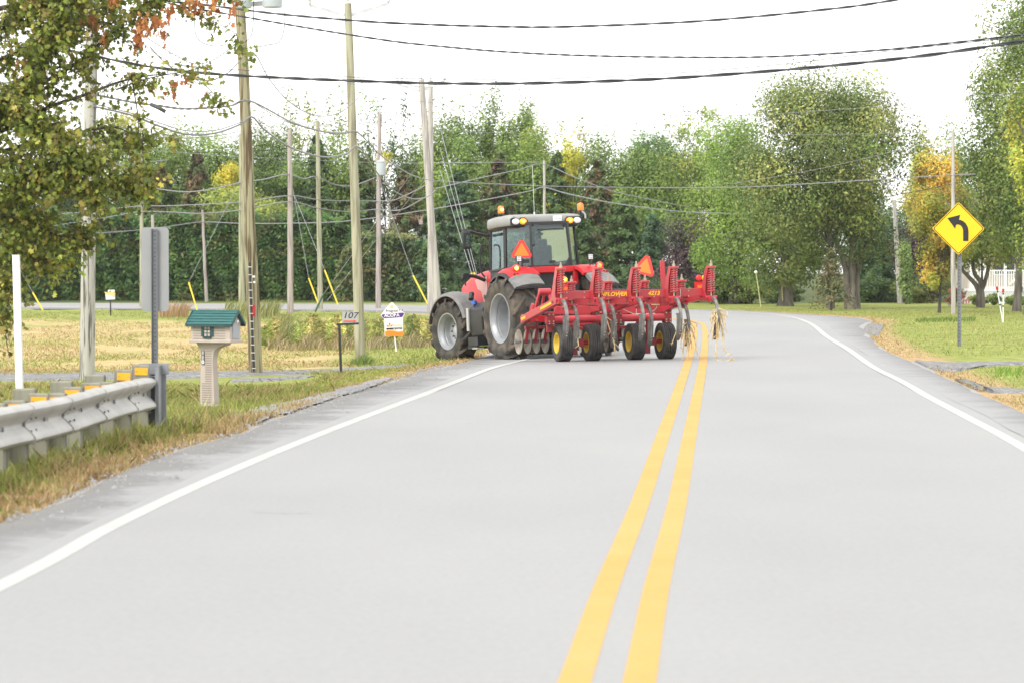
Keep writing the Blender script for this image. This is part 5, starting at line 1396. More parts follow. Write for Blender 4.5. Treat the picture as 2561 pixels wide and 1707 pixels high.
for dx in (-1, 0, 1):
    poly_at([(1138 + dx * 24 - 8, 165), (1138 + dx * 24 + 8, 165), (1138 + dx * 16 + 6, 225), (1138 + dx * 16 - 6, 225)], -.004, .003, 'flame_emblem', OR2, board)
poly_at([(1270, 250), (1290, 225), (1282, 250), (1290, 275)], -.004, .003, 'side_emblem', BLACK, board); poly_at([(1330, 240), (1342, 262), (1322, 275)], -.004, .003, 'side_emblem', BLACK, board)
def T3(u, v, dy=-.006):
    return Matrix.Translation(S(u, v) + Vector((0, dy, 0))) @ Matrix.Rotation(R(2.5), 4, 'Y').inverted() @ MR
text_obj('lettering', 'Prograin', .088, T3(1142, 268), mat('ink', (0.05, 0.05, 0.08), .5), board, xs=1.0)
text_obj('lettering', 'ACORA', .105, T3(1140, 350), SW, board, xs=1.0, bold=.004)
text_obj('lettering', 'AGRO', .075, T3(1240, 525), OR2, board, xs=1.05)
text_obj('lettering', 'CENTRE', .062, T3(1243, 582), mat('ink', (0.05, 0.05, 0.08), .5), board, xs=.95, bold=.002)
b = MB(); b.bar(S(1180, 640) + Vector((0, .02, 0)), S(1218, 985) + Vector((0, .02, 0)), .035, .02, (0, 1, 0)); b.build('stake', WHITE, ss)

# small sign by the far road
Yf = 124; g = at(276.5, 790, Yf)
fs = thing('small_sign', 'tiny white and orange sign on a post by the far road', 'sign', (g.x, Yf, gz(g.x, Yf)))
def FS(u, v): return at(u * .2934, 540 + v * .2934, Yf) - fs.location
def fpoly(pts, dy, name, m):
    b = MB(); P = [FS(*q) + Vector((0, dy, 0)) for q in pts]; n = len(P)
    b.add(P + [p + Vector((0, .03, 0)) for p in P], [tuple(range(n)), tuple(range(2 * n - 1, n - 1, -1))] + [(i, (i + 1) % n, n + (i + 1) % n, n + i) for i in range(n)]); return b.build(name, m, fs)
fpoly([(897, 668), (980, 672), (980, 712), (903, 715)], 0, 'white_board', WHITE)
fpoly([(890, 648), (920, 655), (955, 650), (985, 658), (975, 682), (940, 672), (900, 668)], -.035, 'orange_board', mat('pale_sign_orange', (0.90, 0.52, 0.16), .5))
fpoly([(918, 632), (976, 630), (976, 648), (950, 655), (918, 650)], .04, 'top_board', mat('pale_grey_board', (0.62, 0.64, 0.63), .5))
for i in range(3): fpoly([(908 + i * 24, 686), (926 + i * 24, 686), (926 + i * 24, 698), (908 + i * 24, 698)], -.006, 'board_mark', mat('faint_blue', (0.50, 0.53, 0.66), .5))
b = MB(); b.bar(FS(938, 640) + Vector((0, .06, 0)), Vector((0, .06, -.1)), .05, .05, (0, 1, 0)); b.build('post', BLACK, fs)

# ------------------------------------------------------------------ yellow curve warning sign
g = ground_at(2399.5, 866); Yw = g.y
cs = thing('curve_sign', 'yellow diamond warning sign with black left curve arrow on a steel post', 'road sign', g, R(3))
c = at(2397, 572, Yw) - g; hd = 66.5 * Yw / F
def rdia(h, r_):
    q = rrect(h * math.sqrt(2), h * math.sqrt(2), r_, 5); a = R(45)
    return [(x * math.cos(a) - y * math.sin(a), x * math.sin(a) + y * math.cos(a)) for x, y in q]
MC = Matrix.Translation(c) @ MR
SY = mat('sign_yellow', (0.80, 0.50, 0.004), .5); SB = mat('sign_black', (0.012, 0.012, 0.014), .5)
b = MB(); b.prism(rdia(hd, .04), .006, MC); pl_ = b.build('sign_plate', SY, cs)
def ring_(o, i_, dy, name, m):
    b = MB(); A = rdia(o, .035); B = rdia(i_, .03); n = len(A)
    Mo = Matrix.Translation((0, -dy, 0)) @ MC
    vs = [Mo @ Vector((x, y, .0)) for x, y in A] + [Mo @ Vector((x, y, .0)) for x, y in B] + [Mo @ Vector((x, y, -.003)) for x, y in A] + [Mo @ Vector((x, y, -.003)) for x, y in B]
    fs = [(i, (i + 1) % n, n + (i + 1) % n, n + i) for i in range(n)] + [(2 * n + i, 3 * n + i, 3 * n + (i + 1) % n, 2 * n + (i + 1) % n) for i in range(n)]
    b.add(vs, fs); return b.build(name, m, pl_, smooth_deg=0)
ring_(hd * .965, hd * .925, .0075, 'border', SB)
# arrow outline traced in sign units (zoomed picture pixels around the plate centre)
ar = []
cx, cy, kk = 674, 345, .3827 * Yw / F
outer = [(740, 427), (740, 360), (735, 335), (722, 312), (704, 296), (686, 289), (677, 288)]
head = [(684, 256), (600, 277), (652, 347), (657, 321)]
inner = [(668, 318), (684, 322), (697, 335), (704, 355), (705, 427)]
ar = [((x - cx) * kk, (cy - y) * kk) for x, y in outer + head + inner]
b = MB(); b.prism(ar, .004, Matrix.Translation((0, -.0078, 0)) @ MC); b.build('arrow', SB, pl_, smooth_deg=0)
b = MB()
b.prism([(-.045, .012), (-.038, .012), (-.022, .045), (.022, .045), (.038, .012), (.045, .012), (.045, .018), (.027, .052), (-.027, .052), (-.045, .018)], c.z + hd * .7 + .3, Matrix.Translation((0, 0, -.3)))
for i in range(30): b.box((0, .0535, .0), (.001, .001, .001)) if False else None
b.build('sign_post', DGALV, cs)
b = MB()
for i in range(26): b.cyl((0, .0435, .12 + .075 * i), (0, .0455, .12 + .075 * i), .012, n=6)
b.build('post_holes', BLACK, cs)

# snow stakes and thin markers
for (a, bt, lab) in (((2493, 717), (2508.5, 806), 'left leaning red tipped snow stake in the right lawn'), ((2509, 723), (2508.8, 807), 'upright red tipped snow stake in the right lawn')):
    f = ground_at(*bt); t = at(*a, f.y) - f
    e = thing('snow_stake', lab, 'stake', f, 0, 'red tipped snow stakes')
    b = MB(); b.tube([Vector((0, 0, -.05)), t], .016, 8); b.build('rod', WHITE, e)
    b = MB(); b.tube([t * .90, t * 1.0], .038, 8); b.build('red_tip', mat('stake_red', (0.45, 0.01, 0.02), .5), e)
    b = MB(); b.tube([t * .83, t * .89], .024, 8); b.tube([t * .47, t * .51], .024, 8); b.build('black_band', BLACK, e)
for (a, bt, lab, ball) in (((1890.6, 681), (1903.5, 768), 'thin yellowish marker rod with white ball on top', True), ((1954.5, 685), (1958, 766), 'plain thin yellowish marker rod beside the big tree', False)):
    f = ground_at(*bt); t = at(*a, f.y) - f
    e = thing('marker_rod', lab, 'stake', f, 0, 'thin marker rods')
    b = MB(); b.tube([Vector((0, 0, -.05)), t], .022, 6); b.build('rod', mat('rod_yellow', (0.55, 0.52, 0.25), .5), e)
    if ball: b = MB(); b.lathe([(-.08, .001), (-.05, .06), (0, .08), (.05, .06), (.08, .001)], t, 'z', 12); b.build('ball', WHITE, e)
# ------------------------------------------------------------------ foliage builders
BARK = mat('bark', (0.17, 0.15, 0.125), .95, col2=(0.07, 0.06, 0.048), scale=7, stretch=(1, 1, .2), bump=.8, thr=(.35, .62))
BARK_D = mat('dark_bark', (0.085, 0.072, 0.06), .95, col2=(0.04, 0.034, 0.028), scale=8, stretch=(1, 1, .2))

LIFT = 1.66
WARM = np.array([1.07, 1.0, .95])
def unit(n, rng):
    v = rng.normal(size=(n, 3)); return v / np.linalg.norm(v, axis=1)[:, None]

def cards(C, L, rng, up=0.5, asp=0.55, outw=None):
    """one folded diamond leaf (or spray) per centre"""
    n = len(C)
    N = unit(n, rng) * (1.0 if outw is None else .62) + np.array([0, 0, up])
    if outw is not None: N = N + outw
    N /= np.linalg.norm(N, axis=1)[:, None]
    A = np.cross(N, unit(n, rng)); A /= np.linalg.norm(A, axis=1)[:, None] + 1e-9
    B = np.cross(N, A)
    L = np.broadcast_to(L, (n,))[:, None]
    V = np.stack([C - A * L * .5, C + B * L * asp * .5 + N * L * .10, C + A * L * .5, C - B * L * asp * .5 + N * L * .10], 1).reshape(-1, 3)
    Fc = np.arange(n * 4).reshape(n, 4)
    return V, Fc

def tones(n, cid, cols, rng, jit=.28, clump_jit=.22, nclump=None):
    cols = np.array(cols, float)
    nc = nclump or (cid.max() + 1)
    pick = rng.integers(0, len(cols), nc); alt = rng.integers(0, len(cols), n)
    tone = np.exp(rng.normal(0, clump_jit, nc))
    base_ = np.where((rng.random(n) < .72)[:, None], cols[pick[cid]], cols[alt])
    c = base_ * (tone[cid] * np.exp(rng.normal(0, jit, n)))[:, None]
    return np.concatenate([np.clip(c * LIFT * WARM, 0, .8), np.ones((n, 1))], 1)

def crown_points(kind, h, rx, ry, n, rng, lump=.32, clumps=60):
    """points of a crown standing on z = 0 with height h"""
    if kind in ('round', 'column', 'airy'):
        d = unit(clumps, rng)
        rad = rng.random(clumps) ** (.36 if kind != 'airy' else .5)
        ph = rng.random(6) * 6.28
        ang = np.arctan2(d[:, 1], d[:, 0])
        lumpy = 1 + lump * (np.sin(3 * ang + ph[0] + 2 * d[:, 2]) * .5 + np.sin(5 * d[:, 2] + ph[1] + ang) * .5)
        cz = .5 + .5 * d[:, 2] * rad
        if kind == 'round': prof = 1.0 + .12 * (0.45 - cz)
        elif kind == 'column': prof = np.ones(clumps)
        else: prof = .75 + .5 * cz
        P = np.stack([d[:, 0] * rad * rx * lumpy * prof, d[:, 1] * rad * ry * lumpy * prof, (.5 + .5 * d[:, 2] * rad * (.85 + .15 * lumpy)) * h], 1)
        cid = rng.integers(0, clumps, n)
        if kind == 'airy': s = np.array([rx * .16, ry * .16, h * .055])
        else: s = np.array([rx * .24, ry * .24, h * .085]) * (60 / clumps) ** .25
        off = unit(n, rng) * (rng.random(n) ** .42)[:, None] * 1.9 * s; stray = rng.random(n) < .06; off = np.where(stray[:, None], off * 1.3, off) * (.6 + .7 * rng.random(clumps))[cid][:, None]
        pts = P[cid] + off
        q = np.percentile(np.abs(pts[:, 0]), 98.5) / rx; pts[:, :2] /= q; P[:, :2] /= q
        lo, hi = np.percentile(pts[:, 2], [.6, 99.6]); pts[:, 2] = (pts[:, 2] - lo) / (hi - lo) * h; P[:, 2] = (P[:, 2] - lo) / (hi - lo) * h
        outw = .75 * off / s + .45 * (pts - np.array([0, 0, h * .5])) / np.array([rx, ry, h * .5])
        outw[:, 2] = outw[:, 2] * .8
        return pts, cid, P, outw
    if kind == 'conifer':
        tiers = max(8, int(h * 1.6)); br = 9
        cid = rng.integers(0, tiers * br, n); t = cid // br; b_ = cid % br
        zt_ = (t + rng.random(tiers * br)[cid] * .9) / tiers
        Rm = rx * (1 - zt_) ** .85 * (.72 + .5 * rng.random(tiers * br)[cid]) + .08 * rx
        a = (b_ + rng.random(tiers * br)[cid]) / br * 6.283 + t * .7
        q = rng.random(n) ** .6
        r_ = q * Rm
        spread = .22 * Rm * (1.2 - q) + .05
        x = np.cos(a) * r_ + rng.normal(size=n) * spread * .8; y = np.sin(a) * r_ + rng.normal(size=n) * spread * .8
        z = zt_ * h * .97 - .20 * r_ * q + rng.normal(size=n) * .10 + .03 * h
        pts = np.stack([x, y, z], 1)
        return pts, cid, None, np.stack([np.cos(a), np.sin(a), np.zeros(n)], 1)

def limbs_mesh(h0, h, r, centres, rng, m, parent, k=9, top=.8):
    """tapered trunk that forks into limbs reaching the clumps"""
    b = MB(); lean = rng.normal(0, .02, 2)
    spine = [Vector((lean[0] * z + .03 * math.sin(z), lean[1] * z, z)) for z in np.linspace(-.2, h0 + (h - h0) * top, 9)]
    rs = [r * (1.25 if i == 0 else 1) * (1 - i / 8.0 * .88) for i in range(9)]
    b.tube(spine, rs, 10)
    if centres is not None and len(centres):
        for i in rng.choice(len(centres), min(k, len(centres)), replace=False):
            c = Vector(centres[i]) + Vector((0, 0, h0)); z0 = h0 * .8 + (c.z - h0) * rng.uniform(.1, .45)
            z0 = max(.6 * h0, min(z0, spine[-2].z)); s = Vector((lean[0] * z0 + .03 * math.sin(z0), lean[1] * z0, z0))
            mid = s.lerp(c, .5) + Vector((0, 0, .12 * (c - s).length)); r0 = r * (1 - z0 / (h0 + h)) * .5
            P = catmull([s, mid, c], 4); b.tube(P, [max(.012, r0 * (1 - j / len(P) * .9)) for j in range(len(P))], 6)
    return b.build('trunk', m, parent, smooth_deg=60, fix=False)

def tree(name, label, u, vtop, vbot, wpx, Y, kind, cols, n, leaf, trunk_r=.15, group='trees behind the road', cat='tree', depth=1.0, clumps=60, up=.5, lump=.32, h0=None, seed=0, bark=None, k=9, base=None, jit=.12, cj=.20, asp=.6):
    rng = np.random.default_rng(1000 + seed + int(u) * 7 + int(vtop))
    tp = at(u, vtop, Y); bt = at(u, vbot, Y)
    zg = gz(tp.x, Y) if base is None else base
    e = thing(name, label, cat, (tp.x, Y, zg), 0, group)
    zc0 = max(.05, bt.z - zg); h = tp.z - zg - zc0
    rx = wpx / 2 * Y / F; ry = rx * depth
    far_ = leaf > .24
    lift = 1.28 if far_ else 1.1
    if far_ and kind == 'round':
        wpx *= 1.42; n = int(n * 5.0); leaf *= .44; clumps = max(14, int(clumps * .45))
    elif far_: n = int(n * (2.2 if kind == 'airy' else 4.0)); leaf *= .50; clumps = int(clumps * 1.1); wpx *= 1.25
    else: n = int(n * 2.6); leaf *= .54; clumps = int(clumps * .75)
    pts, cid, ctr, outw = crown_points(kind, h, rx, ry, n, rng, lump, clumps)
    pts = pts + np.array([0, 0, zc0])
    pts[:, 2] = np.maximum(pts[:, 2], .03)
    sz = leaf * np.exp(rng.normal(0, .3, n))
    V, Fc = cards(pts, sz, rng, up if kind != 'conifer' else .9, asp, outw * .8)
    nclump = int(cid.max()) + 1
    mesh_np('crown', V, Fc, LEAF, e, {'col': np.repeat(np.clip(tones(n, cid, cols, rng, jit, cj, nclump) * np.array([lift, lift, lift, 1]), 0, .8), 4, 0)})
    limbs_mesh(zc0, h, trunk_r, ctr, rng, bark or BARK_D, e, k=k)
    return e

G_MID = [(.078, .124, .025), (.096, .142, .027), (.064, .106, .025)]
G_DARK = [(.038, .070, .020), (.048, .084, .024), (.030, .056, .018)]
G_BLUE = [(.034, .070, .032), (.028, .058, .028), (.042, .080, .034)]
G_LIGHT = [(.105, .165, .030), (.125, .18, .035), (.088, .148, .030)]
G_YEL = [(.19, .21, .035), (.15, .19, .035), (.24, .22, .035)]
YEL = [(.27, .25, .028), (.20, .22, .03), (.32, .28, .03)]
ORA = [(.23, .165, .035), (.25, .195, .035), (.18, .17, .035), (.12, .14, .035), (.23, .20, .04), (.14, .155, .04)]
BROWN = [(.085, .058, .030), (.065, .062, .026), (.042, .062, .022), (.050, .066, .022), (.075, .046, .026)]
PURP = [(.040, .026, .030), (.055, .035, .036), (.030, .032, .026)]
OLIVE = [(.105, .135, .030), (.085, .120, .028), (.135, .140, .035), (.070, .105, .028)]
AIRY = [(.10, .14, .034), (.085, .12, .032), (.13, .155, .040)]

# ------------------------------------------------------------------ wood behind the road, far to near
B = []
def bt(*a, **k): B.append((a, k))
far = 'trees of the wood behind the road'
tree('broadleaf_tree', 'mid green tree behind the thin yellowish pole at left', 330, 312, 640, 320, 186, 'round', G_MID, 3200, .34, group=far)
tree('broadleaf_tree', 'dark tree mostly behind the hanging autumn leaves', 110, 400, 640, 270, 184, 'round', G_DARK, 3000, .34, group=far)
tree('broadleaf_tree', 'yellowish green tree peeping behind the leaves beside the brown pole', 300, 275, 420, 130, 190, 'airy', G_YEL, 1100, .32, group=far, clumps=40)
tree('broadleaf_tree', 'fresh green tree just left of the brown pole', 470, 300, 640, 290, 182, 'round', G_MID + G_LIGHT[:1], 2800, .32, group=far)
tree('spruce_tree', 'spruce with brown top left of the brown pole', 493, 378, 720, 150, 176, 'conifer', BROWN, 2600, .34, group=far)
tree('spruce_tree', 'dark spruce behind the back of the sign', 400, 420, 720, 190, 177, 'conifer', G_DARK + BROWN[:1], 3000, .34, group=far)
tree('yellow_tree', 'small bright yellow tree beside the brown pole', 566, 405, 500, 78, 174, 'round', YEL, 700, .28, group=far, clumps=26)
tree('pine_tree', 'low spreading yellow green pine over the hedge', 590, 470, 620, 290, 168, 'round', [(.13, .165, .035), (.10, .14, .03), (.16, .18, .04)], 3000, .32, group=far, clumps=46)
tree('broadleaf_tree', 'tall mid green tree between brown and greenish poles', 690, 285, 620, 150, 188, 'round', G_MID, 2400, .32, group=far)
tree('poplar_tree', 'airy pale tree right of the brown pole top', 740, 214, 560, 120, 192, 'airy', AIRY + G_YEL[:1], 1100, .32, group=far, clumps=46)
tree('poplar_tree', 'airy tall tree seen just left of the greenish pole', 832, 206, 560, 110, 192, 'airy', AIRY, 800, .32, group=far, clumps=40)
tree('spruce_tree', 'dense dark spruce left of the greenish pole', 792, 345, 720, 200, 176, 'conifer', G_DARK, 3000, .34, group=far)
tree('broadleaf_tree', 'dark broad tree low behind the pinkish pole', 668, 400, 660, 190, 180, 'round', G_DARK, 2400, .33, group=far)
tree('poplar_tree', 'lacy dark tree right of the greenish pole', 925, 226, 620, 105, 186, 'airy', G_DARK + AIRY[:1], 1500, .28, group=far, clumps=44)
tree('poplar_tree', 'lacy dark tree left of the pale poles', 997, 232, 620, 100, 186, 'airy', G_DARK + AIRY[:1], 1400, .28, group=far, clumps=44)
tree('spruce_tree', 'dark spruce behind the transformer pole', 905, 400, 720, 190, 176, 'conifer', G_DARK + BROWN[:1], 3000, .34, group=far)
tree('spruce_tree', 'brown topped spruce left of the pale poles', 1012, 415, 720, 150, 174, 'conifer', BROWN + G_DARK[:1], 2600, .34, group=far)
tree('yellow_tree', 'little yellow tree between transformer pole and pale poles', 963, 378, 440, 46, 178, 'round', YEL + G_YEL[:1], 300, .26, group=far, clumps=18)
tree('broadleaf_tree', 'tall green tree right of the pale pole tops', 1130, 250, 640, 170, 184, 'round', G_MID, 3200, .32, group=far)
tree('broadleaf_tree', 'tallest pointed green tree above the tractor beacon', 1232, 222, 640, 150, 186, 'round', G_MID, 3200, .32, group=far, lump=.45)
tree('broadleaf_tree', 'narrow pointed green tree right of the tallest one', 1296, 243, 600, 110, 185, 'column', G_MID + G_LIGHT[:1], 1900, .32, group=far)
tree('spruce_tree', 'brown topped spruce behind the pale leaning pole', 1248, 385, 720, 170, 170, 'conifer', BROWN + G_DARK[:1], 3000, .33, group=far)
tree('spruce_tree', 'dark blue green spruce left of the tractor cab', 1150, 430, 750, 230, 168, 'conifer', G_BLUE + G_DARK[:1], 4200, .33, group=far)
tree('broadleaf_tree', 'green tree left of the thin pole top', 1356, 312, 600, 120, 182, 'round', G_MID + G_YEL[:1], 1900, .32, group=far)
tree('spruce_tree', 'dark spruce with yellow tufts behind the thin pole', 1392, 380, 740, 160, 172, 'conifer', G_DARK + G_DARK + YEL[1:2], 3000, .33, group=far)
tree('poplar_tree', 'loose yellow green tree right of the thin pole', 1432, 298, 560, 130, 188, 'airy', G_YEL + AIRY[:1], 1400, .30, group=far, clumps=46)
tree('yellow_tree', 'clear yellow tree right of the thin pole', 1425, 372, 475, 84, 174, 'round', YEL, 900, .28, group=far, clumps=30)
tree('spruce_tree', 'tall brown streaked spruce right of the tractor cab', 1496, 408, 740, 190, 166, 'conifer', BROWN + G_DARK[:2], 3600, .33, group=far)
tree('broadleaf_tree', 'wide green tree with two blunt tops above the plough', 1535, 335, 660, 230, 176, 'round', G_MID, 4200, .32, group=far)
tree('broadleaf_tree', 'dense green tree beside the wide blunt topped tree', 1632, 325, 660, 210, 178, 'round', [(.062, .120, .040), (.052, .105, .036)], 4000, .32, group=far)
tree('poplar_tree', 'loose pale tree above the dense green tree', 1690, 290, 520, 150, 188, 'airy', AIRY + G_YEL[:1], 1500, .30, group=far, clumps=50)
tree('poplar_tree', 'loose pale tree left of the big maple top', 1775, 268, 520, 160, 188, 'airy', AIRY, 1700, .30, group=far, clumps=50)
tree('spruce_tree', 'blue green spruce behind the spring of the plough', 1632, 540, 770, 160, 158, 'conifer', G_BLUE, 3000, .28, group=far)
tree('purple_tree', 'dusky purple leaved tree above the red post', 1742, 545, 770, 190, 156, 'round', PURP, 3600, .28, group=far)
tree('spruce_tree', 'dark spruce left of the purple tree', 1560, 500, 770, 180, 160, 'conifer', G_DARK, 3200, .30, group=far)
tree('spruce_tree', 'dark spruce behind the right half of the cab', 1450, 520, 770, 180, 160, 'conifer', G_DARK, 3200, .30, group=far)
tree('spruce_tree', 'dark spruce behind the left half of the cab', 1320, 500, 770, 190, 162, 'conifer', G_DARK + BROWN[2:3], 3200, .30, group=far)
tree('spruce_tree', 'dark low spruce at the foot of the pale poles', 1085, 520, 770, 170, 158, 'conifer', G_DARK + G_BLUE[:1], 3200, .30, group=far)
tree('light_green_tree', 'bright light green tree left of the big maple', 1838, 292, 720, 240, 149, 'round', [(.105, .170, .030), (.13, .19, .034), (.085, .145, .028)], 9000, .25, .3, group='big roadside trees', clumps=90)
tree('maple_tree', 'yellowish maple with thick trunk behind the big maple', 1965, 480, 715, 275, 142, 'round', OLIVE + G_MID, 8000, .24, .40, group='big roadside trees', clumps=80, bark=BARK)
tree('broadleaf_tree', 'dark green tree filling the gap right of the big maple trunk', 2200, 500, 765, 210, 166, 'round', G_DARK + G_BLUE[:1], 4200, .30, group=far)
tree('spruce_tree', 'blue dark spruce right of the big maple trunk', 2185, 590, 768, 160, 156, 'conifer', G_BLUE + G_DARK[:1], 3200, .27, group=far)
tree('poplar_tree', 'slim light green poplar beside the leaning bare pole', 2267, 600, 760, 42, 150, 'column', [(.10, .16, .05), (.13, .18, .06)], 900, .22, .06, group=far, clumps=30)
tree('purple_tree', 'dark purple tree behind the orange tree', 2315, 560, 762, 150, 160, 'round', PURP, 3000, .28, group=far)
tree('broadleaf_tree', 'pale yellow green tree peak right of the big maple', 2318, 312, 560, 110, 184, 'round', G_YEL + G_LIGHT[:1], 1500, .30, group=far)
tree('orange_tree', 'orange topped tree behind the slender right pole', 2342, 362, 620, 150, 176, 'round', [(.34, .20, .03), (.25, .20, .035), (.16, .18, .035)], 2600, .30, group=far)
tree('broadleaf_tree', 'green tree behind the top of the slender right pole', 2368, 292, 620, 130, 190, 'round', G_MID, 2000, .32, group=far)
tree('broadleaf_tree', 'dark green tree behind the porch at right', 2440, 470, 760, 230, 172, 'round', G_MID + G_DARK, 4200, .30, group=far)
for u, vt, wd, Y, cc, lab in ((560, 330, 230, 187, G_MID + G_LIGHT[:1], 'soft green tree directly behind the brown pole'), (640, 330, 200, 186, G_MID, 'soft green tree right behind the brown pole base line'), (860, 330, 190, 186, G_MID + G_DARK[:1], 'mid green tree behind the greenish pole'), (1060, 300, 170, 188, G_MID, 'mid green tree directly behind the pale poles'), (1400, 400, 200, 180, G_MID, 'soft green tree above the cab roof'), (1730, 380, 200, 178, G_MID + G_YEL[:1], 'yellow tinged green tree above the purple tree'), (385, 345, 210, 180, G_MID, 'round green tree above the back of the sign'), (540, 360, 200, 179, G_MID + G_DARK[:1], 'round green tree over the pine beside the brown pole'), (735, 370, 210, 178, G_MID + G_DARK[:1], 'round green tree between pinkish and slim green poles'), (845, 400, 180, 177, G_MID, 'round green tree crossed by the greenish pole'), (1180, 320, 210, 179, G_MID + G_LIGHT[:1], 'round green tree above the left beacon of the tractor'), (1300, 340, 190, 178, G_MID, 'round green tree left of the thin pole behind the cab'), (1590, 370, 230, 174, G_MID, 'round green tree above the second warning triangle')):
    tree('broadleaf_tree', lab, u, vt, 640, wd, Y, 'round', cc, 2600, .33, group=far)
# the low growth along the wood's foot
SHR = 'bushes at the foot of the wood'
for i, (u, vt, wd, Y, cc, lab) in enumerate(((1800, 690, 120, 150, OLIVE + G_DARK, 'bush behind the lamp of the plough'), (1880, 700, 130, 149, OLIVE, 'bush by the marker rods'), (1955, 705, 120, 151, G_DARK + OLIVE[:1], 'bush between marker rods and big maple'), (2180, 690, 120, 153, G_DARK, 'dark bush right of the big maple trunk'), (2300, 690, 150, 153, OLIVE + G_DARK, 'broad bush left of the flowering shrub'), (1690, 690, 130, 154, G_DARK + OLIVE[:1], 'bush behind the red post'))):
    tree('bush', lab, u, vt, 775, wd, Y, 'round', cc, 2200, .20, .04, group=SHR, cat='bush', clumps=40, k=4, bark=BARK_D)

# ------------------------------------------------------------------ cedar hedges beyond the road
def hedge(label, u0, u1, vt, Y, thick, n, cols, seed, round_=False):
    rng = np.random.default_rng(seed)
    a = at(u0, vt, Y); c = at(u1, vt, Y); z0 = gz((a.x + c.x) / 2, Y); H = a.z - z0; Lh = c.x - a.x
    e = thing('cedar_hedge', label, 'hedge', ((a.x + c.x) / 2, Y, z0), 0, 'clipped cedar hedges')
    x = rng.random(n); face = rng.random(n)
    top = 1 + .045 * np.sin(x * Lh * 1.9) + .03 * np.sin(x * Lh * 4.7 + 1)
    if round_: top = top * np.clip(np.sqrt(np.clip(1 - (2 * x - 1) ** 2, 0, 1)) ** .55, .25, 1)
    z = rng.random(n); d = np.where(face < .72, -thick / 2, rng.uniform(-thick / 2, thick / 2, n))
    z = np.where(face >= .72, .97 + .05 * rng.normal(size=n), z)
    bulge = .28 * np.sin(x * Lh * 2.3) * np.cos(z * 3) + .22 * np.sin(x * Lh * 5.1 + z * 6)
    d = d - bulge * (face < .72) + rng.normal(size=n) * .13 + np.where(face < .72, .35 * z ** 4, 0)
    pts = np.stack([(x - .5) * Lh + rng.normal(size=n) * .06, d, np.maximum(.02, z * H * top)], 1)
    cid = ((x * Lh * 1.1).astype(int) * 9 + (z * 9).astype(int)).clip(0)
    V, Fc = cards(pts, .21 * np.exp(rng.normal(0, .25, n)), rng, .4, .5, np.repeat([[0, -.5, .2]], n, 0))
    mesh_np('foliage', V, Fc, LEAF, e, {'col': np.repeat(tones(n, cid, cols, rng, .32, .16), 4, 0)})
    b = MB()
    k = 24
    for i in range(k):
        xx = (-.5 + (i + .5) / k) * Lh
        tt = (max(.25, math.sqrt(max(0, 1 - ((2 * (i + .5) / k) - 1) ** 2)) ** .55) if round_ else 1) * H
        b.tube([(xx, .2, -.1), (xx + .05, .2, tt * .9)], [.09, .03], 6)
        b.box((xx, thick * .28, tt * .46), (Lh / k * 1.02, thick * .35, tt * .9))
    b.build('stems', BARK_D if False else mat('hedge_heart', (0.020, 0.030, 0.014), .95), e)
CED = [(.030, .074, .016), (.042, .090, .019), (.024, .060, .014), (.052, .096, .020), (.058, .074, .020)]
hedge('long tall dark clipped cedar hedge behind the poles at left', -60, 880, 548, 164, 2.2, 60000, CED, 5)
hedge('rounded lighter cedar hedge just left of the tractor', 845, 1078, 590, 161, 2.4, 16000, [(.045, .080, .024), (.065, .090, .026), (.085, .090, .032), (.035, .066, .022)], 6, True)

# ------------------------------------------------------------------ big maple by the bend
tree('maple_tree', 'big round maple with thick forked trunk on the lawn by the bend', 2080, 176, 640, 475, 133, 'round', [(.072, .112, .026), (.095, .132, .032), (.060, .098, .026), (.105, .138, .036), (.14, .152, .044)], 34000, .20, .15, group='big roadside trees', clumps=130, bark=BARK, k=16, lump=.22, jit=.15, cj=.30)
# buttress trunks seen below the crown
def trunk_only(parent, pts, rs):
    b = MB(); b.tube(catmull(pts, 4), list(np.interp(np.linspace(0, 1, (len(pts) - 1) * 4 + 1), np.linspace(0, 1, len(rs)), rs)), 12); return b.build('limb', BARK, parent, smooth_deg=60)
bigm = [o for o in bpy.data.objects if o.get('label', '').startswith('big round maple')][0]
f0 = bigm.location
def rel(u, v, Y): return at(u, v, Y) - f0
trunk_only(bigm, [rel(2122, 778, 132.8), rel(2120, 720, 132.9), rel(2112, 660, 133), rel(2085, 590, 133)], [.21, .17, .13, .07])
trunk_only(bigm, [rel(2143, 778, 133), rel(2142, 720, 133.1), rel(2150, 650, 133.2), rel(2190, 560, 133)], [.19, .15, .11, .06])
trunk_only(bigm, [rel(2133, 778, 132.7), rel(2131, 690, 133), rel(2132, 560, 133.2), rel(2125, 430, 133)], [.22, .18, .13, .08])
tree('fir_tree', 'small thin brownish fir in front of the big maple trunk', 2079, 628, 758, 105, 128, 'conifer', [(.075, .085, .035), (.060, .075, .030), (.10, .085, .04)], 1500, .17, .06, group='small lawn trees')
ot = tree('orange_tree', 'young orange yellow tree behind the yellow curve sign', 2350, 428, 712, 165, 122, 'airy', ORA + YEL[:2] + G_YEL[:1], 7000, .18, .07, group='small lawn trees', clumps=60, lump=.4)
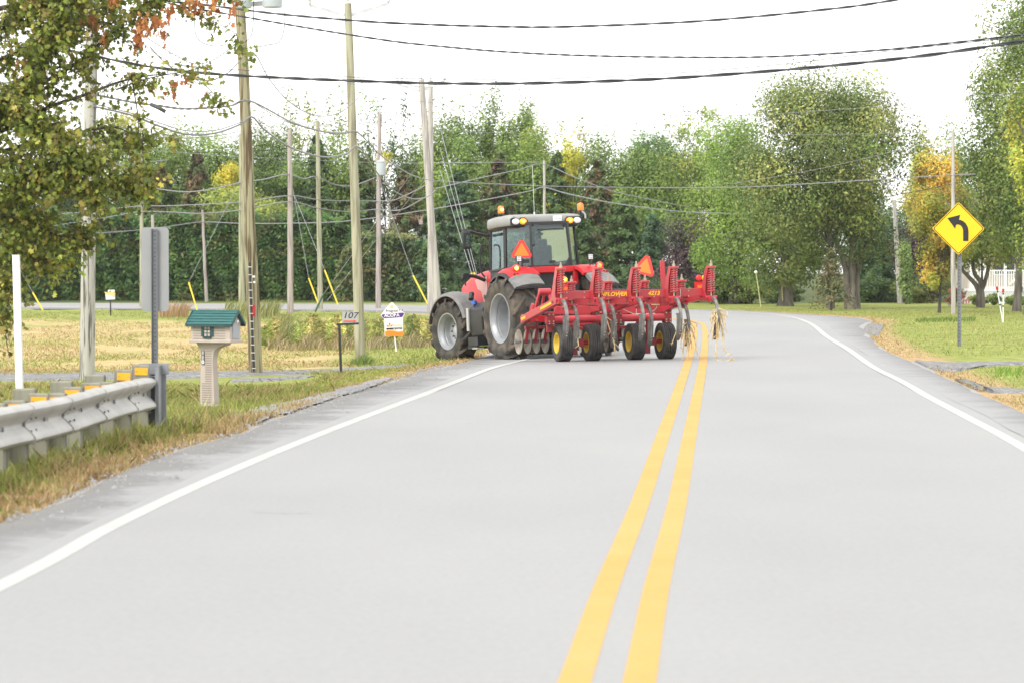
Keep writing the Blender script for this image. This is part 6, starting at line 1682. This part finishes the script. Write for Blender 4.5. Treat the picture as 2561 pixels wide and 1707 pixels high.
# trees at the right edge
vt_ = tree('small_tree', 'small lawn tree with V shaped forked trunk by the porch', 2455, 505, 668, 235, 137, 'round', G_LIGHT[1:] + OLIVE + G_MID[:1], 5200, .22, .10, group='right edge trees', clumps=80, k=0)
f1 = vt_.location
def rel1(u, v): return at(u, v, 137) - f1
for P_, r_ in (([(2452, 772), (2452, 735), (2447, 725)], [.22, .19, .17]), ([(2449, 730), (2440, 712), (2420, 690), (2405, 672), (2395, 640)], [.14, .11, .09, .07, .04]), ([(2450, 730), (2452, 705), (2436, 680), (2432, 620), (2440, 560)], [.14, .11, .09, .07, .03]), ([(2453, 728), (2462, 708), (2472, 670), (2478, 610), (2470, 550)], [.13, .10, .08, .06, .03])):
    b = MB(); pp = catmull([rel1(*q) for q in P_], 4); b.tube(pp, list(np.interp(np.linspace(0, 1, len(pp)), np.linspace(0, 1, len(r_)), r_)), 8); b.build('limb', BARK, vt_, smooth_deg=60)
tree('maple_tree', 'tall green maple rising at the right edge above the porch', 2580, -60, 640, 330, 118, 'round', [(.075, .120, .028), (.10, .145, .034), (.062, .104, .026), (.125, .155, .04)], 24000, .20, .25, group='right edge trees', clumps=170, bark=BARK, k=16, lump=.20)
tree('maple_tree', 'bright yellow green maple cut by the right edge', 2640, 80, 620, 240, 100, 'round', G_LIGHT + G_YEL, 9000, .18, .25, group='right edge trees', clumps=110, bark=BARK, k=14, lump=.42)
tree('maple_tree', 'dark leaved maple low at the right edge behind the sign', 2545, 330, 650, 280, 128, 'round', OLIVE + G_MID, 9000, .20, .2, group='right edge trees', clumps=110, bark=BARK, k=14, lump=.4)

# flowering shrub and porch bushes
fl = tree('flowering_shrub', 'pink and white flowering shrub left of the porch', 2390, 722, 764, 56, 139, 'round', [(.38, .08, .09), (.30, .10, .09), (.06, .09, .03), (.07, .10, .03), (.45, .30, .26)], 900, .14, .03, group='garden shrubs', cat='shrub', clumps=40, k=4)
for u, vt2, wd, lab in ((2438, 738, 34, 'small dark shrub left of the forked trunk'), (2482, 734, 52, 'round green shrub in front of the porch lattice'), (2532, 738, 34, 'small shrub below the porch door'), (2556, 742, 40, 'low leafy shrub at the right edge below the porch')):
    tree('garden_shrub', lab, u, vt2, 763, wd, 145, 'round', G_MID + OLIVE[:1], 700, .14, .03, group='garden shrubs', cat='shrub', clumps=24, k=3)

# ------------------------------------------------------------------ houses
SIDING = mat('pale_siding', (0.56, 0.50, 0.44), .7, var=.08, scale=3)
WPAINT = mat('white_paint', (0.80, 0.80, 0.79), .5)
SHING = mat('roof_shingle', (0.30, 0.215, 0.195), .9, col2=(0.22, 0.155, 0.14), scale=6)
Yp = 150.0
pL = at(2425, 677, Yp)
hs_ = thing('house', 'pale house with white railed porch and lattice skirt at the right edge', 'house', (pL.x, Yp, gz(pL.x + 3, Yp)))
zr = lambda v: at(2425, v, Yp).z - hs_.location.z
z_f, z_r = zr(723), zr(677)
b = MB(); b.box((5.2, 4.6, 1.6 + .0), (10.0, 5.6, 3.2)); b.build('wall', SIDING, hs_)
b = MB(); b.loft([[(-.5, -.4, 3.2), (10.8, -.4, 3.2), (10.8, 7.8, 3.2), (-.5, 7.8, 3.2)], [(-.5, 3.6, 5.4), (10.8, 3.6, 5.4), (10.8, 3.8, 5.4), (-.5, 3.8, 5.4)]]); b.build('roof', SHING, hs_)
b = MB(); b.box((5.1, .9, z_f - .06), (10.3, 1.9, .12)); b.build('porch_floor', WPAINT, hs_)
b = MB(); b.box((5.1, -.02, z_r), (10.2, .07, .06)); b.box((5.1, -.02, z_f + .08), (10.2, .05, .05))
for k_ in range(88): b.box((.06 + .117 * k_, -.02, (z_f + z_r) / 2), (.045, .035, z_r - z_f))
b.build('railing', WPAINT, hs_)
for x in (.08, .72, 1.75, 2.50, 4.1, 5.7): 
    b = MB(); b.box((x, 0, (z_f + 3.2) / 2), (.13, .13, 3.2 - z_f)); b.build('porch_post', WPAINT, hs_)
b = MB()
H_ = z_f - .14
for k_ in range(110):
    x = -.3 + .11 * k_
    for s in (-1, 1):
        b.bar((x, -.03 + .008 * s, .02), (x + s * H_, -.03 + .008 * s, H_), .028, .008, (0, 1, 0))
b.box((5.1, .0, .05), (10.3, .04, .06)); b.build('lattice', WPAINT, hs_)
b = MB(); b.box((5.1, .05, H_ / 2), (10.2, .03, H_)); b.build('porch_skirt', mat('skirt_grey', (0.50, 0.50, 0.50), .8), hs_)  # plain grey board behind the lattice
b = MB(); b.box((2.0, 1.78, 2.0), (1.1, .06, 1.2)); wf = b.build('window', WPAINT, hs_); b = MB(); b.box((2.0, 1.74, 2.0), (.95, .03, 1.05)); b.build('pane', mat('window_glass', (0.06, 0.07, 0.08), .1), wf)
b = MB(); b.box((5.0, 1.78, 1.75), (.95, .06, 2.05)); b.build('door', mat('brown_door', (0.22, 0.12, 0.07), .6), hs_)
b = MB(); b.bar((1.95, -.10, z_f + .22), (2.40, -.10, z_f + .62), .05, .08); b.build('stair_rail', WPAINT, hs_)
b = MB(); b.lathe([(-.14, .001), (-.12, .07), (.10, .09), (.14, .07), (.15, .001)], (2.52, -.10, z_f - .02), 'z', 12); b.tube([(2.45, -.1, z_f - .1), (2.45, -.12, z_f - .28)], .04, 8); tag(b.build('hanging_pots', BLACK, hs_))

# house glimpsed through the spruces left of the cab
Y2 = 182.0; q = at(1187, 560, Y2)
h2 = thing('house', 'house with faded pinkish roof glimpsed between the dark spruces', 'house', (q.x, Y2, gz(q.x, Y2)))
zz2 = lambda v: at(1187, v, Y2).z - h2.location.z
b = MB(); b.box((0, 3, zz2(560) / 2), (7, 6, zz2(560))); b.build('wall', WPAINT, h2)
b = MB(); b.loft([[(-3.9, -.6, zz2(562)), (3.9, -.6, zz2(562)), (3.9, 6.6, zz2(562)), (-3.9, 6.6, zz2(562))], [(-3.6, 2.9, zz2(535)), (3.6, 2.9, zz2(535)), (3.6, 3.1, zz2(535)), (-3.6, 3.1, zz2(535))]]); b.build('roof', mat('pink_shingle', (0.42, 0.30, 0.28), .9, var=.1, scale=5), h2)
b = MB(); b.box((-1.2, -.03, 1.6), (1.2, .08, 1.2)); b.build('window', mat('window_glass', (0.06, 0.07, 0.08), .1), h2)
# roof with white vent behind the hedge
Y3 = 172.0; q = at(462, 565, Y3)
h3 = thing('house', 'house hidden behind the cedar hedge with one white roof vent showing', 'house', (q.x, Y3 + 4, gz(q.x, Y3)))
zv = at(462, 553, Y3).z - h3.location.z
b = MB(); b.box((0, 0, 1.6), (9, 5, 3.2)); b.build('wall', WPAINT, h3)
b = MB(); b.loft([[(-4.8, -2.8, 3.2), (4.8, -2.8, 3.2), (4.8, 2.8, 3.2), (-4.8, 2.8, 3.2)], [(-4.8, -.1, 4.0), (4.8, -.1, 4.0), (4.8, .1, 4.0), (-4.8, .1, 4.0)]]); r3 = b.build('roof', SHING, h3)
b = MB(); b.box((0, -3.2, zv - .30), (.32, .4, .7)); b.box((0, -3.2, zv), (.5, .5, .10)); b.build('roof_vent', WPAINT, r3)
# ------------------------------------------------------------------ near maple hanging in from the left: real leaf shapes on twigs
def leaf_shapes(C, D, L, rng, droop=.5):
    """pointed lobed leaves: 8 corners as 3 quads sharing a midrib, D = stalk direction"""
    n = len(C)
    D = D / (np.linalg.norm(D, axis=1)[:, None] + 1e-9)
    N = unit(n, rng) + np.array([0, -.5, .6]); S = np.cross(D, N); S /= np.linalg.norm(S, axis=1)[:, None] + 1e-9
    N = np.cross(S, D); L = L[:, None]
    curl = (rng.random(n)[:, None] * .35)
    def P(x, y): return C + D * L * x + S * L * y - N * L * curl * (abs(y) * .8 + x * x * .6)
    base, tip = P(0, 0), P(1.05, 0)
    l1, l2, l3 = P(.18, .42), P(.45, .22), P(.62, .50); r1, r2, r3 = P(.18, -.42), P(.45, -.22), P(.62, -.50)
    mid = P(.45, 0); ml, mr = P(.80, .16), P(.80, -.16)
    V = np.stack([base, l1, l2, l3, ml, tip, mr, r3, r2, r1, mid], 1).reshape(-1, 3)
    o = np.arange(n)[:, None] * 11
    q = np.array([[0, 1, 2, 10], [10, 2, 3, 4], [10, 4, 5, 6], [10, 6, 7, 8], [10, 8, 9, 0]])
    Fc = (o[:, None, :] + q[None]).reshape(-1, 4)
    return V, Fc
rng = np.random.default_rng(77)
Yn = 45.0
tr = at(-150, 700, Yn)
nt_ = thing('maple_tree', 'autumn turning maple hanging into the picture from the left', 'tree', (tr.x, Yn, gz(tr.x, Yn)))
o0 = np.array(nt_.location)
def pw(u, v, dy=0): return np.array(at(u, v, Yn + dy)) - o0
b = MB()
b.tube(catmull([Vector((0, 0, -.2)), Vector((.05, 0, 1.5)), Vector((0, .1, 3.2)), Vector((.1, 0, 5.2)), Vector((.15, 0, 7.6)), Vector((.1, 0, 9.5))], 4), list(np.linspace(.24, .05, 21)), 12)
tips = []
def branch(pts, r0, dys=(0, 0), wt=1.0):
    P = [pw(u, v, dys[0] + (dys[1] - dys[0]) * i / (len(pts) - 1)) for i, (u, v) in enumerate(pts)]
    Q = catmull([Vector(p) for p in P], 6); n = len(Q)
    b.tube(Q, [max(.006, r0 * (1 - i / n * .9)) for i in range(n)], 6)
    tips.append((Q, r0, wt))
main = [([(-150, 330), (-40, 300), (60, 200), (130, 80), (170, -40)], .05, (0, -.6)), ([(-150, 300), (0, 250), (140, 190), (240, 120), (330, 30), (420, -20)], .05, (0, .4)),
        ([(-150, 380), (0, 330), (120, 270), (220, 235), (300, 205), (370, 190), (440, 185)], .045, (0, 0)), ([(-150, 420), (0, 380), (110, 350), (200, 330), (290, 320), (340, 345)], .04, (.2, 1.0)),
        ([(-150, 480), (0, 450), (100, 430), (190, 400), (250, 400)], .04, (0, -.8)), ([(-150, 520), (0, 480), (90, 470), (170, 480), (230, 470), (300, 440), (340, 420)], .035, (.3, .6)),
        ([(-150, 560), (0, 540), (70, 560), (150, 590), (200, 590), (240, 575)], .032, (0, .5)), ([(-150, 600), (-20, 590), (40, 610), (70, 640), (110, 655), (160, 640)], .03, (0, .3)),
        ([(-150, 640), (-60, 640), (-20, 690), (0, 740), (5, 800)], .03, (0, -.5)), ([(-100, 100), (0, 60), (100, -10), (200, -60)], .05, (0, -.5)),
        ([(-120, 200), (0, 150), (90, 110), (200, 60), (300, -20)], .045, (.4, .9)), ([(-150, 260), (-30, 230), (60, 290), (130, 330), (180, 390)], .04, (-.4, -1.0)),
        ([(-150, 440), (-30, 420), (60, 400), (130, 430), (190, 460), (240, 500)], .035, (-.4, -.6)), ([(330, 200), (345, 290), (350, 350), (385, 335), (440, 342)], .012, (0, 0)),
        ([(290, 225), (370, 197), (470, 178), (520, 165)], .014, (0, 0)), ([(420, -20), (480, 30), (545, 60), (590, 85)], .014, (.4, .4)),
        ([(-120, 40), (60, 10), (180, -30), (300, -70), (480, -40), (580, -20)], .05, (.2, .5)), ([(-150, 540), (-60, 520), (20, 510), (70, 530), (110, 560)], .03, (.5, 1.2)),
        ([(355, 345), (358, 420), (350, 455), (385, 470)], .009, (0, 0)), ([(230, 470), (280, 455), (330, 475), (380, 500)], .010, (.6, .6)),
        ([(590, 85), (600, 110), (612, 130)], .007, (.4, .4)), ([(520, 230), (545, 255), (565, 262)], .006, (.2, .2)), ([(440, 185), (500, 205), (540, 240)], .008, (0, .2))]
wts_ = [1.5, .50, .15, .34, .75, .40, .60, .7, .7, 1.3, .70, 1.2, .65, .14, .04, .10, .26, 1.2, .28, .28, .15, .25, .03]
for (p, r0, dy), wt in zip(main, wts_): branch(p, r0, dy, wt)
Cs, Ds, Ls, Ks = [], [], [], []
for Q, r0, wt in tips:
    n = len(Q); Ltot = sum((Q[i + 1] - Q[i]).length for i in range(n - 1))
    ntw = int(Ltot * 82 * wt) + 3
    fine_ = r0 < .02
    for _ in range(ntw):
        f = rng.random() ** .8; i = min(int(f * (n - 1)), n - 2); p = np.array(Q[i].lerp(Q[i + 1], f * (n - 1) - i))
        L = (.16 + .40 * rng.random()) * (.45 if fine_ else 1.0); d = unit(1, rng)[0] + np.array([.25, 0, -.15]); d /= np.linalg.norm(d)
        q = p + d * L + np.array([0, 0, -.10 * L])
        if rng.random() < .35: b.tube([p, (p + q) / 2 + np.array([0, 0, .03]), q], .0045, 4, cap=False)
        m = rng.integers(6, 15); t = rng.random(m)
        c = p[None] + (q - p)[None] * t[:, None] + rng.normal(size=(m, 3)) * .055
        Cs.append(c); Ds.append(np.repeat(d[None], m, 0) * .5 + unit(m, rng) * .7 + np.array([0, 0, -.45]))
        Ls.append(.073 * np.exp(rng.normal(0, .22, m))); Ks.append(np.full(m, len(Ks)))
C = np.concatenate(Cs); D = np.concatenate(Ds); Ln = np.concatenate(Ls); K = np.concatenate(Ks)
V, Fc = leaf_shapes(C, D, Ln, rng)
NC = [(.092, .120, .022), (.078, .108, .022), (.120, .138, .026), (.070, .098, .022), (.155, .150, .030), (.100, .125, .024), (.090, .116, .022), (.11, .13, .025), (.15, .125, .035)]
mesh_np('leaves', V, Fc, LEAF, nt_, {'col': np.repeat(tones(len(C), K, NC, rng, .26, .26), 11, 0)})
b.build('trunk', BARK_D, nt_, smooth_deg=60, fix=False)
# drooping rust coloured seed bunches
for i, (u, v, k) in enumerate(((355, 60, 90), (345, 95, 70), (390, 55, 60), (425, 30, 60), (405, 75, 40), (500, 15, 60), (535, 8, 40), (583, 6, 24), (470, 8, 40), (262, 105, 36), (432, 205, 20), (412, 232, 14), (431, 238, 14), (472, 200, 18), (486, 205, 10), (516, 196, 8), (380, 218, 12), (20, 255, 50), (8, 248, 40), (200, 25, 34), (232, 60, 28), (45, 30, 40), (285, -5, 60), (55, 160, 30), (580, 50, 12))):
    k = max(4, int(k * .55)); c0 = pw(u, v, .2)
    C = c0 + rng.normal(size=(k, 3)) * np.array([.045, .05, .085]); D = unit(k, rng) * .4 + np.array([0, 0, -1.0]); Ln = .075 * np.exp(rng.normal(0, .2, k))
    V, Fc = leaf_shapes(C, D, Ln, rng)
    mesh_np('seed_bunch', V, Fc, LEAF, nt_, {'col': np.repeat(tones(k, np.zeros(k, int), [(.26, .105, .040), (.20, .085, .035), (.30, .15, .055)], rng, .25, .15), 11, 0)})

# ------------------------------------------------------------------ grass blades
def blades(name, X, Y, hgt, wid, cols, rng, label, lean=.35, zoff=0.0, cl=None):
    n = len(X); Z = ground_z(X, Y) + zoff
    P = np.stack([X, Y, Z - .01], 1); a = rng.random(n) * 6.283
    side = np.stack([np.cos(a), np.sin(a), np.zeros(n)], 1); tip = np.stack([rng.normal(size=n) * lean, rng.normal(size=n) * lean, np.ones(n)], 1)
    h = (hgt * np.exp(rng.normal(0, .35, n)))[:, None]; w_ = (wid * np.exp(rng.normal(0, .2, n)))[:, None]
    mid = P + tip * h * .55 * np.array([.5, .5, 1])
    V = np.stack([P - side * w_ / 2, P + side * w_ / 2, mid + side * w_ * .35, P + tip * h, mid - side * w_ * .35], 1).reshape(-1, 3)
    o = np.arange(n) * 5
    F3 = np.concatenate([np.stack([o, o + 1, o + 2, o + 4], 1), np.stack([o + 4, o + 2, o + 3, o + 3], 1)])
    F3 = np.stack([o, o + 1, o + 2, o + 3, o + 4], 1)
    c = np.repeat(np.concatenate([np.clip(cols, 0, 1), np.ones((n, 1))], 1), 5, 0)
    ob = mesh_np(name, V, F3, BLADE, None, {'col': c})
    return tag(ob, label, 'grass', kind='stuff')

GR = np.array([(.27, .32, .07), (.31, .345, .085), (.215, .27, .055), (.37, .375, .12)]); TN = np.array([(.42, .31, .15), (.50, .39, .21), (.34, .235, .10), (.46, .34, .20)]); BR = np.array([(.40, .275, .135), (.46, .34, .175), (.52, .40, .225), (.33, .22, .11)])
def colmix(n, wt, wb, rng):
    r_ = rng.random(n); out = GR[rng.integers(0, 4, n)]
    out = np.where((r_ < wt)[:, None], TN[rng.integers(0, 4, n)], out)
    out = np.where((rng.random(n) < wb)[:, None], BR[rng.integers(0, 4, n)], out)
    return out * np.exp(rng.normal(0, .2, n))[:, None]
rng = np.random.default_rng(5)
# near left verge
n = 150000
Yv = 22 + 40 * rng.random(n) ** 1.0; el = np.interp(Yv, LE_XY[:60, 1], LE_XY[:60, 0]); dd = rng.random(n) ** 1.3 * 3.8
Xv = el - dd + rng.normal(size=n) * .05
keep = (np.sin(Xv * 3.1 + Yv * .8) * np.sin(Yv * 1.7 - Xv) > -.75) & ~((Yv > 53.5) & (dd > 1.6))
Xv, Yv, dd = Xv[keep], Yv[keep], dd[keep]; n = len(Xv)
patchy = .5 + .5 * np.sin(Xv * 2.2 + 1.3 * np.sin(Yv * .9)) * np.cos(Yv * .75)
wb = np.clip(1.15 - dd / .62 + .35 * (patchy - .5), .06, 1) * .9; wt = np.clip(.12 + .3 * (patchy - .6), 0, 1)
blades('verge_grass', Xv, Yv, np.where(dd < .5, .075, .125) * np.where(Yv > 41, np.clip(1.0 - (Yv - 41) * .10, .32, 1), 1.0) * (.5 + .6 * patchy), .011 + .00012 * Yv, colmix(n, wt, wb, rng), rng, 'green grass with dry brown fringe on the near left verge')
# short grass between verge, mailbox and driveway
n = 60000
Yv = 38 + 20 * rng.random(n); el = np.interp(Yv, LE_XY[:60, 1], LE_XY[:60, 0]); Xv = el - 1.2 - 9 * rng.random(n) ** 1.2
keep = (Xv > -.19 * Yv - 1) & ((Yv < 53.2) | (Xv > -3.5)); Xv, Yv = Xv[keep], Yv[keep]; n = len(Xv)
pt = .5 + .5 * np.sin(Xv * 1.1 + np.sin(Yv * .9) * 1.4) * np.sin(Yv * .8 + 1)
blades('verge_grass', Xv, Yv, .045 + .05 * pt, .016, colmix(n, .12 + .4 * pt, .05, rng), rng, 'short mixed grass between guardrail, mailbox and gravel driveway', .6)
# field: stubble and tufts
n = 90000
Yv = 58 + 76 * rng.random(n) ** 1.3; Xv = -.19 * Yv + rng.random(n) * (.19 * Yv + 1.5)
el = np.interp(Yv, LE_XY[:, 1][:100], LE_XY[:, 0][:100]); ins = inside(Xv, Yv, POLY); dl = dist_to(Xv, Yv, LE_XY)
keep = ~ins & (Xv < 2) & (np.sin(Xv * .9 + 2 * np.sin(Yv * .21)) * np.sin(Yv * .33 + Xv * .4) > -.5) & (dist_to(Xv, Yv, RE_XY) > dl)
Xv, Yv, dl = Xv[keep], Yv[keep], dl[keep]; n = len(Xv)
lanes = np.clip(.5 + .5 * np.sin(Yv * .30 + 1.1 * np.sin(Xv * .33) + 1) + .45 * np.sin(Yv * .83 + Xv * .5) * np.sin(Xv * .9), 0, 1)
wt = np.where((Xv < -3.6 - .03 * (Yv - 70)) & (Yv < 116), .12 + .75 * lanes, .12); wt = np.where(Yv > 118, .15, wt); wb = np.clip(1 - dl / .8, 0, 1)
blades('field_grass', Xv, Yv, .055, .020, colmix(n, wt, wb, rng), rng, 'short straw coloured stubble mixed with green grass in the left field', .7)
# right lawn
n = 90000
Yv = 40 + 95 * rng.random(n) ** 1.4; er = np.interp(Yv, RE_XY[:, 1][:80], RE_XY[:, 0][:80]); dd = rng.random(n) ** 1.2 * 17; Xv = er + dd
ins = inside(Xv, Yv, POLY); keep = ~ins & (Xv < .175 * Yv + 2)
def off_gravel(X, Y):
    g1 = (Y > 59.0) & (Y < 63.0) & (X > 8.0) & (X < 20); g2 = (Y > 46.5) & (Y < 48.8) & (X > 7.2); return ~(g1 | g2)
keep &= off_gravel(Xv, Yv)
Xv, Yv, dd = Xv[keep], Yv[keep], dd[keep]; n = len(Xv)
wb = np.clip(1.1 - dd / .9, .02, 1) * .8; wt = np.clip(.10 + .15 * np.sin(Yv * .5 + Xv * .3), 0, 1)
blades('lawn_grass', Xv, Yv, .035 + .03 * (rng.random(n) < .1), .016, colmix(n, wt, wb, rng), rng, 'short mown green grass of the right lawn with dry edges', .6)

# tall weeds thicket between the poles
def weeds(name, n, u0, u1, Y0, Y1, hm, label, cols, env=None, wid=.035, lean=.4):
    Yv = Y0 + (Y1 - Y0) * rng.random(n); uu = u0 + (u1 - u0) * rng.random(n); Xv = (uu - CU) / F * Yv
    x = (uu - u0) / (u1 - u0); h = hm * (.55 + .45 * rng.random(n)) * (env(x) if env is not None else 1)
    Z = ground_z(Xv, Yv); seg = 4
    wnd = np.stack([np.full(n, .45) + rng.normal(size=n) * lean, rng.normal(size=n) * lean * .6, np.zeros(n)], 1)
    a = rng.random(n) * 6.28; side = np.stack([np.cos(a), np.sin(a) * .5, np.zeros(n)], 1) * wid
    rows_ = []
    for k in range(seg + 1):
        t = k / seg; c = np.stack([Xv, Yv, Z], 1) + np.stack([np.zeros(n), np.zeros(n), h * t * (1 - .18 * t * t)], 1) + wnd * (h * t * t * .55)[:, None]
        wk = (1 - t * .8) * (1 if k else .6); rows_.append(c - side * wk / 2); rows_.append(c + side * wk / 2)
    V = np.stack(rows_, 1).reshape(-1, 3); o = np.arange(n)[:, None] * (2 * seg + 2)
    Fc = np.concatenate([o + np.array([[2 * k, 2 * k + 1, 2 * k + 3, 2 * k + 2]]) for k in range(seg)])
    cc = np.array(cols)[rng.integers(0, len(cols), n)] * np.exp(rng.normal(0, .25, n))[:, None]
    c = np.repeat(np.concatenate([np.clip(cc, 0, 1), np.ones((n, 1))], 1), 2 * seg + 2, 0)
    return tag(mesh_np(name, V, Fc, BLADE, None, {'col': c}), label, 'weeds', kind='stuff')
WC = [(.23, .25, .07), (.15, .19, .05), (.31, .29, .10), (.24, .21, .10), (.38, .32, .15), (.11, .15, .045), (.09, .13, .04), (.13, .17, .05)]
weeds('tall_weeds', 7000, 690, 1090, 88, 108, .70, 'tall wind bent weeds and reeds between the poles', WC, lambda x: .75 + .30 * np.sin(x * 9 + 1) * np.sin(x * 23) + .12 * np.sin(x * 41))
weeds('tall_weeds', 1800, 670, 1080, 84, 90, .62, 'brown dead weeds along the front of the thicket', [(.22, .17, .09), (.30, .24, .13), (.18, .18, .06), (.36, .30, .18)], lambda x: .7 + .3 * np.sin(x * 31), lean=.8)
weeds('tall_weeds', 500, 560, 700, 118, 128, .9, 'thin weeds by the far road left of the thicket', WC, wid=.04)
weeds('tall_weeds', 260, 395, 470, 120, 124, .8, 'reddish dry weeds beside the back of the sign', [(.36, .22, .12), (.30, .20, .10)], wid=.04)
weeds('grass_tuft', 420, 876, 934, 71.0, 72.6, .34, 'long grass tuft around the foot of the greenish pole', [(.16, .23, .05), (.11, .18, .04), (.20, .24, .07)], lambda x: np.sin(np.clip(x, .05, .95) * 3.14) ** .6, wid=.02, lean=.6)
weeds('grass_tuft', 900, 530, 800, 46.5, 51, .22, 'weedy green tufts behind the mailbox by the gravel', [(.16, .23, .045), (.13, .20, .04), (.34, .30, .10), (.40, .28, .13)], lambda x: .6 + .4 * np.sin(x * 17), wid=.016, lean=.6)
weeds('grass_tuft', 700, 430, 560, 44.0, 46.2, .13, 'grass around the foot of the mailbox', [(.17, .23, .05), (.34, .25, .12), (.22, .25, .06)], wid=.014, lean=.6)
weeds('grass_tuft', 240, 2490, 2600, 54, 57, .16, 'fresh green weeds on the grass island at the right edge', [(.15, .27, .04), (.19, .30, .05)], wid=.02, lean=.6)
weeds('grass_tuft', 500, 2290, 2440, 94, 99, .13, 'darker clover patch on the right lawn', [(.11, .18, .035), (.14, .21, .04)], wid=.03, lean=.6)
# leafy weeds filling the thicket
rng = np.random.default_rng(9); n = 15000
uu = 650 + 440 * rng.random(n); Yw_ = 87 + 16 * rng.random(n); Xw = (uu - CU) / F * Yw_
hh = (.42 + .22 * np.sin(uu * .05) * np.sin(uu * .017 + 2) + .10 * np.sin(uu * .13)) * np.clip((uu - 640) / 50, .2, 1)
zz_ = hh * rng.random(n) ** .7
Pw = np.stack([Xw, Yw_, ground_z(Xw, Yw_) + zz_ + .03], 1)
V, Fc = cards(Pw, .16 * np.exp(rng.normal(0, .3, n)), rng, .5, .35)
cid = (uu * .06).astype(int) - 38
tag(mesh_np('leafy_weeds', V, Fc, LEAF, None, {'col': np.repeat(tones(n, cid, [(.13, .16, .035), (.10, .135, .03), (.20, .20, .055), (.085, .115, .03), (.24, .21, .08), (.16, .18, .04)], rng, .25, .25), 4, 0)}), 'low leafy green weed patch between the poles left of the tractor', 'weeds', kind='stuff')
# loose pebbles and crumbs on the shoulders
n = 2600
Yv = 22 + 40 * rng.random(n) ** .8; el = np.interp(Yv, LE_XY[:60, 1], LE_XY[:60, 0]); Xv = el + np.abs(rng.normal(size=n)) * .35 - .08
s_ = .010 * np.exp(rng.normal(0, .5, n)); Z = road_z(Xv, Yv)
o8 = np.array([(1, 0, 0), (0, 1, 0), (-1, 0, 0), (0, -1, 0), (0, 0, 1.0)]) * np.array([1, 1, .8])
V = (np.stack([Xv, Yv, Z + .004], 1)[:, None, :] + o8[None] * s_[:, None, None] * np.exp(rng.normal(0, .2, (n, 5, 1)))).reshape(-1, 3)
o = np.arange(n)[:, None] * 5
Fc = np.concatenate([o + np.array([[0, 1, 4]]), o + np.array([[1, 2, 4]]), o + np.array([[2, 3, 4]]), o + np.array([[3, 0, 4]])])
tag(mesh_np('loose_gravel', V, Fc, mat('pebble', (0.30, 0.295, 0.29), .9, col2=(.16, .155, .15), scale=30), None), 'loose pebbles scattered along the left shoulder', 'gravel', kind='stuff')

# ------------------------------------------------------------------ thin autumn haze
hz = MB(); hz.box((0, 290, 19), (1320, 660, 42))
hm = bpy.data.materials.new('haze'); hm.use_nodes = True
t = hm.node_tree; t.nodes.clear()
vo = t.nodes.new('ShaderNodeVolumePrincipled'); vo.inputs['Density'].default_value = 0.00016; vo.inputs['Color'].default_value = (.95, .97, 1, 1); vo.inputs['Anisotropy'].default_value = 0.2
om = t.nodes.new('ShaderNodeOutputMaterial'); t.links.new(vo.outputs[0], om.inputs['Volume'])
tag(hz.build('haze', hm, None, smooth_deg=0), 'thin pale haze over the whole place', 'haze', kind='stuff')
SC.cycles.volume_step_rate = 10
SC.cycles.volume_bounces = 0
